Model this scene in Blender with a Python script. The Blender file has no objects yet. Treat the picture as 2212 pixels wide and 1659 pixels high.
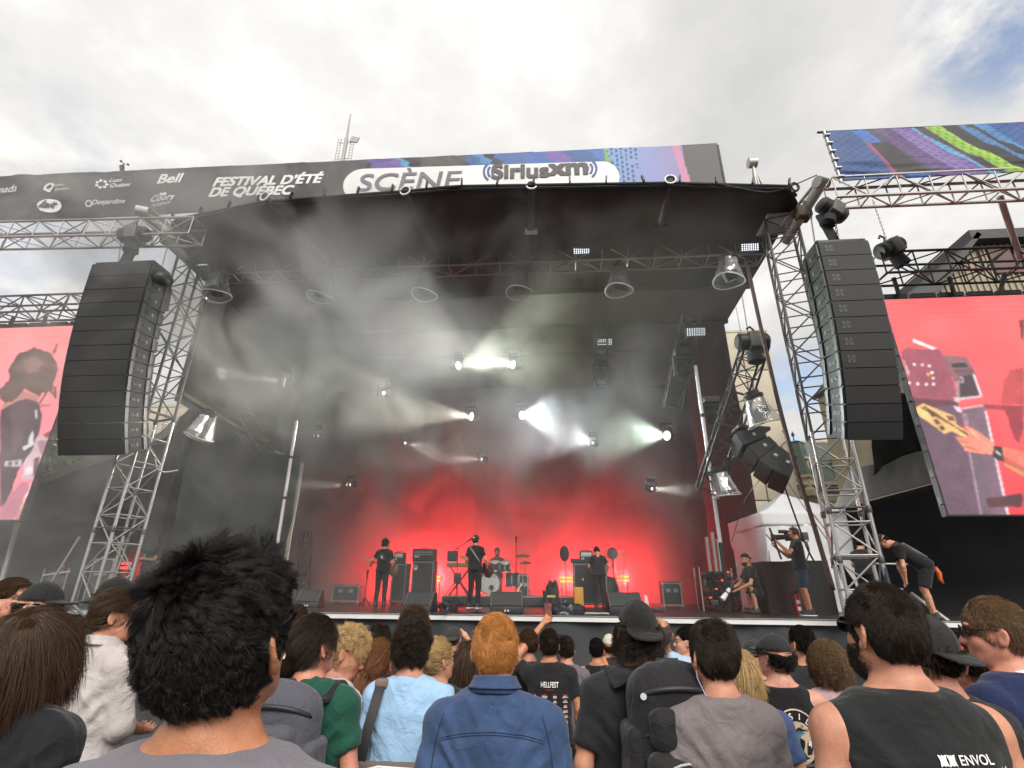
import bpy, bmesh, math, random
import numpy as np
from mathutils import Vector, Matrix
from mathutils.bvhtree import BVHTree
random.seed(7); rng = np.random.default_rng(7)
SC = bpy.context.scene; COL = SC.collection
rad = math.radians
# ------------------------------------------------------------------ camera
CAM_H, PITCH, YAW, ROLL, FPX = 1.85, rad(21.9), rad(5.0), rad(0.55), 1093.0
_f = np.array([-math.sin(YAW)*math.cos(PITCH), math.cos(YAW)*math.cos(PITCH), math.sin(PITCH)])
_r0 = np.array([math.cos(YAW), math.sin(YAW), 0.0]); _u0 = np.cross(_r0, _f)
_R = math.cos(ROLL)*_r0 + math.sin(ROLL)*_u0; _U = math.cos(ROLL)*_u0 - math.sin(ROLL)*_r0
cd = bpy.data.cameras.new('camera'); cd.sensor_width = 36; cd.lens = 36*FPX/2212; cd.clip_end = 3000; cd.clip_start = .05
cam = bpy.data.objects.new('camera', cd); COL.objects.link(cam); SC.camera = cam
cam.matrix_world = Matrix(((_R[0], _U[0], -_f[0], 0), (_R[1], _U[1], -_f[1], 0), (_R[2], _U[2], -_f[2], CAM_H), (0, 0, 0, 1)))
def at(u, v, Y=None, Z=None, X=None):
    """world point seen at photo position u,v (of 2212x1659) on a plane of known depth, height or side"""
    d = _f + (u-1106)/FPX*_R + (829.5-v)/FPX*_U
    t = Y/d[1] if Y is not None else ((Z-CAM_H)/d[2] if Z is not None else X/d[0])
    return Vector((d*t + [0, 0, CAM_H]).tolist())
# ------------------------------------------------------------------ sky and sun
SUN_EL, SUN_AZ = rad(38), rad(165)      # sun veiled by cloud, high behind the square
W = bpy.data.worlds.new('World'); SC.world = W; W.use_nodes = True
nt = W.node_tree; nt.nodes.clear()
def N(tree, typ, **kw):
    n = tree.nodes.new(typ)
    for k, v in kw.items(): setattr(n, k, v)
    return n
def L(tree, a, b): tree.links.new(a, b)
def ramp(tree, fac, stops, interp='LINEAR'):
    r = N(tree, 'ShaderNodeValToRGB'); r.color_ramp.interpolation = interp
    while len(r.color_ramp.elements) < len(stops): r.color_ramp.elements.new(.5)
    for e, (p, c) in zip(r.color_ramp.elements, stops):
        e.position = p; e.color = (*c, 1) if len(c) == 3 else c
    if fac is not None: L(tree, fac, r.inputs[0])
    return r
sky = N(nt, 'ShaderNodeTexSky', sky_type='NISHITA', sun_disc=False, sun_elevation=SUN_EL, sun_rotation=SUN_AZ, dust_density=1.5)
tc = N(nt, 'ShaderNodeTexCoord')
sep = N(nt, 'ShaderNodeSeparateXYZ'); L(nt, tc.outputs['Generated'], sep.inputs[0])
# project the direction on a cloud deck so the clouds shrink towards the horizon
zc = N(nt, 'ShaderNodeMath', operation='MAXIMUM'); L(nt, sep.outputs[2], zc.inputs[0]); zc.inputs[1].default_value = .0
za = N(nt, 'ShaderNodeMath', operation='ADD'); L(nt, zc.outputs[0], za.inputs[0]); za.inputs[1].default_value = .25
dv = N(nt, 'ShaderNodeVectorMath', operation='DIVIDE'); L(nt, tc.outputs['Generated'], dv.inputs[0])
cb = N(nt, 'ShaderNodeCombineXYZ')
for i in range(3): L(nt, za.outputs[0], cb.inputs[i])
L(nt, cb.outputs[0], dv.inputs[1])
mp = N(nt, 'ShaderNodeMapping'); mp.inputs['Location'].default_value = (3.1, 1.7, 0); L(nt, dv.outputs[0], mp.inputs[0])
n1 = N(nt, 'ShaderNodeTexNoise'); n1.inputs['Scale'].default_value = 1.3; n1.inputs['Detail'].default_value = 9; n1.inputs['Roughness'].default_value = .52; n1.inputs['Distortion'].default_value = .35
L(nt, mp.outputs[0], n1.inputs['Vector'])
n2 = N(nt, 'ShaderNodeTexNoise'); n2.inputs['Scale'].default_value = 4.2; n2.inputs['Detail'].default_value = 7; n2.inputs['Roughness'].default_value = .6
L(nt, mp.outputs[0], n2.inputs['Vector'])
mxn = N(nt, 'ShaderNodeMix', data_type='FLOAT'); mxn.inputs[0].default_value = .38; L(nt, n1.outputs[0], mxn.inputs[2]); L(nt, n2.outputs[0], mxn.inputs[3])
# thin bright veil where the sun stands behind the clouds
def dirdot(vec, lo, hi):
    d = N(nt, 'ShaderNodeVectorMath', operation='DOT_PRODUCT'); L(nt, tc.outputs['Generated'], d.inputs[0])
    v = Vector(vec).normalized(); d.inputs[1].default_value = v
    m = N(nt, 'ShaderNodeMapRange', interpolation_type='SMOOTHSTEP'); L(nt, d.outputs['Value'], m.inputs[0]); m.inputs[1].default_value = lo; m.inputs[2].default_value = hi
    return m.outputs[0]
sunv = (math.sin(SUN_AZ)*math.cos(SUN_EL), math.cos(SUN_AZ)*math.cos(SUN_EL), math.sin(SUN_EL))
glow = dirdot(Vector(_f)*1 + Vector(_R)*-.19 + Vector(_U)*.655, .90, 1.0)     # thin bright patch of cloud ahead
glow2 = dirdot(Vector(_f)*1 + Vector(_R)*-.88 + Vector(_U)*.62, .93, 1.0)
cloud = ramp(nt, mxn.outputs[0], [(.33, (4.0, 3.98, 3.93)), (.43, (4.6, 4.56, 4.47)), (.52, (5.3, 5.2, 5.05)), (.62, (6.7, 6.55, 6.3))])
gl = N(nt, 'ShaderNodeMath', operation='MULTIPLY_ADD'); L(nt, glow, gl.inputs[0]); gl.inputs[1].default_value = .14; gl.inputs[2].default_value = 1.0
gl2 = N(nt, 'ShaderNodeMath', operation='MULTIPLY_ADD'); L(nt, glow2, gl2.inputs[0]); gl2.inputs[1].default_value = .10; L(nt, gl.outputs[0], gl2.inputs[2]); gl = gl2
cv = N(nt, 'ShaderNodeVectorMath', operation='SCALE'); L(nt, cloud.outputs[0], cv.inputs[0]); L(nt, gl.outputs[0], cv.inputs['Scale'])
# breaks of blue between the clouds
d1 = at(2210, 10, Y=100) - Vector((0, 0, CAM_H)); d2 = at(1735, 985, Y=100) - Vector((0, 0, CAM_H)); d3 = at(60, 545, Y=100) - Vector((0, 0, CAM_H))
b1 = dirdot(d1, .990, .9998); b2 = dirdot(d2, .975, .999); b3 = dirdot(d3, .96, .999)
bs = N(nt, 'ShaderNodeMath', operation='MAXIMUM'); L(nt, b1, bs.inputs[0]); L(nt, b2, bs.inputs[1])
b3m = N(nt, 'ShaderNodeMath', operation='MULTIPLY'); L(nt, b3, b3m.inputs[0]); b3m.inputs[1].default_value = .35
bs2 = N(nt, 'ShaderNodeMath', operation='MAXIMUM'); L(nt, bs.outputs[0], bs2.inputs[0]); L(nt, b3m.outputs[0], bs2.inputs[1])
bn = N(nt, 'ShaderNodeMapRange', interpolation_type='SMOOTHSTEP'); L(nt, n2.outputs[0], bn.inputs[0]); bn.inputs[1].default_value = .60; bn.inputs[2].default_value = .40
bm_ = N(nt, 'ShaderNodeMath', operation='MULTIPLY'); L(nt, bs2.outputs[0], bm_.inputs[0]); L(nt, bn.outputs[0], bm_.inputs[1])
br = N(nt, 'ShaderNodeMath', operation='MULTIPLY'); L(nt, bm_.outputs[0], br.inputs[0]); br.inputs[1].default_value = .85
skb = N(nt, 'ShaderNodeVectorMath', operation='MULTIPLY'); L(nt, sky.outputs[0], skb.inputs[0]); skb.inputs[1].default_value = (1.5, 1.5, 1.5)
mixs = N(nt, 'ShaderNodeMix', data_type='RGBA'); L(nt, br.outputs[0], mixs.inputs[0]); L(nt, cv.outputs[0], mixs.inputs[6]); L(nt, skb.outputs[0], mixs.inputs[7])
bg = N(nt, 'ShaderNodeBackground'); bg.inputs[1].default_value = .1; L(nt, mixs.outputs[2], bg.inputs[0])
wo = N(nt, 'ShaderNodeOutputWorld'); L(nt, bg.outputs[0], wo.inputs[0])
sd = bpy.data.lights.new('sun', 'SUN'); sd.energy = 2.2; sd.angle = rad(35); sd.color = (1, .95, .88)
so = bpy.data.objects.new('sun', sd); COL.objects.link(so)
so.rotation_euler = (-(Vector(sunv))).to_track_quat('-Z', 'Y').to_euler()
SC.view_settings.view_transform = 'Standard'; SC.view_settings.look = 'None'; SC.view_settings.gamma = 1; SC.view_settings.use_curve_mapping = False
SC.view_settings.exposure = .68
SC.render.engine = 'CYCLES'
SC.cycles.volume_step_rate = 1.0; SC.cycles.volume_max_steps = 256; SC.cycles.volume_bounces = 0
SC.cycles.max_bounces = 8; SC.cycles.diffuse_bounces = 3; SC.cycles.glossy_bounces = 3; SC.cycles.transparent_max_bounces = 24
SC.cycles.sample_clamp_indirect = 6
SC.cycles.use_denoising = True

# ------------------------------------------------------------------ materials
MATS = {}
def mat(name, col, rough=.6, metal=0., var=.0, vscale=8., bump=0., bscale=60., emit=None, estr=1., spec=.5, attr=None, sheen=0.):
    if name in MATS: return MATS[name]
    m = bpy.data.materials.new(name); m.use_nodes = True; t = m.node_tree; b = t.nodes['Principled BSDF']; MATS[name] = m
    b.inputs['Base Color'].default_value = (*col, 1); b.inputs['Roughness'].default_value = rough; b.inputs['Metallic'].default_value = metal
    b.inputs['Specular IOR Level'].default_value = spec
    if sheen: b.inputs['Sheen Weight'].default_value = sheen
    src = None
    if attr:
        a = N(t, 'ShaderNodeAttribute', attribute_name=attr); src = a.outputs['Color']
    co = None
    if var or bump:
        co = N(t, 'ShaderNodeTexCoord').outputs['Object']
    if var:
        n = N(t, 'ShaderNodeTexNoise'); n.inputs['Scale'].default_value = vscale; n.inputs['Detail'].default_value = 6; n.inputs['Roughness'].default_value = .6
        L(t, co, n.inputs['Vector'])
        mr = N(t, 'ShaderNodeMapRange'); L(t, n.outputs[0], mr.inputs[0]); mr.inputs[1].default_value = .3; mr.inputs[2].default_value = .7
        mr.inputs[3].default_value = 1-var; mr.inputs[4].default_value = 1+var
        sc = N(t, 'ShaderNodeVectorMath', operation='SCALE'); L(t, mr.outputs[0], sc.inputs['Scale'])
        if src is not None: L(t, src, sc.inputs[0])
        else: sc.inputs[0].default_value = col
        src = sc.outputs[0]
    if src is not None: L(t, src, b.inputs['Base Color'])
    if bump:
        n = N(t, 'ShaderNodeTexNoise'); n.inputs['Scale'].default_value = bscale; n.inputs['Detail'].default_value = 4; L(t, co, n.inputs['Vector'])
        bp = N(t, 'ShaderNodeBump'); bp.inputs['Strength'].default_value = bump; bp.inputs['Distance'].default_value = .01; L(t, n.outputs[0], bp.inputs['Height']); L(t, bp.outputs[0], b.inputs['Normal'])
    if emit is not None:
        if attr: L(t, src, b.inputs['Emission Color'])
        else: b.inputs['Emission Color'].default_value = (*emit, 1)
        b.inputs['Emission Strength'].default_value = estr
    return m
# ------------------------------------------------------------------ object helpers
def link(o, parent=None):
    COL.objects.link(o)
    if parent is not None: o.parent = parent
    return o
def tag(o, label=None, cat=None, group=None, kind=None):
    for k, v in (('label', label), ('category', cat), ('group', group), ('kind', kind)):
        if v: o[k] = v
    return o
def empty(name, loc=(0, 0, 0), rz=0., label=None, cat=None, group=None):
    o = bpy.data.objects.new(name, None); o.empty_display_size = .1; link(o); o.location = loc; o.rotation_euler = (0, 0, rz)
    return tag(o, label, cat, group)
def copy_tree(o, parent=None):
    c = o.copy(); COL.objects.link(c)
    if parent is not None: c.parent = parent
    for ch in list(o.children): copy_tree(ch, c)
    return c
def basis(d):
    d = np.asarray(d, float); d = d/np.linalg.norm(d)
    a = np.array([0, 0, 1.]) if abs(d[2]) < .9 else np.array([1., 0, 0])
    x = np.cross(a, d); x /= np.linalg.norm(x); return x, np.cross(d, x), d
class MB:
    """collects shapes and links them as ONE mesh object"""
    def __init__(s): s.v = []; s.f = []; s.mi = []; s.cur = 0
    def add(s, vs, fs):
        o = len(s.v); s.v += [tuple(map(float, v)) for v in vs]; s.f += [tuple(i+o for i in f) for f in fs]; s.mi += [s.cur]*len(fs); return s
    def box(s, c, size, rz=0., R=None, taper=1.):
        hx, hy, hz = [q/2 for q in size]
        vs = [Vector((sx*hx*(taper if sz > 0 else 1), sy*hy*(taper if sz > 0 else 1), sz*hz)) for sz in (-1, 1) for sy in (-1, 1) for sx in (-1, 1)]
        M_ = R if R is not None else Matrix.Rotation(rz, 3, 'Z')
        c = Vector(c); vs = [M_ @ v + c for v in vs]
        return s.add(vs, [(0, 2, 3, 1), (4, 5, 7, 6), (0, 1, 5, 4), (2, 6, 7, 3), (0, 4, 6, 2), (1, 3, 7, 5)])
    def cyl(s, a, b, r, r2=None, n=10, cap=True):
        r2 = r if r2 is None else r2
        a = np.array(a, float); b = np.array(b, float); x, y, d = basis(b-a)
        an = np.arange(n)*2*math.pi/n
        ring = np.cos(an)[:, None]*x + np.sin(an)[:, None]*y
        vs = list(a+ring*r) + list(b+ring*r2)
        fs = [(i, (i+1) % n, n+(i+1) % n, n+i) for i in range(n)]
        if cap: fs += [tuple(range(n-1, -1, -1)), tuple(range(n, 2*n))]
        return s.add(vs, fs)
    def tube(s, pts, r, n=6, closed=False):
        P = np.array([tuple(p) for p in pts], float); m = len(P); rr = np.broadcast_to(np.asarray(r, float), (m,))
        vs = []; px = None
        for i in range(m):
            d = (P[(i+1) % m]-P[i-1]) if closed else P[min(i+1, m-1)]-P[max(i-1, 0)]
            d = d/(np.linalg.norm(d)+1e-9)
            if px is None: px = basis(d)[0]
            x = px-d*np.dot(px, d); x /= np.linalg.norm(x)+1e-9; px = x; y = np.cross(d, x)
            for k in range(n):
                a = 2*math.pi*k/n; vs.append(P[i]+rr[i]*(math.cos(a)*x+math.sin(a)*y))
        fs = []
        for i in range(m if closed else m-1):
            for k in range(n):
                fs.append((i*n+k, i*n+(k+1) % n, ((i+1) % m)*n+(k+1) % n, ((i+1) % m)*n+k))
        if not closed: fs += [tuple(range(n-1, -1, -1)), tuple(range((m-1)*n, m*n))]
        return s.add(vs, fs)
    def lathe(s, prof, o=(0, 0, 0), d=(0, 0, 1), n=20, cap=True):
        x, y, d = basis(d); o = np.array(o, float); vs = []; m = len(prof)
        for r, h in prof:
            for k in range(n):
                a = 2*math.pi*k/n; vs.append(o+d*h+r*(math.cos(a)*x+math.sin(a)*y))
        fs = [(i*n+k, i*n+(k+1) % n, (i+1)*n+(k+1) % n, (i+1)*n+k) for i in range(m-1) for k in range(n)]
        if cap: fs += [tuple(range(n-1, -1, -1)), tuple(range((m-1)*n, m*n))]
        return s.add(vs, fs)
    def prism(s, poly, h, M_=None):
        """poly in local xy, extruded 0..h along local z, placed with the 4x4 M_"""
        n = len(poly); vs = [Vector((x, y, 0)) for x, y in poly]+[Vector((x, y, h)) for x, y in poly]
        if M_ is not None: vs = [M_ @ v for v in vs]
        return s.add(vs, [tuple(range(n-1, -1, -1)), tuple(range(n, 2*n))]+[(i, (i+1) % n, n+(i+1) % n, n+i) for i in range(n)])
    def ball(s, c, r, n=8, m=6):
        r = (r, r, r) if np.isscalar(r) else r
        vs = [(c[0], c[1], c[2]-r[2])]
        for i in range(1, m):
            t = math.pi*i/m
            for k in range(n):
                a = 2*math.pi*k/n; vs.append((c[0]+r[0]*math.sin(t)*math.cos(a), c[1]+r[1]*math.sin(t)*math.sin(a), c[2]-r[2]*math.cos(t)))
        vs.append((c[0], c[1], c[2]+r[2])); e = len(vs)-1
        fs = [(0, 1+(k+1) % n, 1+k) for k in range(n)]
        for i in range(m-2):
            for k in range(n): fs.append((1+i*n+k, 1+i*n+(k+1) % n, 1+(i+1)*n+(k+1) % n, 1+(i+1)*n+k))
        fs += [(e, 1+(m-2)*n+k, 1+(m-2)*n+(k+1) % n) for k in range(n)]
        return s.add(vs, fs)
    def mesh(s, name, mats, smooth=False, bevel=0.):
        me = bpy.data.meshes.new(name); me.from_pydata(s.v, [], s.f)
        for m in (mats if isinstance(mats, (list, tuple)) else [mats]): me.materials.append(m)
        if any(s.mi): me.polygons.foreach_set('material_index', s.mi)
        if smooth: me.polygons.foreach_set('use_smooth', [True]*len(me.polygons)); 
        if smooth == 'auto': me.set_sharp_from_angle(angle=rad(40))
        me.update(); return me
    def build(s, name, mats, parent=None, smooth=False, bevel=0.):
        me = s.mesh(name, mats, smooth)
        if bevel:
            b = bmesh.new(); b.from_mesh(me)
            ed = [e for e in b.edges if len(e.link_faces) == 2 and e.calc_face_angle(0) > rad(40)]
            bmesh.ops.bevel(b, geom=ed, offset=bevel, segments=2, profile=.5, affect='EDGES', clamp_overlap=True)
            b.to_mesh(me); b.free()
            me.polygons.foreach_set('use_smooth', [True]*len(me.polygons)); me.set_sharp_from_angle(angle=rad(50))
        return link(bpy.data.objects.new(name, me), parent)
def grid_obj(name, nx, ny, fn, material, parent=None, col=None, smooth=True, thick=0.):
    """fn(s,t) arrays in 0..1 -> (n,3) points; col(points, s, t) -> (n,3) linear colours stored as print"""
    s, t = np.meshgrid(np.linspace(0, 1, nx), np.linspace(0, 1, ny)); s = s.ravel(); t = t.ravel()
    P = fn(s, t)
    i = np.arange(nx*ny).reshape(ny, nx)
    F = np.stack([i[:-1, :-1], i[:-1, 1:], i[1:, 1:], i[1:, :-1]], -1).reshape(-1, 4)
    me = bpy.data.meshes.new(name); me.from_pydata(P.tolist(), [], F.tolist()); me.materials.append(material)
    if smooth: me.polygons.foreach_set('use_smooth', [True]*len(me.polygons))
    if col is not None:
        c = np.ones((len(P), 4), np.float32); c[:, :3] = col(P, s, t)
        a = me.color_attributes.new('print', 'FLOAT_COLOR', 'POINT'); a.data.foreach_set('color', c.ravel())
    me.update(); o = link(bpy.data.objects.new(name, me), parent)
    if thick:
        md = o.modifiers.new('thickness', 'SOLIDIFY'); md.thickness = thick; md.offset = 0
    return o
def text_mesh(txt, size=1., bold=0., shear=0., align='CENTER', sx=1., spacing=1.):
    cu = bpy.data.curves.new('lettering', 'FONT'); cu.body = txt; cu.size = size; cu.offset = 0 if ('Q' in txt or bold < .004) else min(bold, .012)*size; cu.shear = shear; cu.align_x = align; cu.space_character = spacing
    o = bpy.data.objects.new('lettering', cu); COL.objects.link(o)
    dg = bpy.context.evaluated_depsgraph_get()
    me = bpy.data.meshes.new_from_object(o.evaluated_get(dg)); bpy.data.objects.remove(o); bpy.data.curves.remove(cu)
    n = len(me.vertices); v = np.empty(n*3); me.vertices.foreach_get('co', v); v = v.reshape(-1, 3); v[:, 0] *= sx
    f = [tuple(p.vertices) for p in me.polygons]; bpy.data.meshes.remove(me)
    return v, f
def vnoise(p, seed=0):
    """smooth value noise on points (n,3), -1..1"""
    p = np.asarray(p, float); i = np.floor(p).astype(np.int64); f = p-i; f = f*f*(3-2*f)
    def h(ix, iy, iz):
        n = (ix*374761393 + iy*668265263 + iz*2147483647 + seed*144665) & 0xffffffff
        n = ((n ^ (n >> 13))*1274126177) & 0xffffffff
        return ((n ^ (n >> 16)) & 0xffff)/32767.5-1
    r = 0
    for dx in (0, 1):
        for dy in (0, 1):
            for dz in (0, 1):
                w = (f[:, 0] if dx else 1-f[:, 0])*(f[:, 1] if dy else 1-f[:, 1])*(f[:, 2] if dz else 1-f[:, 2])
                r = r+w*h(i[:, 0]+dx, i[:, 1]+dy, i[:, 2]+dz)
    return r
def lin(r, g, b):
    return tuple((c/12.92 if c <= .04045 else ((c+.055)/1.055)**2.4) for c in (r/255, g/255, b/255))
def gz(y): return -.03*min(max(y, 0), 12)      # the square falls gently towards the stage
M_BLACK = mat('black metal', (.02, .02, .022), .5, var=.2)
M_ALU = mat('aluminium', (.40, .395, .39), .42, .7, var=.12, vscale=3)
M_ALUD = mat('weathered aluminium', (.42, .40, .38), .5, .6, var=.2, vscale=2)
M_BACKLIT = mat('backlit mast steel', (.11, .10, .095), .5, .4, var=.25, vscale=2)  # galvanised upper mast, darkened in colour to stand for backlight against the sky
M_STEEL = mat('black truss paint', (.015, .015, .018), .45, var=.2)
M_CHAIN = mat('chain steel', (.05, .05, .05), .4, .6)
_unit = {}
def rod(name, a, b, r, material, parent=None, n=8):
    """a bar between two points; alike bars share one mesh"""
    key = (material.name, n)
    if key not in _unit: _unit[key] = MB().cyl((0, 0, -.5), (0, 0, .5), 1, n=n).mesh('bar', material, True)
    o = bpy.data.objects.new(name, _unit[key]); link(o, parent)
    a, b = Vector(a), Vector(b); d = b-a
    o.matrix_local = Matrix.Translation((a+b)/2) @ d.to_track_quat('Z', 'Y').to_matrix().to_4x4() @ Matrix.Diagonal((r, r, d.length, 1))
    return o
def truss(name, p0, p1, size, up, bays, label, group=None, m=None, rc=.025, rb=.012, cat='truss', size2=None, joints=(), upper=None):
    m = m or M_ALU; p0, p1 = Vector(p0), Vector(p1)
    t = empty(name, p0, 0, label, cat, group); d = p1-p0; ln = d.length; d.normalize()
    x = d.cross(Vector(up)).normalized(); y = x.cross(d).normalized(); h = size/2; h2 = (size2 or size)/2
    cs = [x*h+y*h2, -x*h+y*h2, -x*h-y*h2, x*h-y*h2]
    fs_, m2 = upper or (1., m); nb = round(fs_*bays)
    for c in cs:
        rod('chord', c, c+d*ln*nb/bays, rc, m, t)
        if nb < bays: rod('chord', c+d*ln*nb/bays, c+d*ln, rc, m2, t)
    st = ln/bays; m1 = m
    for k in range(4):
        a, b = cs[k], cs[(k+1) % 4]
        for i in range(bays):
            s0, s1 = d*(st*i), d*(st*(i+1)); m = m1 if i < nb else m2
            if (i+k) % 2 == 0: rod('brace', a+s0, b+s1, rb, m, t, 6)
            else: rod('brace', b+s0, a+s1, rb, m, t, 6)
            if i > 0: rod('batten', a+s0, b+s0, rb, m, t, 6)
        rod('batten', a, b, rb, m, t, 6); rod('batten', a+d*ln, b+d*ln, rb, m, t, 6)
    for j in joints:
        for k in range(4): rod('batten', cs[k]+d*(ln*j+.08), cs[(k+1) % 4]+d*(ln*j+.08), rb*1.2, m, t, 6)
        for c in cs: rod('coupler', c+d*(ln*j-.02), c+d*(ln*j+.1), rc*1.5, m, t)
    return t
def chain(name, a, b, label, group=None, r=.012, m=None):
    a, b = Vector(a), Vector(b); n = max(4, int((b-a).length/.055)); mb = MB()
    x, y, d = basis(b-a)
    for i in range(n):
        c = np.array(a)+(np.array(b)-np.array(a))*((i+.5)/n); s = x if i % 2 else y; hl = (b-a).length/n*.62
        mb.tube([c+d*hl*math.cos(q)+s*r*1.3*math.sin(q) for q in np.linspace(0, 2*math.pi, 6, endpoint=False)], r*.42, 4, True)
    return tag(mb.build(name, m or M_CHAIN), label, 'chain', group)
def cable(name, pts, r, label, m=None, group=None, cat='cable'):
    P = [Vector(p) for p in pts]; out = []
    for i in range(len(P)-1):
        p0 = P[max(i-1, 0)]; p1 = P[i]; p2 = P[i+1]; p3 = P[min(i+2, len(P)-1)]
        for k in range(6):
            t = k/6; out.append(.5*((2*p1)+(p2-p0)*t+(2*p0-5*p1+4*p2-p3)*t*t+(3*p1-p0-3*p2+p3)*t**3))
    out.append(P[-1])
    return tag(MB().tube(out, r, 5).build(name, m or M_BLACK, None, True), label, cat, group)
# ================================================================== STRUCTURE
def wsh(mb, p):
    """world-space shapes -> local to the (unrotated) parent p"""
    l = p.location; mb.v = [(v[0]-l[0], v[1]-l[1], v[2]-l[2]) for v in mb.v]; return mb
# ---- ground: asphalt square, falling 3 % to the stage
def gfn(s, t):
    x = (s-.5)*2; x = np.sign(x)*np.abs(x)**3*600; y = -60+np.where(t < .5, t/.5*75, 15+((t-.5)/.5)**3*900)
    return np.stack([x, y, np.array([gz(q) for q in y])-.002*0], 1)
m_asph = mat('asphalt', (.05, .05, .05), .9, var=.25, vscale=3, bump=.4, bscale=90)
g = grid_obj('ground', 61, 121, gfn, m_asph); g['kind'] = 'structure'
# ---- far buildings
m_conc = mat('beige concrete', (.50, .44, .34), .85, var=.07, vscale=.6, bump=.1, bscale=20)
m_joint = mat('dark joint', (.08, .075, .065), .9)
def panel_block(name, x0, x1, y, z1, depth, nx, nz, z0, label, group=None):
    b = empty(name, (x0, y, gz(y)), 0, label, 'building', group)
    w = x1-x0
    MB().box((w/2, depth/2+.06, (z1-gz(y))/2), (w-.06, depth, z1-gz(y)-.05)).build('wall', m_joint, b)
    px, pz = w/nx, (z1-z0)/nz
    pm = MB().box((0, 0, 0), (px-.09, .12, pz-.09)).build('panel', m_conc, b, bevel=.01)
    first = True
    for i in range(nx):
        for k in range(nz):
            o = pm if first else link(bpy.data.objects.new('panel', pm.data), b); first = False
            o.location = (px*(i+.5), -.02+random.uniform(-.006, .006), z0-gz(y)+pz*(k+.5))
    for k in range(nz):       # the return face towards the stage
        for s in (0, 1):
            q = MB().box((w*s+(-.03 if s == 0 else .03), depth/2, z0-gz(y)+pz*(k+.5)), (.1, depth-.1, pz-.09)).build('panel', m_conc, b)
    MB().box((w/2, depth/2, z1-gz(y)+.1), (w+.2, depth+.2, .2)).build('coping', m_conc, b)
    return b
pA = at(1500, 726, Y=40); pB = at(1653, 717, Y=40)
panel_block('concrete_tower', pA.x-3, pB.x, 40, pB.z, 12, 4, 6, 1.0, 'tall windowless beige concrete panel building seen beside the right stage drape')
pA = at(250, 893, Y=34); pB = at(450, 868, Y=34)
panel_block('concrete_hall', pA.x-14, pB.x+3, 34, pA.z+.4, 10, 8, 4, .5, 'low beige concrete building behind the left speaker stack and lattice tower')
# ornate stone building with a mansard roof
def mansard():
    Y0 = 46; a = at(1742, 1085, Y=Y0); e = at(1990, 960, Y=Y0)
    x0, x1 = a.x-.6, e.x+9; zt = at(1800, 1050, Y=Y0).z
    b = empty('stone_building', (x0, Y0, gz(Y0)), 0, 'ornate cream stone building with green mansard roof and dormers behind the right tower', 'building')
    st = mat('cream stone', (.50, .44, .33), .85, var=.12, vscale=1.2, bump=.3, bscale=6); sl = mat('green slate', (.10, .13, .115), .7, var=.25, vscale=2)
    gl = mat('window glass', (.03, .035, .04), .1)
    w = x1-x0; h = zt-gz(Y0)
    MB().box((w/2, 6, h/2), (w, 12, h)).build('wall', st, b)
    for k in range(10):       # rusticated courses
        MB().box((w/2, -.04, h-1.0-k*.75), (w, .1, .62)).build('stone_course', st, b, bevel=.02)
    for q, (dz, pr, th) in enumerate([(.0, .55, .28), (-.3, .35, .22), (-.55, .2, .2)]):
        MB().box((w/2, -pr/2+.1, h+.15+dz), (w+pr, pr+.3, th)).build('cornice', st, b)
    m = MB(); m.add([(0, .2, h+.3), (w, .2, h+.3), (w, 1.9, h+4.4), (0, 1.9, h+4.4), (0, 11.8, h+.3), (w, 11.8, h+.3), (w, 10, h+4.4), (0, 10, h+4.4)], [(0, 1, 2, 3), (3, 2, 6, 7), (1, 5, 6, 2), (4, 0, 3, 7), (5, 4, 7, 6)])
    m.build('roof', sl, b)
    MB().box((w/2, 1.95, h+4.45), (w, .25, .2)).build('ridge_moulding', st, b)
    n = int(w/2.6)
    for i in range(n):
        x = 1.9+i*2.6
        f = MB().box((x, .55, h+1.5), (1.15, 1.1, 1.9)).box((x, .3, h+2.5), (1.5, .9, .2)).build('dormer', st, b)
        MB().box((x, -.02, h+1.45), (.75, .06, 1.35)).build('pane', gl, f)
        fr = MB().box((x, -.06, h+1.45), (.05, .05, 1.35)).box((x, -.06, h+1.6), (.75, .05, .05)).build('frame', st, f)
        wn = MB().box((x, -.12, h-3.1), (1.2, .1, 2.4)).build('window', gl, b)
        MB().box((x, -.2, h-1.75), (1.7, .3, .22)).box((x, -.2, h-4.4), (1.6, .3, .18)).build('sill', st, wn)
    # corner pavilion
    pz = h+.3
    for (px_, s) in ((.9, 1.0), (5.6, 1.25)):
        tw = MB().lathe([(1.5*s, 0), (1.5*s, .5), (1.3*s, .7), (1.25*s, 1.4), (1.5*s, 1.6), (1.5*s, 1.8)], (px_, .6, pz-1.2), n=4).build('pavilion', st, b)
        MB().lathe([(1.3*s, 0), (1.05*s, .9), (.85*s, 2.1), (.8*s, 3.0), (.9*s, 3.1), (.3*s, 3.3)], (px_, .6, pz+.6), n=4).build('pavilion_roof', sl, tw)
        MB().cyl((px_, .6, pz+3.8), (px_, .6, pz+4.8), .05).ball((px_, .6, pz+4.5), .16).build('finial', M_BLACK, tw)
mansard()
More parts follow.
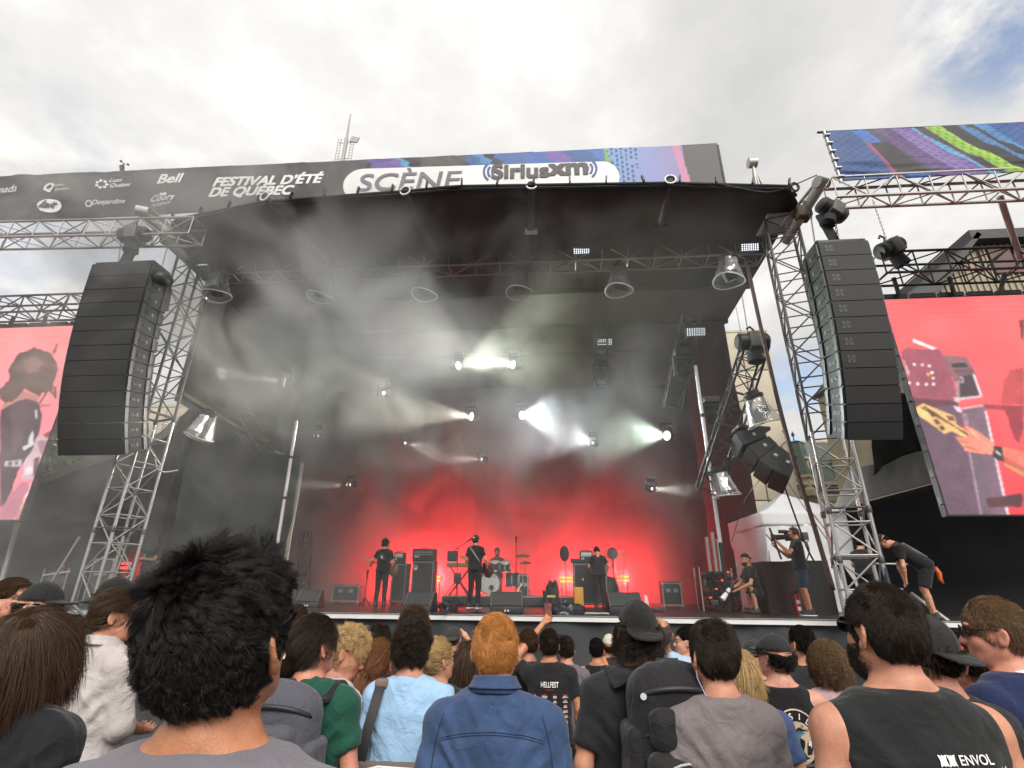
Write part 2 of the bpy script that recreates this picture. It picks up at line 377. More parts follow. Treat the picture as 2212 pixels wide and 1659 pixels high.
# metal-clad gable building above the right screen
def gable():
    Y0 = 26; a = at(1975, 648, Y=Y0); p = at(2092, 532, Y=Y0); e = at(2212, 512, Y=Y0)
    b = empty('gable_building', (a.x, Y0, gz(Y0)), 0, 'ribbed metal gable building with dark roof rising above the right video screen', 'building')
    zb = -gz(Y0); rel = lambda v: (v.x-a.x, 0, v.z+zb)
    cl = mat('tan cladding', (.33, .28, .20), .6, var=.12, vscale=1); rf = mat('dark roof', (.05, .045, .045), .5, var=.2); br = mat('brown fascia', (.13, .07, .065), .6, var=.2, vscale=1)
    ax, az = 0, rel(a)[2]; px_, pz = rel(p)[0], rel(p)[2]; ex = rel(e)[0]+7
    MB().add([(ax-1, 0, 0), (ex, 0, 0), (ex, 0, pz), (px_, 0, pz), (ax-1, 0, az-2), (ax-1, 10, 0), (ex, 10, 0), (ex, 10, pz), (px_, 10, pz), (ax-1, 10, az-2)],
             [(0, 1, 2, 3, 4), (9, 8, 7, 6, 5), (1, 6, 7, 2), (5, 0, 4, 9)]).build('wall', cl, b)
    ribs = MB()
    x = ax-.8
    while x < ex:
        zt = pz if x > px_ else pz-(px_-x)*(pz-az+2)/(px_-ax+1)
        ribs.box((x, -.04, zt/2), (.09, .09, zt)); x += .33
    o = ribs.build('cladding_ribs', cl, b); o['kind'] = 'stuff'
    sl = math.atan2(pz-az+2, px_-ax+1)
    MB().box(((ax-1+px_)/2, 4.8, (az-2+pz)/2+.15), (math.hypot(px_-ax+1, pz-az+2)+.6, 11, .25), R=Matrix.Rotation(-sl, 3, 'Y')).build('roof', rf, b)
    MB().box(((px_+ex)/2, 4.8, pz+.3), (ex-px_+.6, 11, .6)).build('roof_slab', rf, b)
    MB().box(((px_+ex)/2+.3, -.12, pz-1.1), (ex-px_-.9, .14, 1.7)).build('fascia', br, b)
    MB().box(((px_+ex)/2+1, -.3, pz-5.0), (ex-px_-1, .4, 3.2), R=Matrix.Rotation(rad(-18), 3, 'Y')).build('awning', mat('pale canvas', (.55, .53, .5), .8), b)
gable()
# antenna mast on a roof behind the stage
p0 = at(740, 349, Y=30); p1 = at(760, 246, Y=30); pm_ = at(742, 300, Y=30)
am = empty('antenna_mast', (p0.x, 30, 0), 0, 'thin antenna mast with lattice and dish rising behind the stage header', 'antenna')
mk = mat('mast grey', (.38, .37, .36), .6)
MB().cyl((0, 0, gz(30)), (0, 0, pm_.z), .28, .16, 8).build('pole', mk, am)
MB().cyl((0, 0, pm_.z), (p1.x-p0.x-.1, 0, p1.z), .1, .05, 6).build('spire', mk, am)
for s in (-1, 1):
    ls = MB()
    for q in range(11): ls.cyl((s*.55-.14, 0, p0.z-.6+q*.3), (s*.55+.14, 0, p0.z-.6+q*.3), .025, n=4)
    ls.cyl((s*.55-.14, 0, p0.z-.6), (s*.55-.14, 0, p0.z+2.5), .03, n=4).cyl((s*.55+.14, 0, p0.z-.6), (s*.55+.14, 0, p0.z+2.5), .03, n=4)
    ls.cyl((0, 0, p0.z+.3), (s*.55, 0, p0.z+.3), .03, n=4).cyl((0, 0, p0.z+2), (s*.55, 0, p0.z+2), .03, n=4).build('aerial', mk, am)
MB().box((.75, -.1, p0.z+2.2), (.7, .1, .55), R=Matrix.Rotation(.3, 3, 'Y')).build('panel_antenna', mk, am)
# distant tree behind the left screen
def tree(loc, hgt, cr, n, label):
    t = empty('tree', loc, 0, label, 'tree')
    MB().tube([(0, 0, 0), (.1, 0, hgt*.35), (0, .1, hgt*.7)], [.3, .22, .1], 8).build('trunk', mat('bark', (.06, .045, .03), .9), t)
    r2 = np.random.default_rng(3); cl = r2.normal(size=(26, 3))*[cr*.5, cr*.5, cr*.42]+[0, 0, hgt*.68]
    c = cl[r2.integers(0, 26, n)]+r2.normal(size=(n, 3))*cr*.2
    v = []; f = []
    for i in range(n):
        x = r2.normal(size=3); x /= np.linalg.norm(x); y = np.cross(x, r2.normal(size=3)); y /= np.linalg.norm(y)+1e-6; s = r2.uniform(.1, .2)
        v += [c[i]-x*s, c[i]+y*s*.5, c[i]+x*s, c[i]-y*s*.5]; f.append((4*i, 4*i+1, 4*i+2, 4*i+3))
    MB().add(v, f).build('crown', mat('leaf green', (.045, .07, .025), .7, var=.4, vscale=1), t)
tp = at(165, 935, Y=26)
tree((tp.x, 26, gz(26)), tp.z+2.0, 3.2, 5200, 'dark green tree showing between the left screen and the speaker stack')
# ================================================================== STAGE
SZ = 1.36; EY = 10.62
m_deck = mat('stage deck', (.035, .033, .033), .32, var=.3, vscale=2.5, bump=.15, bscale=30)
m_drape = mat('black drape', (.014, .014, .016), .85, var=.3, vscale=2)
m_drape2 = mat('charcoal scrim', (.028, .028, .027), .9, var=.4, vscale=.8)
m_roof = mat('roof fabric', (.022, .021, .019), .75, var=.25, vscale=.7)
stg = empty('stage', (-2, EY, gz(EY)), 0, 'raised black concert stage deck with white aluminium front edge and black skirt', 'stage')
dz = SZ-gz(EY)
MB().box((0, 4.7, dz-.06), (23, 9.3, .12)).build('deck', m_deck, stg)
MB().box((0, .0, dz-.052), (23, .05, .098)).build('edge_rail', mat('white aluminium', (.72, .72, .70), .45, .2, var=.08, vscale=2), stg)
MB().box((0, -.012, dz-.012), (23, .05, .012)).build('edge_lip', M_BLACK, stg)
def drape(name, parent, x0, x1, y, z0, z1, fold, amp, m, nx=220, ny=24, seed=0, sway=0.):
    def fn(s, t):
        x = x0+(x1-x0)*s; z = z0+(z1-z0)*t
        q = np.stack([x*fold, np.zeros_like(x), z*.6+seed], 1)
        yy = y+amp*vnoise(q, seed)*(1.1-.6*t)+amp*.45*vnoise(q*[2.7, 1, 1.2], seed+1)+sway*vnoise(np.stack([x*.25, z*.35, 0*x+seed], 1), seed+2)
        return np.stack([x, yy, z], 1)
    return grid_obj(name, nx, ny, fn, m, parent)
drape('skirt', stg, -11.4, 11.4, .09, 0, dz-.10, 1.5, .10, mat('skirt cloth', (.036, .037, .042), .6, var=.25, vscale=2), 420, 20, 3)
# back wall and side walls of black cloth
BY = 19.6
bw = empty('backdrop_drape', (-2, BY, SZ), 0, 'full width black cloth closing the rear of the stage', 'drape')
drape('cloth', bw, -8.2, 7.6, 0, 0, 8.6, 1.3, .1, m_drape, 200, 12, 5)
sdr = empty('side_drape', (5.45, 14.6, SZ), rad(90), 'tall charcoal cloth wall closing the right flank of the stage', 'drape')
drape('cloth', sdr, 0, 5.0, 0, 0, 8.6, 1.0, .06, mat('grey side cloth', (.05, .05, .047), .9, var=.25, vscale=.7), 80, 30, 6)
pe = at(405, 760, X=-9.75)
sdl = empty('side_drape', (-9.75, pe.y, SZ), rad(90), 'tall black cloth wall hanging behind the left lattice tower', 'drape')
zl = at(385, 852, X=-9.75).z-SZ
drape('cloth', sdl, 0, BY-pe.y-.1, 0, zl-.2, 8.6, 1.0, .06, m_drape, 80, 30, 7)
# roof canopy
rf = empty('stage_roof', (-2, 10, 10), 0, 'black fabric canopy roof over the stage with ribs and tied front edge', 'roof')
lip = [(-9.6, 9.9), (-8.92, 9.02), (-6.41, 8.62), (-3.18, 8.58), (-2.02, 8.52), (-.38, 8.6), (2.61, 8.72), (5.18, 8.98), (5.5, 9.4)]
outl = lip+[(5.5, 19.8), (-9.9, 19.8)]
def roofz(x, y): return 9.90-.02*(y-8.6)+.03*math.cos((x+2)*.4)
mb = MB(); n = len(outl)
# strips from lip to back so the underside can sag between the ribs
xs = np.linspace(-9.7, 5.5, 96); lx = [p[0] for p in lip]; ly = [p[1] for p in lip]
rows = 26; V = []
ribx = [-9.3, -6.3, -3.2, -.35, 2.55, 5.3]
for j in range(rows):
    for x in xs:
        y0 = np.interp(x, lx, ly); y = y0+(19.8-y0)*(j/(rows-1))**1.3
        d = min(abs(x-r) for r in ribx); V.append((x+2, y-10, roofz(x, y)-10-.05*min(d, 1.5)*min(1, (y-y0)/2)))
F = [(j*96+i, (j+1)*96+i, (j+1)*96+i+1, j*96+i+1) for j in range(rows-1) for i in range(95)]
o = mb.add(V, F).build('canopy', m_roof, rf, True)
md = o.modifiers.new('thickness', 'SOLIDIFY'); md.thickness = .05; md.offset = 1
lpz = MB().tube([(x+2, y-10-.03, roofz(x, y)-10+.02) for x, y in zip(np.linspace(-9.5, 5.4, 60), np.interp(np.linspace(-9.5, 5.4, 60), lx, ly))], .035, 6).build('edge_tube', m_roof, rf, True)
for i in range(19):
    x = -8.9+i*.78; y = np.interp(x, lx, ly)
    MB().box((x+2, y-10-.08, roofz(x, y)-10+.1), (.035, .07, .16), R=Matrix.Rotation(random.uniform(-.3, .3), 3, 'Y')).build('edge_tie', M_BLACK, rf)
m_rib = mat('rib sleeve', (.06, .058, .052), .7, var=.2)
for i, (a, b) in enumerate([((573, 427), (712, 566)), ((876, 415), (940, 548)), ((1148, 403), (1147, 497)), ((1448, 391), (1427, 488))]):
    p = at(*a, Z=9.93); q = at(*b, Z=9.80)
    p = Vector((p.x+2, p.y-10, -.05)); q = Vector((q.x+2, q.y-10, -.14))
    r = MB().cyl(p, q, .11, .1, 14).build('rib', m_rib, rf, True)
    MB().lathe([(.10, 0), (.125, 0), (.125, .03), (.10, .03)], p+(p-q).normalized()*.01, p-q, 20, False).build('tube_end', mat('white plastic', (.75, .75, .73), .4), r)
    MB().box(q+Vector((0, .05, -.03)), (.3, .14, .16)).build('rib_shoe', M_BLACK if i != 2 else mat('white plastic', (.7, .7, .7), .4), r, bevel=.01)
    MB().cyl(q, (q.x, 9.6, -.2), .06, n=8).build('rib_tail', m_roof, r)
for y in (12.5, 14.5, 16.5):
    MB().box((0, y-10, -.32), (15.0, .12, .16)).build('purlin', m_roof, rf)
# towers
truss('lattice_tower', (-9.27, 10.42, 1.5), (-9.27, 10.42, 9.95), .62, (.3, 1, 0), 15, 'silver lattice tower at the left corner of the stage', 'lattice towers of the stage', M_ALU, .032, .016, 'lattice tower', joints=(.16, .46), upper=(.48, M_BACKLIT))
lt = bpy.data.objects['lattice_tower']
for sx in (-1, 1):
    for sy in (-1, 1): rod('foot_strut', (sx*.31, sy*.31, 0), (0, 0, -.42), .028, M_ALU, lt)
rod('foot_post', (0, 0, -.4), (0, 0, -1.8), .09, M_ALU, lt)
truss('lattice_tower', (5.33, 10.05, 1.3), (5.33, 10.05, 9.75), .62, (.3, 1, 0), 15, 'silver lattice tower in front of the white tent', 'lattice towers of the stage', M_ALU, .032, .016, 'lattice tower', joints=(.12, .22), upper=(.38, M_BACKLIT))
rt = bpy.data.objects['lattice_tower.001']; rod('foot_post', (0, 0, 0), (0, 0, -1.6), .09, M_ALU, rt)
# header block and wing arms on the towers
def arm(twr, tip, base, label):
    a = empty('outrigger_arm', base, 0, label, 'truss'); d = Vector(tip)-Vector(base)
    rod('main_tube', (0, 0, .0), d+Vector((0, 0, -.12)), .11, M_ALUD, a, 14)
    rod('top_tube', (0, 0, .45), d+Vector((0, 0, .05)), .035, M_ALUD, a)
    rod('top_tube', (.25, .1, .3), d+Vector((.1, 0, .02)), .035, M_ALUD, a)
    for i in range(6):
        t = (i+.5)/6.5; rod('brace', d*t, d*(t+.08)+Vector((0, 0, .45*(1-t)-.0)), .014, M_ALUD, a, 6)
        rod('brace', d*t+Vector((0, 0, .42*(1-t))), Vector((.25*(1-t), .1*(1-t), .3*(1-t)))+d*(t+.07), .012, M_ALUD, a, 6)
    MB().box(d*.5+Vector((0, 0, -.05)), (.3, .3, .28)).build('clamp_block', mat('rusty steel', (.10, .07, .04), .7, .3, var=.3), a, bevel=.02)
    MB().cyl(d+Vector((-.12, -.05, -.1)), d+Vector((.12, .05, -.1)), .13, n=14).build('end_cap', M_ALUD, a)
    return a
tR = at(1772, 388, Z=10.05); tL = at(312, 450, Z=10.1)
arm(None, tR, (5.33, 10.0, 9.2), 'thick grey tube arm reaching forward from the right tower top')
arm(None, tL, (-9.2, 10.3, 9.5), 'thick grey tube arm reaching forward from the left tower top')
def tower_head(loc, label):
    h = empty('tower_head', loc, 0, label, 'bracket')
    MB().box((0, 0, 0), (.75, .75, .06)).box((0, 0, .34), (.5, .5, .05)).build('plate', M_ALUD, h)
    for sx in (-1, 1):
        for sy in (-1, 1): rod('post', (sx*.3, sy*.3, 0), (sx*.18, sy*.18, .36), .03, M_ALUD, h)
    for k in range(8):
        a = k*math.pi/4; rod('spoke', (0, 0, .1), (.62*math.cos(a), .62*math.sin(a), .18), .022, M_ALU, h)
tower_head((5.33, 10.05, 9.78), 'silver plate and spokes crowning the right tower')
tower_head((-9.27, 10.42, 9.98), 'silver plate and spokes crowning the left tower')
# pulley head showing above the canopy on the right
pp = at(1625, 352, Y=10.3)
ph = empty('pulley_mast', (pp.x, 10.3, 10.1), 0, 'small pulley mast sticking up behind the right canopy corner', 'mast')
zt = pp.z-10.1
for dx, dy in ((-.1, -.1), (.1, -.1), (.55, .2), (-.1, .25)): rod('strut', (dx, dy, -.2), (0, 0, zt-.1), .03, M_ALUD, ph)
rod('batten', (-.06, -.06, zt*.35), (.36, .13, zt*.35), .02, M_ALUD, ph)
MB().cyl((-.1, 0, zt), (.1, 0, zt), .13, n=16).build('pulley', M_ALUD, ph, 'auto')
# horizontal trusses
truss('roof_truss', (-9.1, 10.95, 9.78), (5.2, 10.95, 9.68), .48, (0, 0, 1), 22, 'long dim truss across the stage mouth carrying the hooded lights', 'trusses of the stage', mat('dull aluminium', (.30, .29, .27), .45, .7, var=.15), .026, .013)
truss('wing_truss', (-17.5, 9.05, 9.86), (-8.25, 9.05, 9.55), .46, (0, 0, 1), 14, 'silver truss under the sponsor banner left of the stage', 'trusses of the stage', M_ALU, .03, .015)
truss('wing_truss', (5.72, 8.62, 9.36), (13, 8.62, 9.30), .34, (0, 0, 1), 12, 'silver truss under the knit pattern banner at upper right', 'trusses of the stage', M_ALUD, .032, .016, size2=.5)
# ================================================================== BANNERS
def knit(x, z, x0, seed=0):
    """printed knit pattern: bands that run diagonally with toothed edges; linear colours"""
    t = x*.92+z*.75*1.0
    tooth = np.abs(((z*5.2+x*1.2) % 1)-.5)*.22
    q = t-x0+tooth
    bands = [(0., (38, 84, 150)), (.55, (60, 105, 175)), (.95, (48, 48, 70)), (1.15, (96, 58, 118)), (1.5, (150, 60, 110)), (1.62, (24, 22, 24)), (2.0, (24, 22, 24)), (2.25, (92, 70, 150)), (2.75, (110, 84, 165)), (2.95, (70, 150, 190)), (3.1, (36, 30, 48)),
             (3.35, (60, 40, 70)), (3.5, (140, 185, 40)), (3.85, (150, 195, 50)), (4.0, (26, 28, 36)), (4.35, (52, 96, 150)), (4.7, (70, 130, 185)), (4.9, (28, 34, 46)), (5.1, (44, 88, 160)), (5.7, (50, 96, 170)), (6.2, (110, 80, 160)), (6.6, (60, 100, 180))]
    P = np.array([b[0] for b in bands]); Cc = np.array([lin(*b[1]) for b in bands])
    idx = np.clip(np.searchsorted(P, q % 6.6, side='right')-1, 0, len(P)-1)
    c = Cc[idx]*.9
    # stitches
    st = ((np.floor(z*14)+np.floor(x*11)) % 2)
    cell = vnoise(np.stack([np.floor(x*16), np.floor(z*18), 0*x+seed], 1)+.37, seed)
    c = c*(1+.18*cell[:, None]+.05*st[:, None])
    return np.clip(c, .004, .9)
m_print = mat('printed vinyl', (.5, .5, .5), .55, attr='print', var=.04, vscale=3)
HB_Y = 9.2
def ztop(x): return 11.82+(x+14.47)*(-.0188)
def zbot(x): return np.where(x < -9.2, 10.27, 10.25)
hb = empty('header_banner', (-6, HB_Y, 10.2), 0, 'long dark sponsor banner across the stage top with white oval stage name', 'banner')
PX = lambda u, v: at(u, v, Y=HB_Y)
xa, xb = PX(1298, 355).x, PX(1478, 350).x
def cloth_y(x, z):
    left = np.clip((-8.5-x)/3, 0, 1)
    return .035*vnoise(np.stack([x*1.6+z*1.2, z*.8, 0*x], 1), 11)*(.35+left)+.02*vnoise(np.stack([x*4-z*3, z*2, 0*x], 1), 12)*left
def hcol(P, s, t):
    x = P[:, 0]-6; z = P[:, 2]+10.2
    base = np.array(lin(66, 65, 66)); c = np.tile(base, (len(P), 1))
    k = knit(x, z, -4.2, 3)
    # knit print: from the oval's left end to the pink stripe
    xl = PX(785, 380).x
    jag = .12*np.abs(((z*6) % 1)-.5)
    inn = (x > xl+jag) & (x < xb)
    dark = (x > PX(900, 350).x+.3*(z-11)) & (x < PX(1005, 350).x+jag)
    c[inn & ~dark] = k[inn & ~dark]
    f = np.clip((x-PX(1318, 350).x)/(xb-PX(1318, 350).x), 0, 1)
    bl = np.array(lin(112, 150, 205))*(1-f[:, None])+np.array(lin(138, 124, 168))*f[:, None]
    # toothed knit rows fading out over the pale blue
    row = np.floor(x*9); tri = np.abs(((z*7+row*.5) % 1)-.5)*2; tooth = (np.abs(((x*9) % 1)-.5) < .34*tri) & (f < .5) & (vnoise(np.stack([row, np.floor(z*7), 0*x], 1)+.5) > f*1.6-.5)
    wash = (x > PX(1318, 350).x+.2*np.abs(((z*7) % 1)-.5)+.25*(11-z)) & (x < xb)
    c[wash] = bl[wash]; w2 = wash & tooth; c[w2] = np.array(lin(40, 70, 105))
    pk = (x > PX(1462, 350).x-.12*(z-11)) & (x < xb-.12*(z-11)); c[pk] = np.array(lin(188, 124, 160))
    gr = (x > PX(1305, 340).x+jag*.5) & (x < PX(1318, 350).x+jag+.2*(11-z)) ; c[gr] = np.array(lin(120, 160, 50))
    return c
def hfn(s, t):
    x = -17+(3.92+17)*s; zb = zbot(x); z = zb+(ztop(x)-zb)*t
    left = np.clip((-8.5-x)/3, 0, 1)
    y = cloth_y(x, z)
    z = z-.03*left*(1-t)*vnoise(np.stack([x*.8, 0*x, 0*x], 1), 13)
    return np.stack([x+6, y, z-10.2], 1)
ban = grid_obj('banner_cloth', 760, 60, hfn, m_print, hb, hcol, thick=.012)
m_white = mat('white print', (.80, .80, .80), .55)
m_dkprint = mat('charcoal print', lin(70, 62, 66), .55); m_viol = mat('violet grey print', lin(112, 104, 116), .55); m_blup = mat('blue print', lin(52, 84, 140), .55)
for i in range(9):
    x = -14+i*1.9; MB().box((x+6, .03, ztop(x)-10.2), (.7, .05, .03)).build('batten_pocket', M_BLACK, hb)
MB().box((3.95+6, .25, .67), (.03, .5, 1.15)).build('banner_return', mat('banner grey', lin(66, 65, 66), .6), hb)
def banner_text(parent, Yp, txt, u, v, w_px, m, bold=0., shear=0., hscale=1., depth=.02, dz=0., name='lettering', ang=0.):
    """flat lettering, centred at the photo position, w_px wide; lies depth in front of the cloth"""
    a, b = at(u-w_px/2, v, Y=Yp), at(u+w_px/2, v, Y=Yp); c = at(u, v, Y=Yp)
    V, F = text_mesh(txt, 1, bold, shear)
    x0, x1 = V[:, 0].min(), V[:, 0].max(); z0, z1 = V[:, 1].min(), V[:, 1].max(); k = abs(b.x-a.x)/(x1-x0)
    X = (V[:, 0]-(x0+x1)/2)*k; Z = (V[:, 1]-(z0+z1)/2)*k*hscale
    mb = MB(); b_ = max(0, bold-(0 if 'Q' in txt else .012))*k*1.6
    for q, (dx, dz_) in enumerate(((0, 0), (b_, 0), (0, b_), (b_, b_)) if b_ > 0 else ((0, 0),)):     # heavy letters: strokes widened sideways and upwards
        xx, zz_ = c.x+X+dx-b_/2, c.z+Z+X*ang+dz_-b_/2
        mb.add(np.stack([xx-parent.location.x, cloth_y(xx, zz_)-depth*.22-.0006*q, zz_-parent.location.z], 1), F)
    return mb.build(name, m, parent)
def flat(parent, Yp, poly, m, name, depth=.02):
    """flat printed shape from photo positions"""
    pts = [at(u, v, Y=Yp) for u, v in poly]; l = parent.location
    cy = cloth_y(np.array([p.x for p in pts]), np.array([p.z for p in pts]))
    return MB().add([(p.x-l.x, yy-depth*.22, p.z-l.z) for p, yy in zip(pts, cy)], [tuple(range(len(pts)))[::-1]]).build(name, m, parent)
SL = -.026
banner_text(hb, HB_Y, "FESTIVAL D\u2019\u00c9T\u00c9", 580, 388, 232, m_white, .045, .22, .95, .085, ang=SL)
banner_text(hb, HB_Y, "DE QU\u00c9BEC", 544, 413, 178, m_white, .045, .22, .95, .085, ang=SL)
# white oval
def oval(u0, u1, v0, v1, n=18):
    r = (v1-v0)/2; out = []
    sl = lambda u: -(u-u0)*.031
    for k in range(n+1):
        a = math.pi/2+math.pi*k/n; uu = u0+r*1.25+math.cos(a)*r*1.25; out.append((uu, (v0+v1)/2-math.sin(a)*r+sl(uu)))
    for k in range(n+1):
        a = -math.pi/2+math.pi*k/n; uu = u1-r*1.1+math.cos(a)*r*1.1; out.append((uu, (v0+v1)/2-math.sin(a)*r+sl(uu)))
    return out
flat(hb, HB_Y, oval(742, 1338, 368, 440), m_white, 'name_oval', .14)
banner_text(hb, HB_Y, 'SC\u00c8NE', 886, 389, 222, m_viol, .008, .12, .86, .22, ang=SL)
banner_text(hb, HB_Y, 'Sirius', 1124, 372, 122, m_dkprint, .04, 0, .92, .22, ang=SL)
banner_text(hb, HB_Y, 'xm', 1227, 368, 82, m_dkprint, .05, 0, .95, .22, ang=SL)
banner_text(hb, HB_Y, '\u00ae', 1267, 357, 7, m_dkprint, 0, 0, 1, .22)
for k, r in enumerate((14, 24, 34)):
    for sgn, cx, cy in ((-1, 1068, 374), (1, 1266, 367)):
        P = []; half = .55+.12*k
        for q in np.linspace(-half, half, 9): P.append((cx+sgn*(r*.9*math.cos(q)-6), cy-r*.75*math.sin(q)))
        for q in np.linspace(half, -half, 9): P.append((cx+sgn*(r*.9*math.cos(q)-6-4.6), cy-(r-3)*.75*math.sin(q)))
        flat(hb, HB_Y, P if sgn > 0 else P[::-1], m_blup, 'radio_wave', .22)
banner_text(hb, HB_Y, 'Bell', 370, 387, 50, m_white, .03, .12, .95, .105, ang=.03)
banner_text(hb, HB_Y, 'Coors', 353, 428, 50, m_white, .02, .3, 1.1, .105, ang=.04)
banner_text(hb, HB_Y, 'LIGHT', 351, 441, 40, m_white, .012, .2, .8, .105, ang=.04)
flat(hb, HB_Y, [(345, 421), (350, 417), (354, 420), (358, 416), (363, 421), (360, 423), (348, 424)], m_white, 'mountain_mark', .105)
banner_text(hb, HB_Y, 'Loto', 251, 390, 26, m_white, .012, .2, .9, .105); banner_text(hb, HB_Y, 'Qu\u00e9bec', 261, 400, 44, m_white, .02, .2, .9, .105)
for k in range(7):
    a = k*.9; c = (221+11*math.cos(a), 399+8*math.sin(a))
    flat(hb, HB_Y, [(c[0]+4.2*math.cos(a+.9*q), c[1]+3*math.sin(a+.9*q)) for q in (0, 1, 2, 3, 4, 5)][::-1], m_white, 'swirl_mark', .105)
banner_text(hb, HB_Y, 'Desjardins', 235, 438, 68, m_white, .012, .05, 1.05, .105, ang=.02)
hx = [(193+9*math.cos(a), 441+8.5*math.sin(a)) for a in np.arange(6)*math.pi/3]; hi = [(193+5.8*math.cos(a), 441+5.4*math.sin(a)) for a in np.arange(6)*math.pi/3]
for k in range(6): flat(hb, HB_Y, [hx[k], hi[k], hi[(k+1) % 6], hx[(k+1) % 6]], m_white, 'hexagon_mark', .105)
banner_text(hb, HB_Y, 'Q', 104, 404, 18, m_white, .05, .1, 1, .105); banner_text(hb, HB_Y, 'Hydro', 127, 400, 24, m_white, .012, .1, .9, .105); banner_text(hb, HB_Y, 'Qu\u00e9bec', 134, 408, 32, m_white, .012, .1, .9, .105)
flat(hb, HB_Y, [(108+23*math.cos(a), 445+15*math.sin(a)-.12*23*math.cos(a)) for a in np.linspace(0, 2*math.pi, 28, endpoint=False)][::-1], m_white, 'oval_mark', .105)
banner_text(hb, HB_Y, 'lait', 108, 443, 32, mat('banner grey', lin(66, 65, 66), .6), .02, .35, 1, .26)
banner_text(hb, HB_Y, 'Canad\u00e4'.replace('\u00e4', 'a'), 8, 410, 64, m_white, .0, .1, 1.1, .105)
banner_text(hb, HB_Y, '1608 2008', 18, 446, 34, m_white, .01, .1, .8, .105) if False else None
# right knit banner
KB_Y = 8.45
kb = empty('knit_banner', (6, KB_Y, 9.6), 0, 'blue purple and lime knit pattern banner at the upper right', 'banner')
def kfn(s, t):
    pa, pb, pc, pd = [np.array(at(u, v, Y=KB_Y)) for u, v in ((1822, 391), (2215, 372), (2215, 264), (1785, 284))]
    pb = pa+(pb-pa)*1.6; pc = pd+(pc-pd)*1.6
    P = (pa*(1-s[:, None])+pb*s[:, None])*(1-t[:, None])+(pd*(1-s[:, None])+pc*s[:, None])*t[:, None]
    w = np.clip(1-t*2.2, 0, 1)
    P[:, 1] += .06*w*vnoise(np.stack([P[:, 0]*1.2+P[:, 2]*5, P[:, 2]*9, 0*s], 1), 21)+.02*vnoise(P*[2, 1, 3], 22)
    return P-np.array([6, KB_Y, 9.6])
def kcol(P, s, t):
    x = P[:, 0]; z = P[:, 2]
    # bands sweep from upper left to lower right, flattening as they go
    q = x-np.where(t < 2, (1-t)*1.15, 0)*(.6+.5*s*1.6)
    tooth = np.abs(((x*3.4+z*2.0) % 1)-.5)*.2*(.4+s)
    q = q+tooth-.06
    e = [(-9, (34, 72, 130)), (.32, (46, 98, 178)), (.62, (58, 50, 84)), (.78, (92, 64, 120)), (.98, (84, 56, 112)), (1.12, (118, 96, 160)), (1.38, (106, 84, 156)), (1.52, (84, 150, 190)), (1.62, (44, 34, 52)), (1.78, (128, 170, 52)), (1.98, (150, 190, 60)), (2.1, (30, 30, 38)), (2.42, (62, 116, 170)), (2.58, (26, 34, 44)), (2.72, (66, 124, 180)), (2.9, (40, 84, 150)), (3.5, (80, 70, 150)), (3.8, (46, 96, 170))]
    Pq = np.array([b[0] for b in e]); Cc = np.array([lin(*b[1]) for b in e])
    c = Cc[np.clip(np.searchsorted(Pq, q, side='right')-1, 0, len(Pq)-1)].copy()
    tri = (x > 1.0-.55*(t-.1)) & (x < 1.0+.95*(.72-t)) & (t < .72) & (t > .06); c[tri] = np.array(lin(26, 26, 26))
    pk = (x > .92-.55*(t-.1)) & (x <= 1.0-.55*(t-.1)) & (t < .75); c[pk] = np.array(lin(140, 60, 110))
    cell = vnoise(np.stack([np.floor(x*18), np.floor(z*20), 0*x], 1)+.5, 5); scal = np.sin(x*26+np.sin(z*18)*1.5)*np.sin(z*22)
    row = np.floor(z*13+x*2.5); arc = np.abs(((x*5.5+row*.5) % 1)-.5)*2; arc2 = ((z*13+x*2.5) % 1); blue = (c[:, 2] > 1.6*c[:, 0]) & (c[:, 2] > .12)
    c *= np.where(blue & (arc2 < .55*arc**2), .42, 1.0)[:, None]
    lime = (c[:, 1] > .28) & (c[:, 2] < .15); c *= np.where(lime & (np.sin(x*38+z*20)*np.sin(z*34) > .35), .6, 1.0)[:, None]
    pur = (c[:, 0] > .09) & (c[:, 2] > .14) & ~blue; c *= np.where(pur & (vnoise(np.stack([np.floor(x*30), np.floor(z*34), 0*x+2], 1)+.5, 9) > .62), 1.7, 1.0)[:, None]
    c *= (1+.20*cell+.10*scal*(q < .5))[:, None]
    return np.clip(c, .004, .9)
grid_obj('banner_cloth', 420, 70, kfn, m_print, kb, kcol, thick=.012)
tl = at(1785, 284, Y=KB_Y); bl = at(1822, 391, Y=KB_Y); o3 = Vector((6, KB_Y, 9.6))
rod('frame_tube', tl-o3+Vector((-.03, .03, .05)), bl-o3+Vector((-.03, .03, 0)), .035, M_ALU, kb)
for k in range(6):
    p = tl.lerp(bl, (k+.5)/6)-o3; MB().box(p+Vector((-.02, 0, 0)), (.11, .09, .025)).build('lacing', m_white, kb)
rod('frame_tube', tl-o3+Vector((-.15, .05, .04)), tl-o3+Vector((6.5, .05, -.10)), .025, M_BLACK, kb)
# anemometer on top of the left banner
ap = at(263, 368, Y=HB_Y+.1)
an = empty('anemometer', (ap.x, HB_Y+.12, ap.z-.05), 0, 'little wind speed meter with three cups on the left banner top', 'anemometer')
MB().cyl((.05, 0, -.1), (-.06, 0, .2), .045, .06, 10).build('housing', M_BLACK, an); rod('stem', (-.06, 0, .2), (-.03, 0, .3), .012, M_BLACK, an)
for k in range(3):
    a = k*2.1+.4; c = Vector((-.03+.09*math.cos(a), .09*math.sin(a), .3)); rod('cup_arm', (-.03, 0, .3), c, .008, M_BLACK, an); MB().ball(c, .03).build('cup', M_BLACK, an, True)
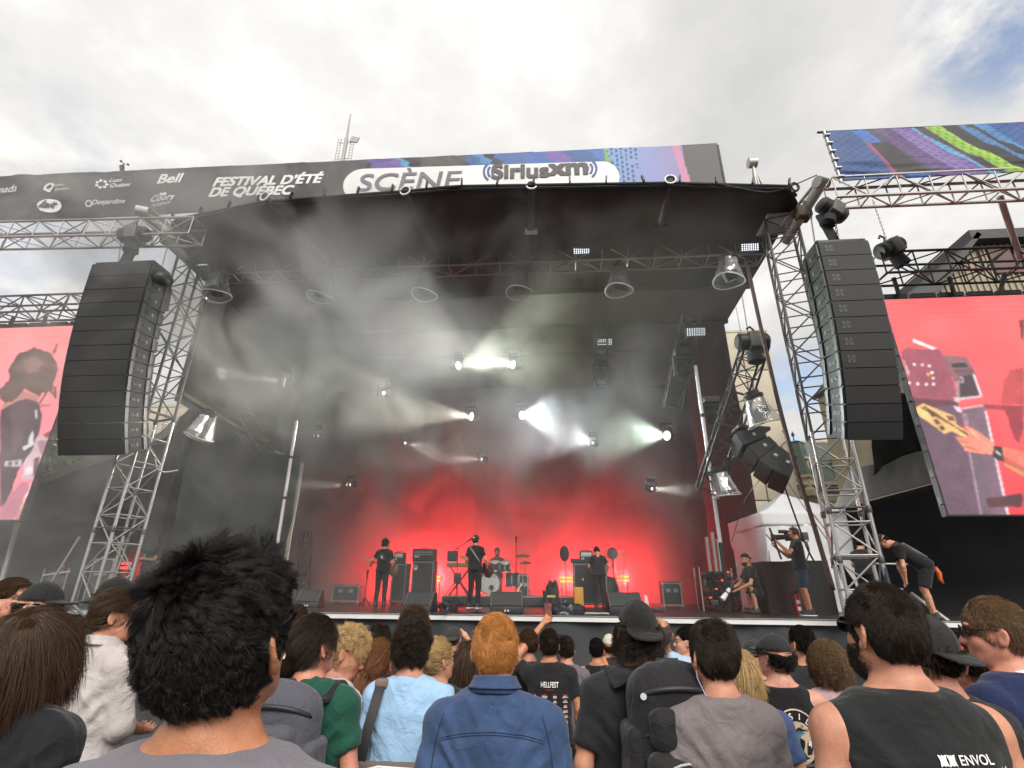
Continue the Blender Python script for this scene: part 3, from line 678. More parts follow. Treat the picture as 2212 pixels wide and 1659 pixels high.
# ================================================================== LINE ARRAYS
m_cab = mat('speaker cabinet paint', (.016, .016, .017), .6, var=.15, bump=.25, bscale=250)
def grille_mat():
    m = mat('speaker grille', (.013, .013, .014), .55); t = m.node_tree; b = t.nodes['Principled BSDF']
    co = N(t, 'ShaderNodeTexCoord'); v = N(t, 'ShaderNodeTexVoronoi'); v.inputs['Scale'].default_value = 110; L(t, co.outputs['Object'], v.inputs['Vector'])
    bp = N(t, 'ShaderNodeBump'); bp.inputs['Strength'].default_value = .8; bp.inputs['Distance'].default_value = .004; L(t, v.outputs['Distance'], bp.inputs['Height']); L(t, bp.outputs[0], b.inputs['Normal'])
    return m
m_grille = grille_mat()
m_emb = mat('emblem grey', (.06, .06, .064), .6); m_tagw = mat('label white', (.6, .6, .62), .6); m_rig = mat('rigging steel', (.06, .06, .062), .4, .5)
def cabinet_meshes(w, h, d, side):
    b = MB(); hr = h*.80
    for (s0, s1) in ((1, 0),):
        vs = []
        for x in (-w/2, w/2): vs += [(x, 0, 0), (x, 0, -h), (x, d*.45, -h*.97), (x, d, -hr-(h-hr)*.5), (x, d, -(h-hr)*.5), (x, d*.45, -h*.03)]
        b.add(vs, [(0, 5, 4, 3, 2, 1), (6, 7, 8, 9, 10, 11), (0, 1, 7, 6), (1, 2, 8, 7), (2, 3, 9, 8), (3, 4, 10, 9), (4, 5, 11, 10), (5, 0, 6, 11)])
    body = b.mesh('cabinet_shell', m_cab)
    g = MB().box((0, -.012, -h/2), (w-.012, .022, h-.010)).mesh('grille', m_grille)
    rig = MB().box((0, 0, -h/2), (.028, .08, h-.03)).mesh('rigging_rail', m_rig)
    e = MB(); ex = side*(w/2-.16)
    for (i, k) in ((0, 0), (1, 0), (0, 1), (1, 1)): e.box((ex+(i-.5)*.075, -.0255, -h*.48+(k-.5)*.075), (.058, .005, .058))
    for sx in (0,): e.box((ex+.0, -.0255, -h*.48), (.03, .006, .03))
    emb = e.mesh('emblem', m_emb)
    lab = MB().box((side*(w/2+.004), d*.52, -h*.5), (.008, .05, .07)).mesh('side_label', mat('label grey', (.17, .17, .18), .6))
    hd = MB().box((side*(w/2+.006), d*.33, -h*.5), (.012, .13, .05)).mesh('handle', M_BLACK)
    return body, g, rig, emb, lab, hd
def line_array(loc, n, w, h, d, yaw, tilts, side, label, name='line_array_speaker', group=None, emblem_to=8, label_from=0):
    t = empty(name, loc, yaw, label, 'line array', group); ms = cabinet_meshes(w, h, d, side)
    y = z = a = 0.
    for i in range(n):
        a += rad(tilts[min(i, len(tilts)-1)])
        c = link(bpy.data.objects.new('speaker_cabinet', ms[0]), t); c.location = (0, y, z); c.rotation_euler = (a, 0, 0)
        for k, nm in enumerate(('grille', 'rigging', 'emblem', 'side_label', 'handle')):
            if nm == 'emblem' and i >= emblem_to: continue
            if nm == 'side_label' and i < label_from: continue
            if nm == 'rigging':
                for sx in (-1, 1):
                    for yy in (.05, d*.8): q = link(bpy.data.objects.new('rigging_rail', ms[2]), c); q.location = (sx*(w/2+.014), yy, 0); q.scale = (1, 1, 1 if yy < .1 else .9)
                continue
            link(bpy.data.objects.new(nm, ms[k+1]), c)
        y += (h+.003)*math.sin(a); z -= (h+.003)*math.cos(a)
    f = MB().box((0, d*.45, .05), (w*.96, d*.8, .07)).box((w*.45, d*.45, .0), (.05, d*.9, .12)).box((-w*.45, d*.45, .0), (.05, d*.9, .12)).build('flying_frame', M_BLACK, t, bevel=.01)
    return t
PAG = 'main line arrays flanking the stage'
a0 = at(1762, 528, Y=7.95); a1 = at(1877, 517, Y=7.85); b0 = at(1800, 960, Y=8.6)
hR = (a0.z-b0.z)/12
line_array(((a0.x+a1.x)/2, 7.9, (a0.z+a1.z)/2), 12, a1.x-a0.x, hR, .62, 0, [1, .8, 1, 1, 1.4, 1.6, 1.8, 2.0, 2.4, 2.8, 3.4, 3.6], -1, 'tall black line array speaker stack hanging clear of smoke beside the right video screen', group=PAG, label_from=0)
l0 = at(202, 570, Y=8.7); l1 = at(331, 566, Y=8.7); lb = at(290, 978, Y=9.3)
hL = (l0.z-lb.z)/13*1.01
line_array(((l0.x+l1.x)/2, 8.7, l1.z), 13, l1.x-l0.x, hL, .66, rad(0), [1.2, .8, 1, 1.2, 1.2, 1.4, 1.6, 1.8, 2.0, 2.4, 2.6, 3], 1, 'tall black line array speaker stack veiled by smoke beside the left video screen', group=PAG, emblem_to=0)
def hoist(loc, rz, label, s=1., tilt=0.):
    h = empty('chain_hoist', loc, rz, label, 'chain hoist', 'chain hoists above the stage'); h.rotation_euler[1] = tilt
    MB().lathe([(.10*s, -.24*s), (.135*s, -.2*s), (.135*s, .2*s), (.10*s, .24*s)], d=(1, 0, 0), n=14).build('motor_body', M_BLACK, h, 'auto')
    MB().box((.02*s, 0, -.02), (.2*s, .3*s, .26*s)).build('gear_box', mat('hoist grey', (.10, .09, .08), .5, var=.2), h, bevel=.02)
    MB().tube([(0, 0, .13*s), (.05*s, 0, .2*s), (0, 0, .26*s), (-.05*s, 0, .22*s)], .018*s, 6).build('hook', M_CHAIN, h)
    MB().lathe([(.03*s, -.12*s), (.1*s, -.16*s), (.12*s, -.34*s), (.09*s, -.36*s)], n=10).build('chain_bag', m_drape, h, 'auto')
    return h
mR = at(1797, 455, Y=8.1); hoist(mR, .3, 'black chain hoist hanging over the right speaker stack', 1.15, .5)
MB_ = MB().box((0, 0, 0), (.16, .05, .62), R=Matrix.Rotation(-.22, 3, 'Y')); sp = at(1787, 492, Y=8.1)
o = MB_.build('flying_strap', m_drape); o.location = sp; tag(o, 'wide black strap between hoist and right speaker stack', 'strap')
chain('hoist_chain', at(1803, 470, Y=8.05), at(1810, 516, Y=8.05), 'twisted chain under the hoist of the right speaker stack', 'hoist chains', .016)
chain('hoist_chain', at(1752, 470, Y=8.6), at(1761, 530, Y=8.3), 'dark chain rising left of the right speaker stack', 'hoist chains', .012)
chain('hoist_chain', at(1736, 430, Y=8.3), at(1752, 472, Y=8.6), 'short chain with hook under the right tube arm', 'hoist chains', .018)
mL = at(290, 508, Y=8.9); hoist(mL, .1, 'black chain hoist hanging over the left speaker stack', 1.35, -.1)
o = MB().box((0, 0, 0), (.24, .08, .8), R=Matrix.Rotation(.12, 3, 'Y')).build('flying_strap', m_drape); o.location = at(283, 541, Y=8.95); tag(o, 'wide dark strap between hoist and left speaker stack', 'strap')
chain('hoist_chain', at(262, 520, Y=9), at(255, 570, Y=9), 'thin chain left of the strap above the left speaker stack', 'hoist chains', .012)
chain('hoist_chain', at(365, 520, Y=9.2), at(346, 590, Y=9.2), 'thin chain right of the left speaker stack top', 'hoist chains', .012)
chain('hoist_chain', at(8, 520, Y=9.1), at(-6, 552, Y=9.1), 'short chain under the left wing truss at the picture edge', 'hoist chains', .014)
# dome shaped horn on the inner side of the left stack
hp = at(352, 603, Y=8.9)
o = MB().ball((0, 0, 0), (.16, .2, .15), 14, 10).build('rigging_motor', M_BLACK, None, True); o.location = hp; tag(o, 'rounded black motor at the upper inner corner of the left speaker stack', 'motor')
o = MB().box((0, 0, 0), (.3, .5, .55), R=Matrix.Rotation(.12, 3, 'X')).build('box_speaker', m_cab, None, bevel=.02); o.location = at(338, 640, Y=9.2); tag(o, 'small black box speaker tucked behind the left stack top', 'speaker')
# ================================================================== VIDEO SCREENS
m_scr = mat('led screen', (.02, .02, .02), .6, attr='print', emit=(1, 1, 1), estr=.82)
m_scr.node_tree.nodes['Principled BSDF'].inputs['Base Color'].default_value = (.02, .02, .02, 1)
for l in list(m_scr.node_tree.links):
    if l.to_socket.name == 'Base Color': m_scr.node_tree.links.remove(l)
def inpoly(px, py, poly):
    r = np.zeros(len(px), bool); n = len(poly)
    for i in range(n):
        x0, y0 = poly[i]; x1, y1 = poly[(i+1) % n]
        c = ((y0 > py) != (y1 > py)) & (px < (x1-x0)*(py-y0)/((y1-y0) if y1 != y0 else 1e-9)+x0); r ^= c
    return r
def screen(name, Ys, x0, x1, z0, z1, zoom, painter, label):
    s = empty(name, (x0, Ys, z0), 0, label, 'video screen'); ox, oy, k = zoom
    cam3 = np.array([_R, _U, _f])
    def col(P, a, b):
        W_ = P+np.array([x0, Ys, z0])-np.array([0, 0, CAM_H]); q = W_ @ cam3.T
        u = 1106+FPX*q[:, 0]/q[:, 2]; v = 829.5-FPX*q[:, 1]/q[:, 2]
        return painter((u*1.8228-ox)/k, (v*1.8228-oy)/k, P)
    def fn(a, b): return np.stack([(x1-x0)*a, 0*a, (z1-z0)*b], 1)
    grid_obj('picture', 330, 330, fn, m_scr, s, col, smooth=False)
    w, h = x1-x0, z1-z0
    MB().box((w/2, .08, h/2), (w+.06, .14, h+.06)).build('cabinet', M_BLACK, s)
    for i in range(int(w/.6)+1):
        MB().box((.3+i*.6, .05, h+.09), (.5, .1, .1)).build('hanging_bar', M_BLACK, s)
    for i in range(9):
        for xx in (-.045, w+.045): MB().box((xx, .03, (i+.5)*h/9), (.05, .1, .14)).build('panel_latch', m_rig, s)
    return s
def paint(u, v, layers, base):
    c = base.copy()
    for poly, colr, soft in layers:
        j = vnoise(np.stack([u*.02, v*.02, 0*u], 1), 3)*soft+vnoise(np.stack([u*.07, v*.07, 0*u], 1), 4)*soft*.7
        m = inpoly(u+j, v+j, poly); sh = 1+.16*vnoise(np.stack([u[m]*.012+len(poly), v[m]*.012, 0*u[m]], 1), 5)+.10*vnoise(np.stack([u[m]*.05, v[m]*.05, 0*u[m]+len(poly)], 1), 6); c[m] = np.array(lin(*colr))*sh[:, None]
    q = c.reshape(330, 330, 3)                       # the camera picture on the screen is soft and grainy, with visible rows
    for _ in range(2): q[1:-1] = (q[:-2]+2*q[1:-1]+q[2:])/4; q[:, 1:-1] = (q[:, :-2]+2*q[:, 1:-1]+q[:, 2:])/4
    c = q.reshape(-1, 3); c = c*(1+.07*np.random.default_rng(2).normal(size=(len(c), 1)))
    return np.clip(c*np.where((np.arange(len(c))//330 % 3) == 0, .93, 1.02)[:, None], .003, 1)
def paintR(u, v, P):
    t = np.clip((v-120)/1480, 0, 1)[:, None]
    base = np.array(lin(246, 104, 106))*(1-t)+np.array(lin(236, 50, 62))*t
    base = base*(1+.22*vnoise(np.stack([u*.006, v*.006, 0*u], 1), 8)[:, None])
    stripe = ((np.sin(v*.19+u*.004) > .55)*np.clip(1-v/900, 0, 1)*.16)[:, None]; base = base*(1-stripe)
    mar, gry, drk = (150, 70, 88), (122, 88, 100), (62, 44, 54)
    Ls = [([(1000, 615), (1092, 600), (1092, 860), (1060, 850), (935, 850), (945, 700)], (186, 66, 70), 6), ([(960, 880), (1092, 860), (1092, 1010), (1060, 1120), (1020, 1080)], (150, 44, 56), 6), ([(1060, 280), (1092, 270), (1092, 420), (1070, 400)], (110, 44, 50), 4),
          ([(820, 850), (1092, 860), (1092, 910), (830, 880)], (150, 50, 60), 3),
          ([(255, 490), (300, 470), (520, 480), (600, 640), (640, 830), (720, 1000), (700, 1010), (330, 880), (270, 620)], mar, 4), ([(280, 800), (640, 830), (650, 870), (300, 870)], (96, 44, 58), 3),
          ([(330, 880), (640, 850), (720, 1190), (800, 1602), (535, 1602)], (98, 72, 88), 0), ([(640, 880), (820, 850), (990, 1602), (795, 1602), (700, 1000)], (116, 88, 104), 0), ([(700, 1160), (790, 1160), (880, 1602), (795, 1602)], (104, 84, 98), 0),
          ([(540, 515), (700, 530), (755, 620), (805, 800), (640, 830), (620, 700)], (136, 92, 100), 0), ([(596, 572), (690, 565), (715, 598), (604, 600)], (50, 36, 44), 0), ([(612, 610), (740, 606), (746, 640), (622, 642)], (106, 72, 82), 0), ([(640, 655), (745, 645), (788, 792), (652, 802)], drk, 0), ([(625, 700), (650, 690), (654, 800), (640, 830)], (170, 130, 136), 0),
          ([(646, 662), (674, 660), (684, 702), (654, 706)], (176, 150, 156), 0), ([(652, 670), (668, 668), (674, 694), (660, 697)], drk, 0),
          ([(742, 645), (752, 645), (806, 796), (796, 800)], (250, 225, 228), 0), ([(650, 806), (800, 790), (806, 800), (652, 822)], (226, 190, 196), 0), ([(610, 800), (650, 805), (656, 835), (625, 832)], (222, 196, 200), 0), ([(612, 862), (655, 868), (668, 905), (640, 900)], (236, 200, 206), 0), ([(666, 875), (812, 852), (820, 862), (668, 886)], (220, 170, 178), 0),
          ([(826, 900), (838, 900), (990, 1602), (976, 1602)], (244, 216, 226), 0), ([(715, 1170), (725, 1170), (806, 1602), (795, 1602)], (172, 140, 158), 0), ([(676, 918), (696, 915), (716, 985), (694, 988)], (190, 160, 172), 0), ([(684, 926), (692, 925), (708, 976), (698, 978)], (80, 60, 72), 0),
          ([(340, 405), (495, 468), (470, 478), (335, 425)], (250, 238, 236), 0), ([(270, 540), (310, 630), (306, 655), (296, 640)], (240, 190, 190), 0),
          ([(830, 1495), (960, 1470), (1080, 1455), (1092, 1500), (1075, 1545), (850, 1552)], (84, 40, 52), 5),
          ([(345, 880), (405, 845), (620, 930), (632, 985), (722, 1050), (692, 1078), (600, 1032), (552, 1052), (500, 1012), (348, 905)], (232, 184, 118), 0),
          ([(440, 905), (470, 898), (500, 930), (470, 940)], (70, 40, 36), 0), ([(470, 955), (500, 950), (530, 985), (500, 990)], (90, 56, 44), 0), ([(560, 925), (610, 930), (622, 965), (580, 960)], (120, 70, 50), 0), ([(510, 1000), (540, 995), (560, 1022), (530, 1028)], (66, 40, 36), 0)]
    for k in range(4): Ls.append(([(382+k*9, 872-k*4), (390+k*9, 870-k*4), (716+k*2, 1050+k*5), (708+k*2, 1055+k*5)], (96, 58, 40), 0))
    Ls += [([(690, 992), (760, 1020), (884, 1108), (905, 1135), (884, 1192), (840, 1190), (768, 1182), (690, 1168), (680, 1140), (640, 1095), (626, 1068), (690, 1078), (722, 1052), (690, 1015)], (236, 140, 118), 2), ([(690, 1130), (770, 1150), (760, 1160), (688, 1142)], (190, 92, 78), 0), ([(640, 1090), (720, 1110), (715, 1118), (650, 1102)], (196, 100, 84), 0), ([(700, 1000), (760, 1040), (800, 1100), (740, 1050)], (246, 164, 140), 0),
           ([(930, 1138), (1000, 1150), (1095, 1172), (1095, 1330), (1010, 1270), (930, 1238)], (226, 116, 98), 2), ([(950, 1200), (1095, 1280), (1095, 1330), (935, 1240)], (190, 84, 74), 0), ([(955, 1250), (1095, 1310), (1095, 1345), (960, 1265)], (196, 140, 90), 0),
           ([(888, 1128), (945, 1140), (955, 1238), (915, 1235), (876, 1200)], (40, 34, 38), 0), ([(900, 1160), (930, 1185), (935, 1200), (900, 1178)], (210, 200, 205), 0)]
    for x, y in ((345, 577), (400, 582), (448, 588), (466, 634), (474, 672), (476, 714), (428, 714), (370, 710), (312, 702)): Ls.append(([(x-8, y-8), (x+8, y-8), (x+8, y+8), (x-8, y+8)], (248, 232, 226), 0))
    Ls.append(([(432, 638), (446, 634), (448, 658), (436, 660)], (240, 190, 60), 0))
    return paint(u, v, Ls, base)
screen('video_screen', 10.6, 7.5, 12.6, 3.22, 7.98, (3400, 1100, .5788), paintR, 'big red video screen showing a hand on a pale guitar head and speaker cabinet')
def paintL(u, v, P):
    t = np.clip((v-250)/960, 0, 1)[:, None]
    base = np.array(lin(255, 150, 148))*(1-t)+np.array(lin(236, 130, 150))*t
    base = base*(1+.10*vnoise(np.stack([u*.01, v*.01, 0*u], 1), 8)[:, None])
    base = base*(1-((np.sin(v*.2) > .6)*np.clip(1-(v-250)/400, 0, 1)*.1)[:, None])
    hair = (84, 58, 50); sk = (196, 128, 116)
    Ls = [([(150, 1030), (240, 990), (320, 760), (330, 1240), (60, 1240)], (240, 206, 186), 4), ([(0, 1130), (130, 1010), (150, 1040), (60, 1240), (0, 1240)], (196, 116, 136), 6), ([(60, 1240), (130, 1100), (190, 1020), (205, 1030), (110, 1240)], (206, 120, 128), 3),
          ([(175, 800), (300, 775), (290, 880), (240, 990), (110, 1005), (120, 930)], (206, 176, 182), 4), ([(190, 815), (280, 800), (262, 870), (200, 880)], (160, 120, 130), 3), ([(130, 950), (250, 930), (240, 965), (120, 985)], (236, 216, 220), 2), ([(215, 780), (325, 725), (325, 745), (235, 800)], (140, 70, 80), 0), ([(170, 900), (200, 890), (190, 980), (165, 990)], (110, 70, 80), 0),
          ([(0, 640), (60, 560), (110, 560), (200, 590), (190, 620), (130, 615), (0, 690)], sk, 5), ([(0, 655), (80, 615), (140, 600), (195, 620), (212, 690), (200, 770), (150, 880), (90, 960), (60, 1060), (20, 1130), (0, 1140)], (76, 58, 66), 3), ([(60, 660), (120, 625), (150, 640), (130, 760), (60, 900)], (92, 70, 78), 8),
          ([(40, 510), (55, 440), (90, 375), (170, 345), (255, 370), (292, 430), (285, 500), (262, 540), (268, 590), (250, 560), (200, 588), (130, 560), (95, 600), (60, 610), (20, 615), (0, 600), (0, 560)], hair, 9), ([(120, 420), (180, 390), (230, 420), (200, 470), (140, 470)], (140, 96, 82), 12), ([(70, 480), (120, 460), (130, 520), (80, 530)], (60, 42, 40), 10),
          ([(262, 370), (285, 322), (292, 326), (276, 375)], (150, 80, 76), 0), ([(268, 540), (282, 540), (284, 598), (274, 600)], (90, 50, 50), 0), ([(195, 620), (250, 540), (254, 545), (202, 628)], (130, 70, 72), 0), ([(200, 630), (250, 628), (256, 640), (202, 642)], (206, 110, 112), 0),
          ([(176, 660), (184, 655), (188, 700), (180, 700)], (230, 215, 220), 0), ([(150, 790), (168, 760), (172, 830), (120, 860), (110, 840), (140, 830)], (216, 206, 214), 2), ([(25, 915), (110, 905), (108, 940), (20, 940)], (190, 176, 186), 0), ([(40, 920), (60, 916), (58, 934), (42, 936)], (76, 58, 66), 0), ([(76, 916), (90, 914), (88, 932), (78, 934)], (76, 58, 66), 0),
          ([(168, 1062), (176, 1060), (170, 1088), (164, 1090)], (120, 90, 96), 0), ([(182, 1058), (206, 1052), (206, 1058), (184, 1064)], (120, 90, 96), 0), ([(192, 1060), (196, 1058), (192, 1086), (188, 1088)], (120, 90, 96), 0), ([(200, 1086), (210, 1056), (214, 1084)], (120, 90, 96), 0)]
    return paint(u, v, Ls, base)
screen('video_screen', 11.0, -17.2, -12.35, 3.2, 8.27, (0, 1100, .7834), paintL, 'pink video screen showing a curly haired person in a dark shirt by drums')
qa = at(1893, 582, Y=10.4)
truss('screen_truss', (qa.x, 10.4, qa.z), (13.5, 10.4, qa.z-.02), .55, (0, 0, 1), 9, 'black truss carrying the right video screen', 'black screen trusses', M_STEEL, .03, .018)
qb = at(190, 660, Y=10.8)
truss('screen_truss', (-18, 10.8, qb.z), (qb.x+.3, 10.8, qb.z-.03), .5, (0, 0, 1), 9, 'black truss carrying the left video screen', 'black screen trusses', M_STEEL, .03, .018)
hoist(at(1922, 536, Y=10.2), .2, 'long black chain hoist resting on the right screen truss', 1.4, -.45)
chain('hoist_chain', at(1885, 432, Y=9.2), at(1916, 522, Y=10.1), 'long chain from the right wing truss down to the screen hoist', 'hoist chains', .012)
for i, (u0, v0, u1, v1) in enumerate(((1930, 600, 1943, 640), (2050, 598, 2062, 638), (2170, 590, 2160, 636), (30, 685, 20, 706), (100, 682, 92, 704))):
    Yq = 10.45 if u0 > 1000 else 10.9
    o = rod('screen_sling', at(u0, v0, Y=Yq), at(u1, v1, Y=Yq+.08), .045, M_BLACK); tag(o, ['black sling at the inner end of the right screen truss', 'black sling near the middle of the right screen truss', 'black sling at the outer end of the right screen truss', 'black sling at the outer end of the left screen truss', 'black sling at the inner end of the left screen truss'][i], 'sling', 'slings holding the video screens')
bp0 = at(2160, 425, Y=9.2); bp1 = at(2205, 560, Y=10.3)
tag(rod('brace_pole', bp0, bp1, .06, M_ALUD), 'slanting grey brace pole at the far right below the wing truss', 'pole')
# ================================================================== SCRIMS, TENT
def scrim(name, Yq, top, v_bot, m, label, cat='scrim', amp=.05, nx=80, ny=30, bot=None, fold=1.2, seed=1):
    """cloth whose top edge follows photo positions; bottom edge at a height or along positions"""
    T = [at(u, v, Y=Yq) for u, v in top]; B = [at(u, v, Y=Yq) for u, v in bot] if bot else None
    o0 = Vector((T[0].x, Yq, 0))
    def fn(s, t):
        q = np.linspace(0, 1, len(T)); tx = np.interp(s, q, [p.x for p in T]); tz = np.interp(s, q, [p.z for p in T])
        if B: q2 = np.linspace(0, 1, len(B)); bx = np.interp(s, q2, [p.x for p in B]); bz = np.interp(s, q2, [p.z for p in B])
        else: bx = tx; bz = np.full_like(tx, v_bot)
        x = bx+(tx-bx)*t; z = bz+(tz-bz)*t
        y = amp*vnoise(np.stack([x*fold+z*.5, z*.5, 0*x], 1), seed)+amp*.5*vnoise(np.stack([x*fold*2-z*1.2, z*1.3, 0*x], 1), seed+1)
        return np.stack([x-o0.x, y, z], 1)
    o = grid_obj(name, nx, ny, fn, m, thick=.01); o.location = o0; return tag(o, label, cat)
scrim('black_scrim', 13.6, [(-400, 1190), (0, 1058), (115, 1020), (350, 934), (432, 884)], gz(13), m_drape2, 'large smoky black scrim closing the wing under the left video screen', seed=2, amp=.12, fold=.7)
scrim('black_scrim', 16.5, [(418, 872), (520, 935), (600, 980), (650, 985)], SZ, m_drape, 'black cloth closing the left wing inside the stage behind the white pole', seed=4, amp=.1, fold=.7)
scrim('canopy_strip', 13.3, [(-120, 1090), (115, 1018), (345, 934), (432, 876)], 0, mat('grey canopy cloth', (.30, .29, .27), .8, var=.15), 'grey canopy strip sloping up behind the left tower', 'canopy', .02, 60, 6, [(-120, 1112), (110, 1040), (350, 950), (436, 886)], 2, 4)
scrim('grey_drape', 12.6, [(385, 900), (412, 880), (434, 866)], 0, mat('translucent grey cloth', (.085, .082, .078), .85, var=.2, vscale=1.5), 'grey gathered drape hanging to a point right of the left tower', 'drape', .10, 30, 40, [(305, 1190), (318, 1196), (330, 1190)], 3, 5)
scrim('black_scrim', 13.4, [(1826, 1097), (2014, 1046), (2100, 1020), (2600, 990)], gz(13), m_drape, 'large black scrim closing the wing under the right video screen', seed=8, amp=.08, fold=.6)
scrim('canopy_strip', 13.1, [(1838, 1012), (1905, 1000), (1985, 955), (2010, 930)], 0, mat('pale canopy cloth', (.42, .41, .39), .8, var=.1), 'pale canopy cloth sloping behind the right tower below the right screen', 'canopy', .05, 40, 24, [(1802, 1100), (1880, 1078), (1960, 1058), (2025, 1040)], 2.2, 6)
scrim('mesh_net', 12.7, [(1885, 840), (1920, 845), (1960, 850), (1985, 860)], 0, mat('black netting', (.018, .02, .017), .9, var=.3), 'crumpled black netting hanging beside the right screen', 'netting', .10, 30, 24, [(1882, 1030), (1905, 1008), (1950, 985), (2020, 965)], 3, 7)
wb = at(395, 850, X=-9.72); wb2 = at(592, 972, X=-9.72)
tag(rod('drape_beam', wb, wb2, .07, mat('rusty beam', (.09, .07, .05), .7, var=.3)), 'brown beam along the lower edge of the left side drape', 'beam')
def tent():
    Yt = 13.5; nc = at(1644, 1106, Y=Yt); rc = at(1824, 1104, Y=Yt); lc = at(1577, 1128, Y=Yt+2.4); pk = at(1670, 1066, Y=Yt+1.2)
    m = mat('white tent cloth', (.86, .86, .88), .75, var=.04, bump=.35, bscale=5)
    x0, x1 = nc.x, rc.x+.25; y0, y1 = Yt, Yt+2.5; ze = nc.z; zv = ze-.30
    t = empty('pop_up_tent', (x0, y0, SZ), 0, 'white pop up tent standing behind the camera operator on stage', 'tent')
    w, d, h, hv = x1-x0, y1-y0, ze-SZ, zv-SZ; pz = pk.z-SZ; c = (w*.5, d*.5)
    def wall(name, ax, bx, ay, by, seed):
        def fn(s, q):
            x = ax+(bx-ax)*s; y = ay+(by-ay)*s; z = hv*q+.01
            n = .05*vnoise(np.stack([s*3+z*.4, z*1.1, 0*s], 1), seed)+.03*vnoise(np.stack([s*8-z*2.5, z*2.2, 0*s], 1), seed+1)+.012*vnoise(np.stack([s*17+z*3, z*3.5, 0*s], 1), seed+2)
            L_ = math.hypot(bx-ax, by-ay); return np.stack([x-n*(by-ay)/L_, y-n*(ax-bx)/L_*-1*-1, z], 1)
        return grid_obj(name, 50, 40, fn, m, t, thick=.008)
    wall('wall', 0, w, 0, 0, 31); wall('wall', 0, 0, d, 0, 32); wall('wall', w, w, 0, d, 33); wall('wall', 0, w, d, d, 34)
    for s, (p, q) in enumerate((((-.04, -.04), (w+.04, -.04)), ((-.04, d+.04), (-.04, -.04)), ((w+.04, -.04), (w+.04, d+.04)))):
        def fn(a, b, p=p, q=q):
            x = p[0]+(q[0]-p[0])*a; y = p[1]+(q[1]-p[1])*a; n = .012*vnoise(np.stack([a*9, b*2+s, 0*a], 1), 40+s)
            return np.stack([x+n, y+n, hv-.02+(h-hv+.02)*b-.03*np.sin(a*math.pi)*(1-b)*.5], 1)
        grid_obj('valance', 40, 6, fn, m, t, thick=.006)
    cr = [(-.04, -.04), (w+.04, -.04), (w+.04, d+.04), (-.04, d+.04)]
    for k in range(4):
        A, B = cr[k], cr[(k+1) % 4]
        def fn(a, b, A=A, B=B):
            ex = A[0]+(B[0]-A[0])*a; ey = A[1]+(B[1]-A[1])*a; r = b
            return np.stack([ex+(c[0]-ex)*r, ey+(c[1]-ey)*r, h+(pz-h)*r**1.25-.05*np.sin(r*math.pi)*np.sin(a*math.pi)], 1)
        grid_obj('roof_panel', 24, 16, fn, m, t, thick=.006)
    rod('corner_leg', (.03, .03, 0), (.03, .03, h), .02, M_ALU, t)
tent()
# ================================================================== LIGHTS
m_ledw = mat('led white', (.8, .85, .9), .3, emit=(.85, .93, 1), estr=1.0)
m_ledc = [mat('led dot %s' % n, c, .3, emit=c, estr=3.) for n, c in (('white', (.9, 1, 1)), ('pink', (1, .5, .9)), ('green', (.5, 1, .6)), ('blue', (.55, .7, 1)), ('yellow', (1, .95, .5)))]
m_lensdark = mat('dark lens', (.02, .02, .025), .1)
m_clear = bpy.data.materials.new('clear rain cover'); m_clear.use_nodes = True
def _clear():
    t = m_clear.node_tree; t.nodes.clear(); o = N(t, 'ShaderNodeOutputMaterial'); mx = N(t, 'ShaderNodeMixShader'); tr = N(t, 'ShaderNodeBsdfTransparent'); gl = N(t, 'ShaderNodeBsdfGlossy'); lw = N(t, 'ShaderNodeLayerWeight')
    tr.inputs[0].default_value = (.93, .93, .93, 1); gl.inputs['Roughness'].default_value = .12
    co = N(t, 'ShaderNodeTexCoord'); n = N(t, 'ShaderNodeTexNoise'); n.inputs['Scale'].default_value = 9; L(t, co.outputs['Object'], n.inputs['Vector']); bp = N(t, 'ShaderNodeBump'); bp.inputs['Strength'].default_value = .6; bp.inputs['Distance'].default_value = .05
    L(t, n.outputs[0], bp.inputs['Height']); L(t, bp.outputs[0], gl.inputs['Normal']); lw.inputs[0].default_value = .35
    mr = N(t, 'ShaderNodeMapRange'); L(t, lw.outputs['Facing'], mr.inputs[0]); mr.inputs[3].default_value = .13; mr.inputs[4].default_value = .62
    L(t, mr.outputs[0], mx.inputs[0]); df = N(t, 'ShaderNodeBsdfDiffuse'); df.inputs[0].default_value = (.8, .8, .8, 1); m0 = N(t, 'ShaderNodeMixShader'); m0.inputs[0].default_value = .13; L(t, tr.outputs[0], m0.inputs[1]); L(t, df.outputs[0], m0.inputs[2]); L(t, m0.outputs[0], mx.inputs[1]); L(t, gl.outputs[0], mx.inputs[2]); L(t, mx.outputs[0], o.inputs[0])
_clear()
m_rim = mat('cover rim', (.7, .7, .66), .5)
m_foil = mat('silver foil', (.80, .81, .83), .28, .85, bump=1.0, bscale=7)
def flood(u, v, Yq, label, tilt=.35, w=.40, rz=0., lit=1):
    p = at(u, v, Y=Yq); f = empty('led_flood_light', p, rz, label, 'flood light', 'led flood lights in the rig'); f.rotation_euler[0] = tilt
    MB().box((0, .06, 0), (w, .12, w*.48)).build('housing', M_BLACK, f, bevel=.01)
    d = MB()
    for i in range(8):
        for k in range(4): d.lathe([(.0155, 0), (.0155, .01)], (-w/2+w*(i+.5)/8, -.002, -w*.22+w*.44*(k+.5)/4), (0, -1, 0), 6)
    o = d.build('led_array', m_ledw, f)
    MB().tube([(-w/2-.02, .06, 0), (-w/2-.02, .06, w*.4), (w/2+.02, .06, w*.4), (w/2+.02, .06, 0)], .014, 6).build('yoke', M_BLACK, f)
    return f
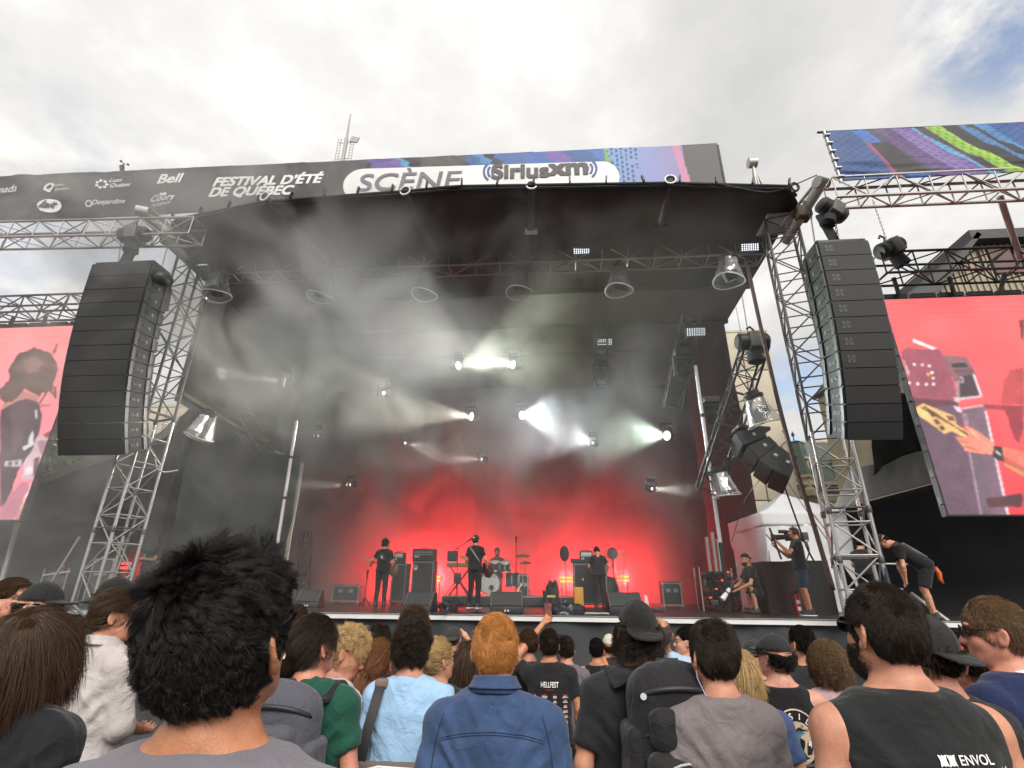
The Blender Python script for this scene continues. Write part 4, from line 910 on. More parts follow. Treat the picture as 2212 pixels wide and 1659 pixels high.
for a in ((433, 567, 10.6, 'led flood light at the head of the left tower'), (765, 552, 10.65, 'led flood light on the roof truss in the smoke left of centre'), (1256, 541, 10.65, 'led flood light on the roof truss right of centre'), (1620, 534, 10.2, 'led flood light beside the right tower head')): flood(*a)
for a in ((565, 735, 15.5, 'led flood light hanging deep inside left above the smoke'), (785, 737, 15.5, 'dim led flood light deep inside left of centre'), (980, 726, 16, 'faintest led flood light veiled by smoke near the centre'), (1108, 725, 15.5, 'led flood light deep inside above the centre beams'), (1306, 739, 14.5, 'led flood light on the hanging ladder truss right of centre')): flood(*a, tilt=.2, w=.46)
def dome(u, v, Yq, label, rx=0., ry=0., s=1., head=1, foil=0, lens=None, rz=0., turn=(0, 0)):
    """moving head light hanging in a clear conical rain cover"""
    p = at(u, v, Y=Yq); t = empty('hooded_moving_light', p, 0, label, 'stage light', 'moving lights in clear rain covers'); t.rotation_euler = (rx, ry, rz); t.scale = (s, s, s)
    MB().lathe([(.20, .30), (.22, .30), (.22, .36), (.16, .40), (.16, .47)], n=20).build('base', M_BLACK, t, 'auto')
    n = 36; prof = [(.19, .30), (.23, .16), (.275, -.05), (.34, -.28)]; mb = MB(); vs = []
    for i, (r, h) in enumerate(prof):
        for k in range(n):
            a = 2*math.pi*k/n; rr = r*(1+.05*math.sin(5*a+h*8)*(i < 3)); vs.append((rr*math.cos(a), rr*math.sin(a), h))
    mb.add(vs, [(i*n+k, i*n+(k+1) % n, (i+1)*n+(k+1) % n, (i+1)*n+k) for i in range(3) for k in range(n)]).build('rain_cover', m_clear, t, True)
    MB().tube([(.345*math.cos(a), .345*math.sin(a), -.285+.03*math.sin(2*a)) for a in np.linspace(0, 2*math.pi, 28, endpoint=False)], .015, 6, True).build('cover_rim', m_rim, t, True)
    if foil:
        def fn(a, b):
            an = -2.2+1.3*a; r = .2+.1*(1-b)+.015*vnoise(np.stack([a*5, b*5, 0*a], 1), 5); return np.stack([r*np.cos(an), r*np.sin(an), -.16+.44*b], 1)
        grid_obj('foil_lining', 24, 20, fn, m_foil, t)
    if head:
        h = empty('lamp_head', (0, 0, -.08), 0); h.parent = t; h.rotation_euler = (turn[0], turn[1], 0)
        b = MB().lathe([(.02, .19), (.11, .16), (.15, .05), (.15, -.08), (.135, -.17), (.10, -.18)], n=18).build('shell', M_BLACK, h, 'auto')
        MB().lathe([(.001, -.181), (.10, -.181)], n=18, cap=False).build('lens', m_lensdark, h)
        if lens:
            for k in range(lens):
                r, a = (.0, 0) if k == 0 else ((.045, k*math.pi/3) if k < 7 else (.085, k*math.pi/6)); MB().lathe([(.013, 0), (.013, .006)], (r*math.cos(a), r*math.sin(a), -.19), (0, 0, -1), 8).build('led', m_ledc[k % 5], h)
    for sx in (-1, 1): MB().box((sx*.185, 0, .1), (.035, .1, .42)).build('yoke_arm', M_BLACK, t, bevel=.008)
    return t
dome(470, 618, 10.5, 'hooded moving light with silver lining beside the left tower', .05, -.1, 1.0, 1, 1)
dome(696, 622, 10.8, 'hooded moving light second along the roof truss in thick smoke', .02, .12, .95, 1, 0)
dome(921, 617, 10.8, 'hooded moving light third along the roof truss faint in smoke', 0, .1, .95)
dome(1122, 612, 10.8, 'hooded moving light above the centre stage', 0, 0, .95, 1)
dome(1337, 607, 10.8, 'hooded moving light right of centre clear of smoke', 0, .05, .98, 1, turn=(.5, .2))
dome(1574, 585, 10.3, 'hooded moving light with crumpled silver lining beside the right tower', 0, .12, 1.0, 1, 1, turn=(.3, -.5))
dome(440, 923, 12.0, 'hooded moving light hanging low behind the left tower', .0, .25, 1.05, 1, 1)
dome(1640, 888, 10.9, 'hooded moving light with coloured lens on the leaning truss', .15, -.3, 1.0, 1, 0, 12, turn=(1.0, .1))
dome(1561, 1046, 12.3, 'hooded moving light at the foot of the leaning truss', .1, -.2, .95, 1, 1, 12, turn=(1.0, .1))
# inner black trusses
truss('leaning_truss', at(1632, 742, Y=11.2), at(1530, 1062, Y=12.6), .50, (0, 1, 0), 9, 'black truss leaning inwards beside the beige concrete tower', 'black inner trusses', M_STEEL, .028, .015)
truss('hanging_truss', at(1494, 684, Y=12.8), at(1452, 880, Y=14.2), .48, (0, 1, 0), 7, 'black truss hanging inside right above the stage', 'black inner trusses', M_STEEL, .028, .015)
truss('ladder_truss', at(1297, 690, Y=14.6), at(1300, 835, Y=14.6), .36, (0, 1, 0), 5, 'dark vertical ladder truss hanging right of centre', 'black inner trusses', M_STEEL, .024, .013)
truss('hanging_truss', at(440, 775, Y=13.0), at(560, 965, Y=15.5), .48, (0, 0, 1), 6, 'faint truss hanging in smoke behind the left tower', 'black inner trusses', mat('dull aluminium', (.3, .29, .27)), .028, .014)
hoist(at(1625, 738, Y=11.0), 0, 'black chain hoist on top of the leaning truss', 1.5)
chain('hoist_chain', at(1600, 620, Y=11.0), at(1617, 728, Y=11.0), 'thin chain dropping to the leaning truss', 'hoist chains', .012)
chain('hoist_chain', at(1585, 640, Y=12), at(1606, 745, Y=11.6), 'second thin chain left of the leaning truss hoist', 'hoist chains', .008)
chain('hoist_chain', at(492, 655, Y=11), at(458, 785, Y=12.9), 'long thin chain hanging behind the left tower in smoke', 'hoist chains', .01)
flood(1503, 717, 12.5, 'bright led flood light on the hanging black truss inside right', .25, .5)
def bare_head(u, v, Yq, label, aim, dots=19, lens_r=.13, pw=0., col=(1, 1, 1), cone=20, lit=True, s=1.):
    """moving head beam light; aim = direction of its beam"""
    p = at(u, v, Y=Yq); t = empty('moving_beam_light', p, 0, label, 'stage light', 'moving beam lights over the stage')
    a = Vector(aim).normalized(); q = a.to_track_quat('-Z', 'Y')
    h = empty('lamp_head', (0, 0, 0)); h.parent = t; h.rotation_mode = 'QUATERNION'; h.rotation_quaternion = q
    MB().lathe([(.03*s, .30*s), (.12*s, .27*s), (.15*s, .12*s), (.15*s, .03*s), (lens_r*s+.01, .0)], n=16).build('shell', M_BLACK, h, 'auto')
    if lit:
        dd = [(0, 0)]+[(lens_r*.45, k*math.pi/3) for k in range(6)]+[(lens_r*.86, k*math.pi/6) for k in range(12)]
        for k in range(dots):
            r, an = dd[k]; c = m_ledc[(k*7+int(u)) % 5]
            MB().lathe([(.021*s, 0), (.021*s, .012)], (r*s*math.cos(an), r*s*math.sin(an), -.002), (0, 0, -1), 8).build('led', c, h)
    y = MB().box((-.19*s, 0, .1*s), (.04*s, .1*s, .4*s)).box((.19*s, 0, .1*s), (.04*s, .1*s, .4*s)).box((0, 0, .32*s), (.42*s, .12*s, .05*s)).build('yoke', M_BLACK, t)
    MB().box((0, 0, .42*s), (.34*s, .28*s, .14*s)).build('base', M_BLACK, t, bevel=.01)
    if pw:
        l = bpy.data.lights.new('beam', 'SPOT'); l.energy = pw; l.spot_size = rad(cone); l.spot_blend = .7; l.shadow_soft_size = .06; l.color = col
        lo = bpy.data.objects.new('beam', l); COL.objects.link(lo); lo.parent = h; lo.location = (0, 0, -.05)
    return t
BEAM = 2300.
bl = [(990, 790, 15.5, (1, -.45, -.08), .85, (.90, 1, .80), 56, 'beam light shining right in the upper centre pair'),
      (1109, 788, 15.5, (-1, -.5, -.06), .8, (1, .93, .9), 52, 'beam light shining left in the upper centre pair'),
      (1019, 900, 15.8, (-1, -.5, -.10), 1.0, (1, .96, .82), 38, 'beam light shining left below the upper centre pair'),
      (1127, 897, 15.8, (.9, -.55, -.28), .8, (.85, .97, 1), 64, 'beam light with the widest pale blue cone right of centre'),
      (1281, 957, 15.8, (-.9, -.6, .02), .5, (.92, .94, 1), 62, 'beam light facing the widest pale blue cone from its right'),
      (1441, 941, 14.8, (-1, -.45, -.14), .8, (.80, 1, .84), 52, 'greenish beam light shining left near the right drape'),
      (616, 826, 13.8, (-1, -.3, .0), .5, (1, .85, .75), 16, 'beam light with rainbow lens shining left behind the left tower'),
      (688, 942, 15, (-1, -.25, .0), .18, (.9, .95, 1), 18, 'small beam light shining left by the white pole'),
      (875, 957, 16.2, (.9, -.4, -.35), .25, (1, .96, .88), 26, 'weak beam light pointing down right in the reddish smoke'),
      (1041, 992, 16.2, (-1, -.3, -.12), .22, (1, .85, .85), 22, 'weak beam light shining left just above the red glow'),
      (757, 1047, 16, (-1, -.3, -.1), .12, (1, .95, .9), 20, 'small weak beam light low on the left side'),
      (1408, 1056, 15, (.8, -.7, -.2), .22, (1, .96, .86), 24, 'beam light pointing down right near the right drape')]
for i, (u, v, Yq, aim, k, c, cone, lab) in enumerate(bl):
    big = k > .7 or u == 616
    bare_head(u, v, Yq, lab, Vector(aim)+Vector((0, -.25, 0)), 19 if big else 7, .14 if big else .07, BEAM*k, c, cone, True, 1. if big else .7)
bare_head(829, 849, 15.5, 'unlit looking beam light showing a few white dots in the dark', (0, -1, -.3), 7, .09, 0)
bare_head(1478, 803, 13.2, 'dark moving light at the lower end of the hanging black truss', (0, -.6, -1), 0, .13, 0, lit=False, s=1.3)
bare_head(1299, 812, 14.5, 'dark moving light near the foot of the ladder truss', (0, -.6, -1), 0, .13, 0, lit=False, s=1.2)
bare_head(1540, 905, 13.2, 'dark moving light beside the upper end of the right pole', (-.4, -.8, -.5), 0, .13, 0, lit=False, s=1.2)
# lamp poles
def pole(a, b, Yq, label):
    p0 = at(*b, Y=Yq); p1 = at(*a, Y=Yq); t = empty('lighting_pole', p0, 0, label, 'pole', 'white poles inside the stage'); d = p1-p0
    rod('tube', (0, 0, 0), d, .045, mat('pale pole', (.7, .71, .74), .4, .3), t, 12)
    for k in (.35, .68): rod('sleeve', d*k, d*(k+.02), .055, M_BLACK, t, 12)
    rod('stub', Vector((0, 0, -.0)), Vector((0, 0, SZ-p0.z)), .05, M_BLACK, t, 12)
pole((641, 910), (599, 1178), 13.6, 'white vertical pole on the left side of the stage')
pole((1502, 790), (1556, 1172), 13.0, 'white vertical pole on the right side of the stage')
# small side-fill array under the leaning truss
def sidefill():
    c0 = at(1628, 940, Y=11.6)
    t = empty('side_fill_array', c0, 0, 'small curved array of four black speakers hanging under the leaning truss', 'line array')
    A = [at(1598, 962, Y=11.6), at(1622, 992, Y=11.5), at(1650, 1018, Y=11.4), at(1684, 1036, Y=11.3)]; B = [at(1640, 950, Y=11.6), at(1662, 968, Y=11.55), at(1684, 986, Y=11.45), at(1702, 1002, Y=11.4)]
    for k in range(4):
        fa = Vector(A[k])-c0; bk = Vector(B[k])-c0; nx = Vector(A[min(k+1, 3)])-Vector(A[max(k-1, 0)]); nx.normalize()
        dirb = (bk-fa).normalized(); up = -nx; ey = dirb.cross(up).normalized(); up = ey.cross(dirb).normalized()
        # local: x depth (face to back), y width, z up the stack
        R = Matrix((dirb, ey, up)).transposed()
        w, h, d = .72, .34, .56; c = fa.lerp(bk, .45)
        b = MB(); vs = [R @ Vector((x, y, z*(1 if x < 0 else .72)))+c for z in (-h/2, h/2) for y in (-w/2, w/2) for x in (-d/2, d/2)]
        b.add(vs, [(0, 2, 3, 1), (4, 5, 7, 6), (0, 1, 5, 4), (2, 6, 7, 3), (0, 4, 6, 2), (1, 3, 7, 5)])
        cb = b.build('speaker_cabinet', m_cab, t)
        MB().box(c+R @ Vector((-d/2-.01, 0, 0)), (.02, w-.03, h-.03), R=R).build('grille', m_grille, cb)
        s = -1 if (R @ Vector((0, -1, 0))).y < 0 else 1
        MB().box(c+R @ Vector((.04, s*(w/2+.006), 0)), (.13, .012, .12), R=R).build('handle_recess', M_BLACK, cb)
        MB().box(c+R @ Vector((.04, s*(w/2+.016), .0)), (.055, .012, .07), R=R).build('side_label', m_tagw, cb)
    MB().box(Vector((-.05, 0, .12)), (.7, .5, .08), R=Matrix.Rotation(.1, 3, 'Y')).build('flying_frame', M_BLACK, t, bevel=.01)
    rod('hanger', (0, 0, .1), (.0, 0, .5), .03, M_BLACK, t)
sidefill()
cable('signal_cable', [at(1690, 930, Y=11.7), at(1700, 950, Y=11.6), at(1688, 965, Y=11.6), at(1706, 985, Y=11.5), at(1700, 1000, Y=11.5)], .012, 'looped black cable behind the small curved array')
cable('feeder_cable', [at(1612, 560, Y=10.5), at(1640, 690, Y=10.5), at(1672, 830, Y=10.5), at(1712, 985, Y=10.4), at(1760, 1140, Y=10.3), at(1800, 1275, Y=10.2)], .045, 'thick dark cable bundle slanting down from the right roof corner', mat('dark red cable', (.05, .018, .015), .6))
cable('feeder_cable', [at(1842, 955, Y=9.9), at(1870, 1080, Y=9.8), at(1900, 1190, Y=9.7), at(1930, 1300, Y=9.6)], .04, 'dark blue cable bundle running down right of the right tower', mat('navy cable', (.02, .022, .05), .6))
cable('guy_cable', [at(1690, 1036, Y=11.6), at(1712, 1100, Y=11.9), at(1742, 1180, Y=12.0), at(1760, 1215, Y=12.1)], .02, 'black cable sagging from the small array to the box')
cable('guy_cable', [at(1700, 1040, Y=11.6), at(1740, 1100, Y=11.3), at(1790, 1170, Y=11.0)], .008, 'thin cable running from the small array toward the tower')
cable('guy_cable', [at(1655, 1020, Y=11.5), at(1610, 1080, Y=12.6), at(1580, 1170, Y=13)], .008, 'thin cable running down left of the tent peak')
cable('guy_cable', [at(1738, 1090, Y=10.4), at(1780, 1140, Y=10.3), at(1800, 1175, Y=10.2)], .01, 'thin red cord beside the right tower', mat('red cord', (.5, .04, .03), .6))
cable('guy_wire', [at(1560, 398, Y=8.7), at(1650, 415, Y=8.6), at(1700, 405, Y=8.4), at(1765, 378, Y=8.2)], .012, 'dark wire strung from the roof corner to the tube arm tip')
rg = at(1717, 404, Y=8.4); o = MB().tube([(0.07*math.cos(a), 0, .1*math.sin(a)) for a in np.linspace(0, 6.283, 14, endpoint=False)], .025, 6, True).build('cable_coil', M_BLACK); o.location = rg; tag(o, 'small dark coil hanging on the wire at the right roof corner', 'cable coil')
cable('loop_cable', [at(335, 985, Y=9.6), at(338, 1010, Y=9.7), at(355, 1020, Y=9.8), at(385, 1016, Y=9.9)], .02, 'grey cable loop below the left speaker stack', M_ALUD)
for i, (a, b) in enumerate((((40, 1128), (-6, 1290)), ((172, 1160), (110, 1260)), ((305, 1090), (240, 1270)))):
    o = rod('support_pole', at(*a, Y=12.4), at(*b, Y=12.4), .06 if i == 0 else .03, M_ALUD); tag(o, ['thick grey pole under the left video screen at picture edge', 'thin grey strut before the smoky left scrim', 'thin grey pole just left of the left tower foot'][i], 'pole')
# ================================================================== BAND GEAR ON STAGE
def z1(x, y): return (757.1+.1736*x, 1124.6+.1736*y)       # left half of the band area
def z2(x, y): return (1141.1+.1736*x, 1124.6+.1736*y)      # right half
m_tolex = mat('black tolex', (.018, .016, .017), .6, var=.2, bump=.4, bscale=160); m_cabg = mat('amp grille cloth', (.024, .021, .022), .85, bump=.5, bscale=200, var=.1)
m_trim = mat('silver trim', (.45, .45, .46), .35, .7); m_knob = mat('knob', (.5, .5, .5), .3)
def amp_cab(x0, x1, y0, y1, zz, Y, d, label, name='guitar_cabinet', trim=True, z0=None, cat='speaker cabinet', group='amplifier stacks of the band'):
    a = at(*zz(x0, y1), Y=Y); b = at(*zz(x1, y0), Y=Y); zb = SZ if z0 is None else z0; w = b.x-a.x; h = b.z-zb
    t = empty(name, ((a.x+b.x)/2, Y, zb), 0, label, cat, group)
    lift = .07 if z0 is None else .01
    MB().box((0, d/2, lift+(h-lift)/2), (w, d, h-lift)).build('shell', m_tolex, t, bevel=.015)
    MB().box((0, -.006, lift+(h-lift)/2), (w-.09, .014, h-lift-.09)).build('grille_cloth', m_cabg, t)
    if trim:
        for s in (-1, 1): MB().box((s*(w/2-.035), -.009, lift+(h-lift)/2), (.012, .01, h-lift-.07)).build('trim', m_trim, t)
        for k in (0, 1): MB().box((0, -.009, lift+.035+k*(h-lift-.07)), (w-.07, .01, .012)).build('trim', m_trim, t)
    if z0 is None:
        for sx in (-1, 1):
            for sy in (0, 1): MB().lathe([(.035, -.015), (.035, .015)], (sx*(w/2-.08), .08+sy*(d-.16), .035), (1, 0, 0), 10).build('castor', M_BLACK, t)
        for s in (-1, 1): MB().box((s*(w/2+.004), d/2, h*.6), (.012, .2, .06)).build('handle', M_BLACK, t)
    return t, w, h, zb+h, (a.x+b.x)/2
def amp_head(x0, x1, zbase, hgt, zz, Y, d, label, face=(.03, .03, .032), screen=None):
    a = at(*zz(x0, 400), Y=Y); b = at(*zz(x1, 400), Y=Y); w = b.x-a.x
    t = empty('amplifier_head', ((a.x+b.x)/2, Y, zbase), 0, label, 'amplifier', 'amplifier heads')
    MB().box((0, d/2, hgt/2), (w, d, hgt)).build('shell', m_tolex, t, bevel=.015)
    MB().box((0, -.006, hgt*.30), (w-.07, .014, hgt*.42)).build('grille_cloth', m_cabg, t)
    MB().box((0, -.008, hgt*.72), (w-.07, .016, hgt*.30)).build('control_panel', mat('panel %.2f' % face[0], face, .4), t)
    for k in range(7): MB().lathe([(.016, 0), (.013, .025)], (-w/2+.1+k*(w-.2)/6, -.016, hgt*.70), (0, -1, 0), 8).build('knob', m_knob, t)
    MB().box((0, -.010, hgt*.52), (w-.06, .012, .010)).build('trim', m_trim, t)
    MB().box((-w*.28, -.016, hgt*.36), (w*.22, .006, .05)).build('name_plate', m_trim, t)
    MB().tube([(-.12, d/2, hgt), (-.1, d/2, hgt+.035), (.1, d/2, hgt+.035), (.12, d/2, hgt)], .012, 6).build('handle', M_BLACK, t)
    return t
YA = 15.0
c = amp_cab(480, 712, 532, 1000, z1, YA, .4, 'black guitar cabinet behind the left guitarist'); amp_head(545, 668, c[3], .30, z1, YA, .3, 'small amplifier head with pale panel on the left guitar cabinet', (.45, .47, .42))
c = amp_cab(735, 1048, 503, 1000, z1, YA+.2, .45, 'tall black bass cabinet with silver badge left of the singer', 'bass_cabinet'); amp_head(772, 1046, c[3], .34, z1, YA+.2, .38, 'wide black bass amplifier head on the tall cabinet', (.05, .05, .055))
bc = bpy.data.objects['bass_cabinet']; MB().box((-c[1]*.33, -.018, c[2]-.18), (.085, .008, .12)).build('badge', mat('badge white', (.6, .6, .6), .5), bc)
MB().lathe([(.028, 0), (.028, .006)], (-c[1]*.33, -.024, c[2]-.16), (0, -1, 0), 12).build('badge_mark', M_BLACK, bc)
c = amp_cab(572, 975, 530, 1020, z2, YA, .45, 'wide black guitar cabinet in a silver edged case on the right', 'guitar_cabinet'); bq = bpy.data.objects['guitar_cabinet.001']
MB().box((-c[1]*.22, -.018, c[2]-.42), (.05, .006, .06)).build('badge', mat('badge white', (.6, .6, .6), .5), bq)
amp_head(640, 800, c[3], .32, z2, YA, .3, 'amplifier head with pale lit panel on the right guitar cabinet', (.55, .62, .58))
o = MB().box((0, .15, .06), (.3, .3, .12)).build('pedal_box', m_tolex, None, bevel=.02); o.location = at(*z2(598, 520), Y=YA); o.location.z = c[3]; tag(o, 'low black box at the left end of the right guitar cabinet top', 'box')
def wedge(x0, x1, y0, y1, zz, Y, label, flip=1):
    a = at(*zz(x0, y1), Y=Y); b = at(*zz(x1, y1), Y=Y); tp = at(*zz(x0, y0), Y=Y); w = (b.x-a.x); h = tp.z-SZ
    t = empty('monitor_wedge', ((a.x+b.x)/2, Y, SZ), rad(6*flip), label, 'floor monitor', 'floor monitors along the stage edge')
    d = h*1.25; pr = [(0, 0), (0, h*.28), (d*.52, h), (d*.8, h), (d, h*.2), (d, 0)]
    M_ = Matrix(((0, 0, 1, -w/2), (1, 0, 0, 0), (0, 1, 0, 0), (0, 0, 0, 1)))
    MB().prism(pr, w, M_).build('shell', m_cab, t, bevel=.012)
    an = math.atan2(h*.72, d*.52); ln = math.hypot(h*.72, d*.52); R = Matrix.Rotation(an, 3, 'X')
    MB().box(Vector((0, d*.26, h*.64))+R @ Vector((0, 0, .012)), (w-.09, ln-.07, .02), R=R).build('grille', mat('wedge grille', (.032, .034, .036), .5, bump=.5, bscale=180), t)
    for s in (-1, 1): MB().box(Vector((s*(w/2-.022), d*.26, h*.64))+R @ Vector((0, 0, .012)), (.03, ln-.02, .028), R=R).build('edge_strip', mat('strip grey', (.07, .07, .072), .5), t)
    MB().box((0, -.006, h*.14), (.12, .014, .06)).build('badge', M_BLACK, t); MB().box((-.03, -.014, h*.14), (.03, .006, .03)).box((.03, -.014, h*.14), (.03, .006, .03)).build('emblem', m_tagw, t)
    MB().box((s*(w/2+.004), d*.6, h*.5), (.012, .16, .06)).build('handle', M_BLACK, t)
    return t
wedge(640, 1000, 890, 1130, z1, 11.2, 'black floor monitor in front of the tall bass cabinet', -1)
wedge(1735, 2150, 885, 1160, z1, 11.1, 'black floor monitor in front of the drum kit')
wedge(1010, 1450, 890, 1120, z2, 11.6, 'black floor monitor at the stage edge right of centre')
wedge(-690, -420, 860, 1080, z1, 12.5, 'dim floor monitor far left in the smoke')
# riser and drum kit
ra = at(954, 1309, Z=SZ); YD = 16.0
rs = empty('drum_riser', (-.9, 15.4, SZ), 0, 'low black riser under the keyboard stand and drum kit', 'riser')
rx0 = at(954, 1300, Y=15.4).x+.9; MB().box(((rx0+1.35)/2, .9, .13), (1.35-rx0, 1.8, .26)).build('platform', m_tolex, rs, bevel=.01); MB().box(((rx0+1.35)/2, -.008, .25), (1.35-rx0, .016, .03)).build('edge_strip', m_trim, rs)
RZ = SZ+.26
m_chrome = mat('chrome', (.75, .75, .75), .12, 1.); m_shell = mat('drum shell', (.05, .045, .05), .3, var=.2); m_head = mat('drum head', (.72, .72, .70), .5)
bd = at(1058, 1266, Y=15.75); kr = .30
dk = empty('drum_kit', (bd.x, 15.75, RZ), 0, 'chrome trimmed drum kit with white bass drum on the riser', 'drum kit')
b_ = MB().lathe([(kr, 0), (kr, .42)], (0, 0, kr+.03), (0, 1, 0), 28, False).build('bass_drum', m_shell, dk, True)
MB().lathe([(.001, -.005), (kr-.012, -.005), (kr-.012, .004)], (0, 0, kr+.03), (0, 1, 0), 28, False).build('bass_head', m_head, b_)
MB().lathe([(kr-.012, -.012), (kr+.012, -.012), (kr+.012, .03), (kr-.012, .03)], (0, 0, kr+.03), (0, 1, 0), 28, False).build('hoop', m_shell, b_, True)
MB().lathe([(.001, -.009), (.065, -.009)], (.05, 0, kr-.08), (0, 1, 0), 16, False).build('port_hole', M_BLACK, b_); MB().lathe([(.065, -.010), (.082, -.010)], (.05, 0, kr-.08), (0, 1, 0), 20, False).build('port_ring', m_trim, b_)
V, F = text_mesh('YAMAHA', .075, .03); MB().add([(x, -.012, z+kr+.2) for x, z, _ in V], F).build('lettering', M_BLACK, b_)
for k in range(8):
    a = k*math.pi/4+.2; MB().box(((kr+.012)*math.cos(a), .09, kr+.03+(kr+.012)*math.sin(a)), (.03, .12, .03), R=Matrix.Rotation(-a, 3, 'Y')).build('tension_lug', m_chrome, b_)
for s in (-1, 1): rod('spur', (s*kr*.8, .1, kr*.5), (s*(kr+.15), -.05, 0), .01, m_chrome, dk)
def drum(dx, dy, z, r, h, tilt, nm):
    d = Vector((0, -math.sin(tilt), math.cos(tilt))); o = MB().lathe([(r, 0), (r, h)], (dx, dy, z), d, 22, True).build(nm, m_shell, dk, 'auto')
    for q in (0, h): MB().lathe([(r, q-.012), (r+.012, q-.012), (r+.012, q+.012), (r, q+.012)], (dx, dy, z), d, 22, False).build('hoop', m_chrome, o, True)
    MB().lathe([(.001, h+.004), (r, h+.004)], (dx, dy, z), d, 22, False).build('head', m_head, o)
    for k in range(6):
        a = k*math.pi/3; x, y, _ = basis(d); c = Vector((dx, dy, z))+d*h*.5+Vector((x*math.cos(a)+y*math.sin(a)).tolist())*(r+.01); MB().box(c, (.022, .022, h*.55)).build('tension_lug', m_chrome, o)
drum(.13, .1, .72, .15, .22, .35, 'tom'); drum(.44, .1, .70, .16, .22, .35, 'tom'); drum(.62, .45, .25, .2, .38, 0, 'floor_tom'); drum(-.4, .45, .52, .17, .14, .15, 'snare_drum')
def cymbal(dx, dy, z, r):
    o = MB().lathe([(.001, .03), (.03, .03), (.05, .012), (r, -.02), (r, -.023), (.05, .008), (.001, .02)], (dx, dy, z), (0, -.25, 1), 24, False).build('cymbal', mat('cymbal bronze', (.35, .25, .10), .3, .9), dk, True)
    rod('cymbal_stand', (dx, dy, 0), (dx, dy, z+.03), .011, m_chrome, dk)
    for k in range(3):
        a = k*2.1+.5; rod('stand_leg', (dx, dy, .3), (dx+.28*math.cos(a), dy+.28*math.sin(a), 0), .01, m_chrome, dk)
cymbal(.95, .1, 1.12, .23); cymbal(-.55, .3, 1.0, .2); cymbal(1.0, .7, .95, .2)
for k in range(3):
    rod('stand_leg', (.75+.1*k, -.05, .02), (.98-.12*k, .15, .42), .013, m_chrome, dk)
# microphone stands
def mic_stand(u, vb, vt, Y, label, boom=None, zb=SZ, tripod=.3):
    p = at(u, vt, Y=Y); t = empty('microphone_stand', (p.x, Y, zb), 0, label, 'microphone stand', 'microphone stands'); h = p.z-zb
    rod('upright', (0, 0, 0), (0, 0, h), .012, M_BLACK, t)
    for k in range(3):
        a = k*2.1+.6; rod('leg', (0, 0, .22), (tripod*math.cos(a), tripod*math.sin(a), .01), .011, M_BLACK, t)
    e = Vector((0, 0, h))
    if boom:
        q = at(*boom[0], Y=Y); q2 = at(*boom[1], Y=Y); q = Vector((q.x-p.x, 0, q.z-zb)); e = Vector((q2.x-p.x, .0, q2.z-zb)); rod('boom', q, e, .011, M_BLACK, t)
    d = Vector((0, 0, 1)) if not boom else (e-q).normalized()
    MB().lathe([(.016, 0), (.022, .13), (.03, .15), (.032, .18), (.02, .205)], e, d, 10).build('microphone', M_BLACK, t, True)
    return t
mic_stand(*z1(1340, 0)[:1], 0, z1(0, 340)[1], 14.6, 'boom microphone stand beside the singer', (z1(1282, 378), z1(1450, 262)))
mic_stand(z1(2062, 0)[0], 0, z1(0, 290)[1], 14.9, 'tall thin microphone stand right of the drum kit')
mic_stand(z2(462, 0)[0], 0, z2(0, 470)[1], 15.4, 'thin stand with a dark wrapped top left of the right guitarist')
o = MB().ball((0, 0, 0), (.14, .12, .22), 10, 8).build('wrapped_lamp', m_drape, None, True); p = at(*z2(450, 410), Y=15.4); o.location = p; tag(o, 'dark wrapped bundle on top of the thin stand', 'bundle')
t = mic_stand(z1(205, 0)[0], 0, z1(0, 720)[1], 13.7, 'short crooked stand at the left guitarist\'s side', None, SZ, .16)
# keyboard on a tripod behind the singer
kp = at(*z1(1370, 552), Y=15.5); kb_ = empty('keyboard', (kp.x, 15.5, RZ), 0, 'tan keyboard on a black stand behind the singer', 'keyboard'); hz = kp.z-RZ
MB().box((0, 0, hz), (.80, .28, .13)).build('case', mat('tan wood', (.30, .13, .05), .5, var=.15), kb_, bevel=.015); MB().box((0, -.06, hz+.07), (.7, .13, .012)).build('keys', m_white, kb_)
for s in (-1, 1):
    rod('stand_leg', (s*.3, -.1, hz-.06), (-s*.3, -.1, 0), .016, M_BLACK, kb_); rod('stand_leg', (s*.3, .1, hz-.06), (-s*.3, .1, 0), .016, M_BLACK, kb_)
MB().box((-.25, .0, hz+.24), (.28, .22, .3)).build('control_unit', m_tolex, kb_, bevel=.01)
def tripod_(u, vt, Y, label):
    p = at(u, vt, Y=Y); t = empty('tripod_stand', (p.x, Y, RZ), 0, label, 'stand'); h = p.z-RZ
    for k in range(3):
        a = k*2.1-.4; rod('leg', (0, 0, h*.95), (.38*math.cos(a), .38*math.sin(a), 0), .016, M_BLACK, t)
    MB().box((0, 0, h), (.2, .12, .3)).build('clamp_block', M_BLACK, t, bevel=.02)
tripod_(z1(1330, 0)[0], z1(0, 720)[1], 15.2, 'black tripod with a clamp left of the singer\'s legs')
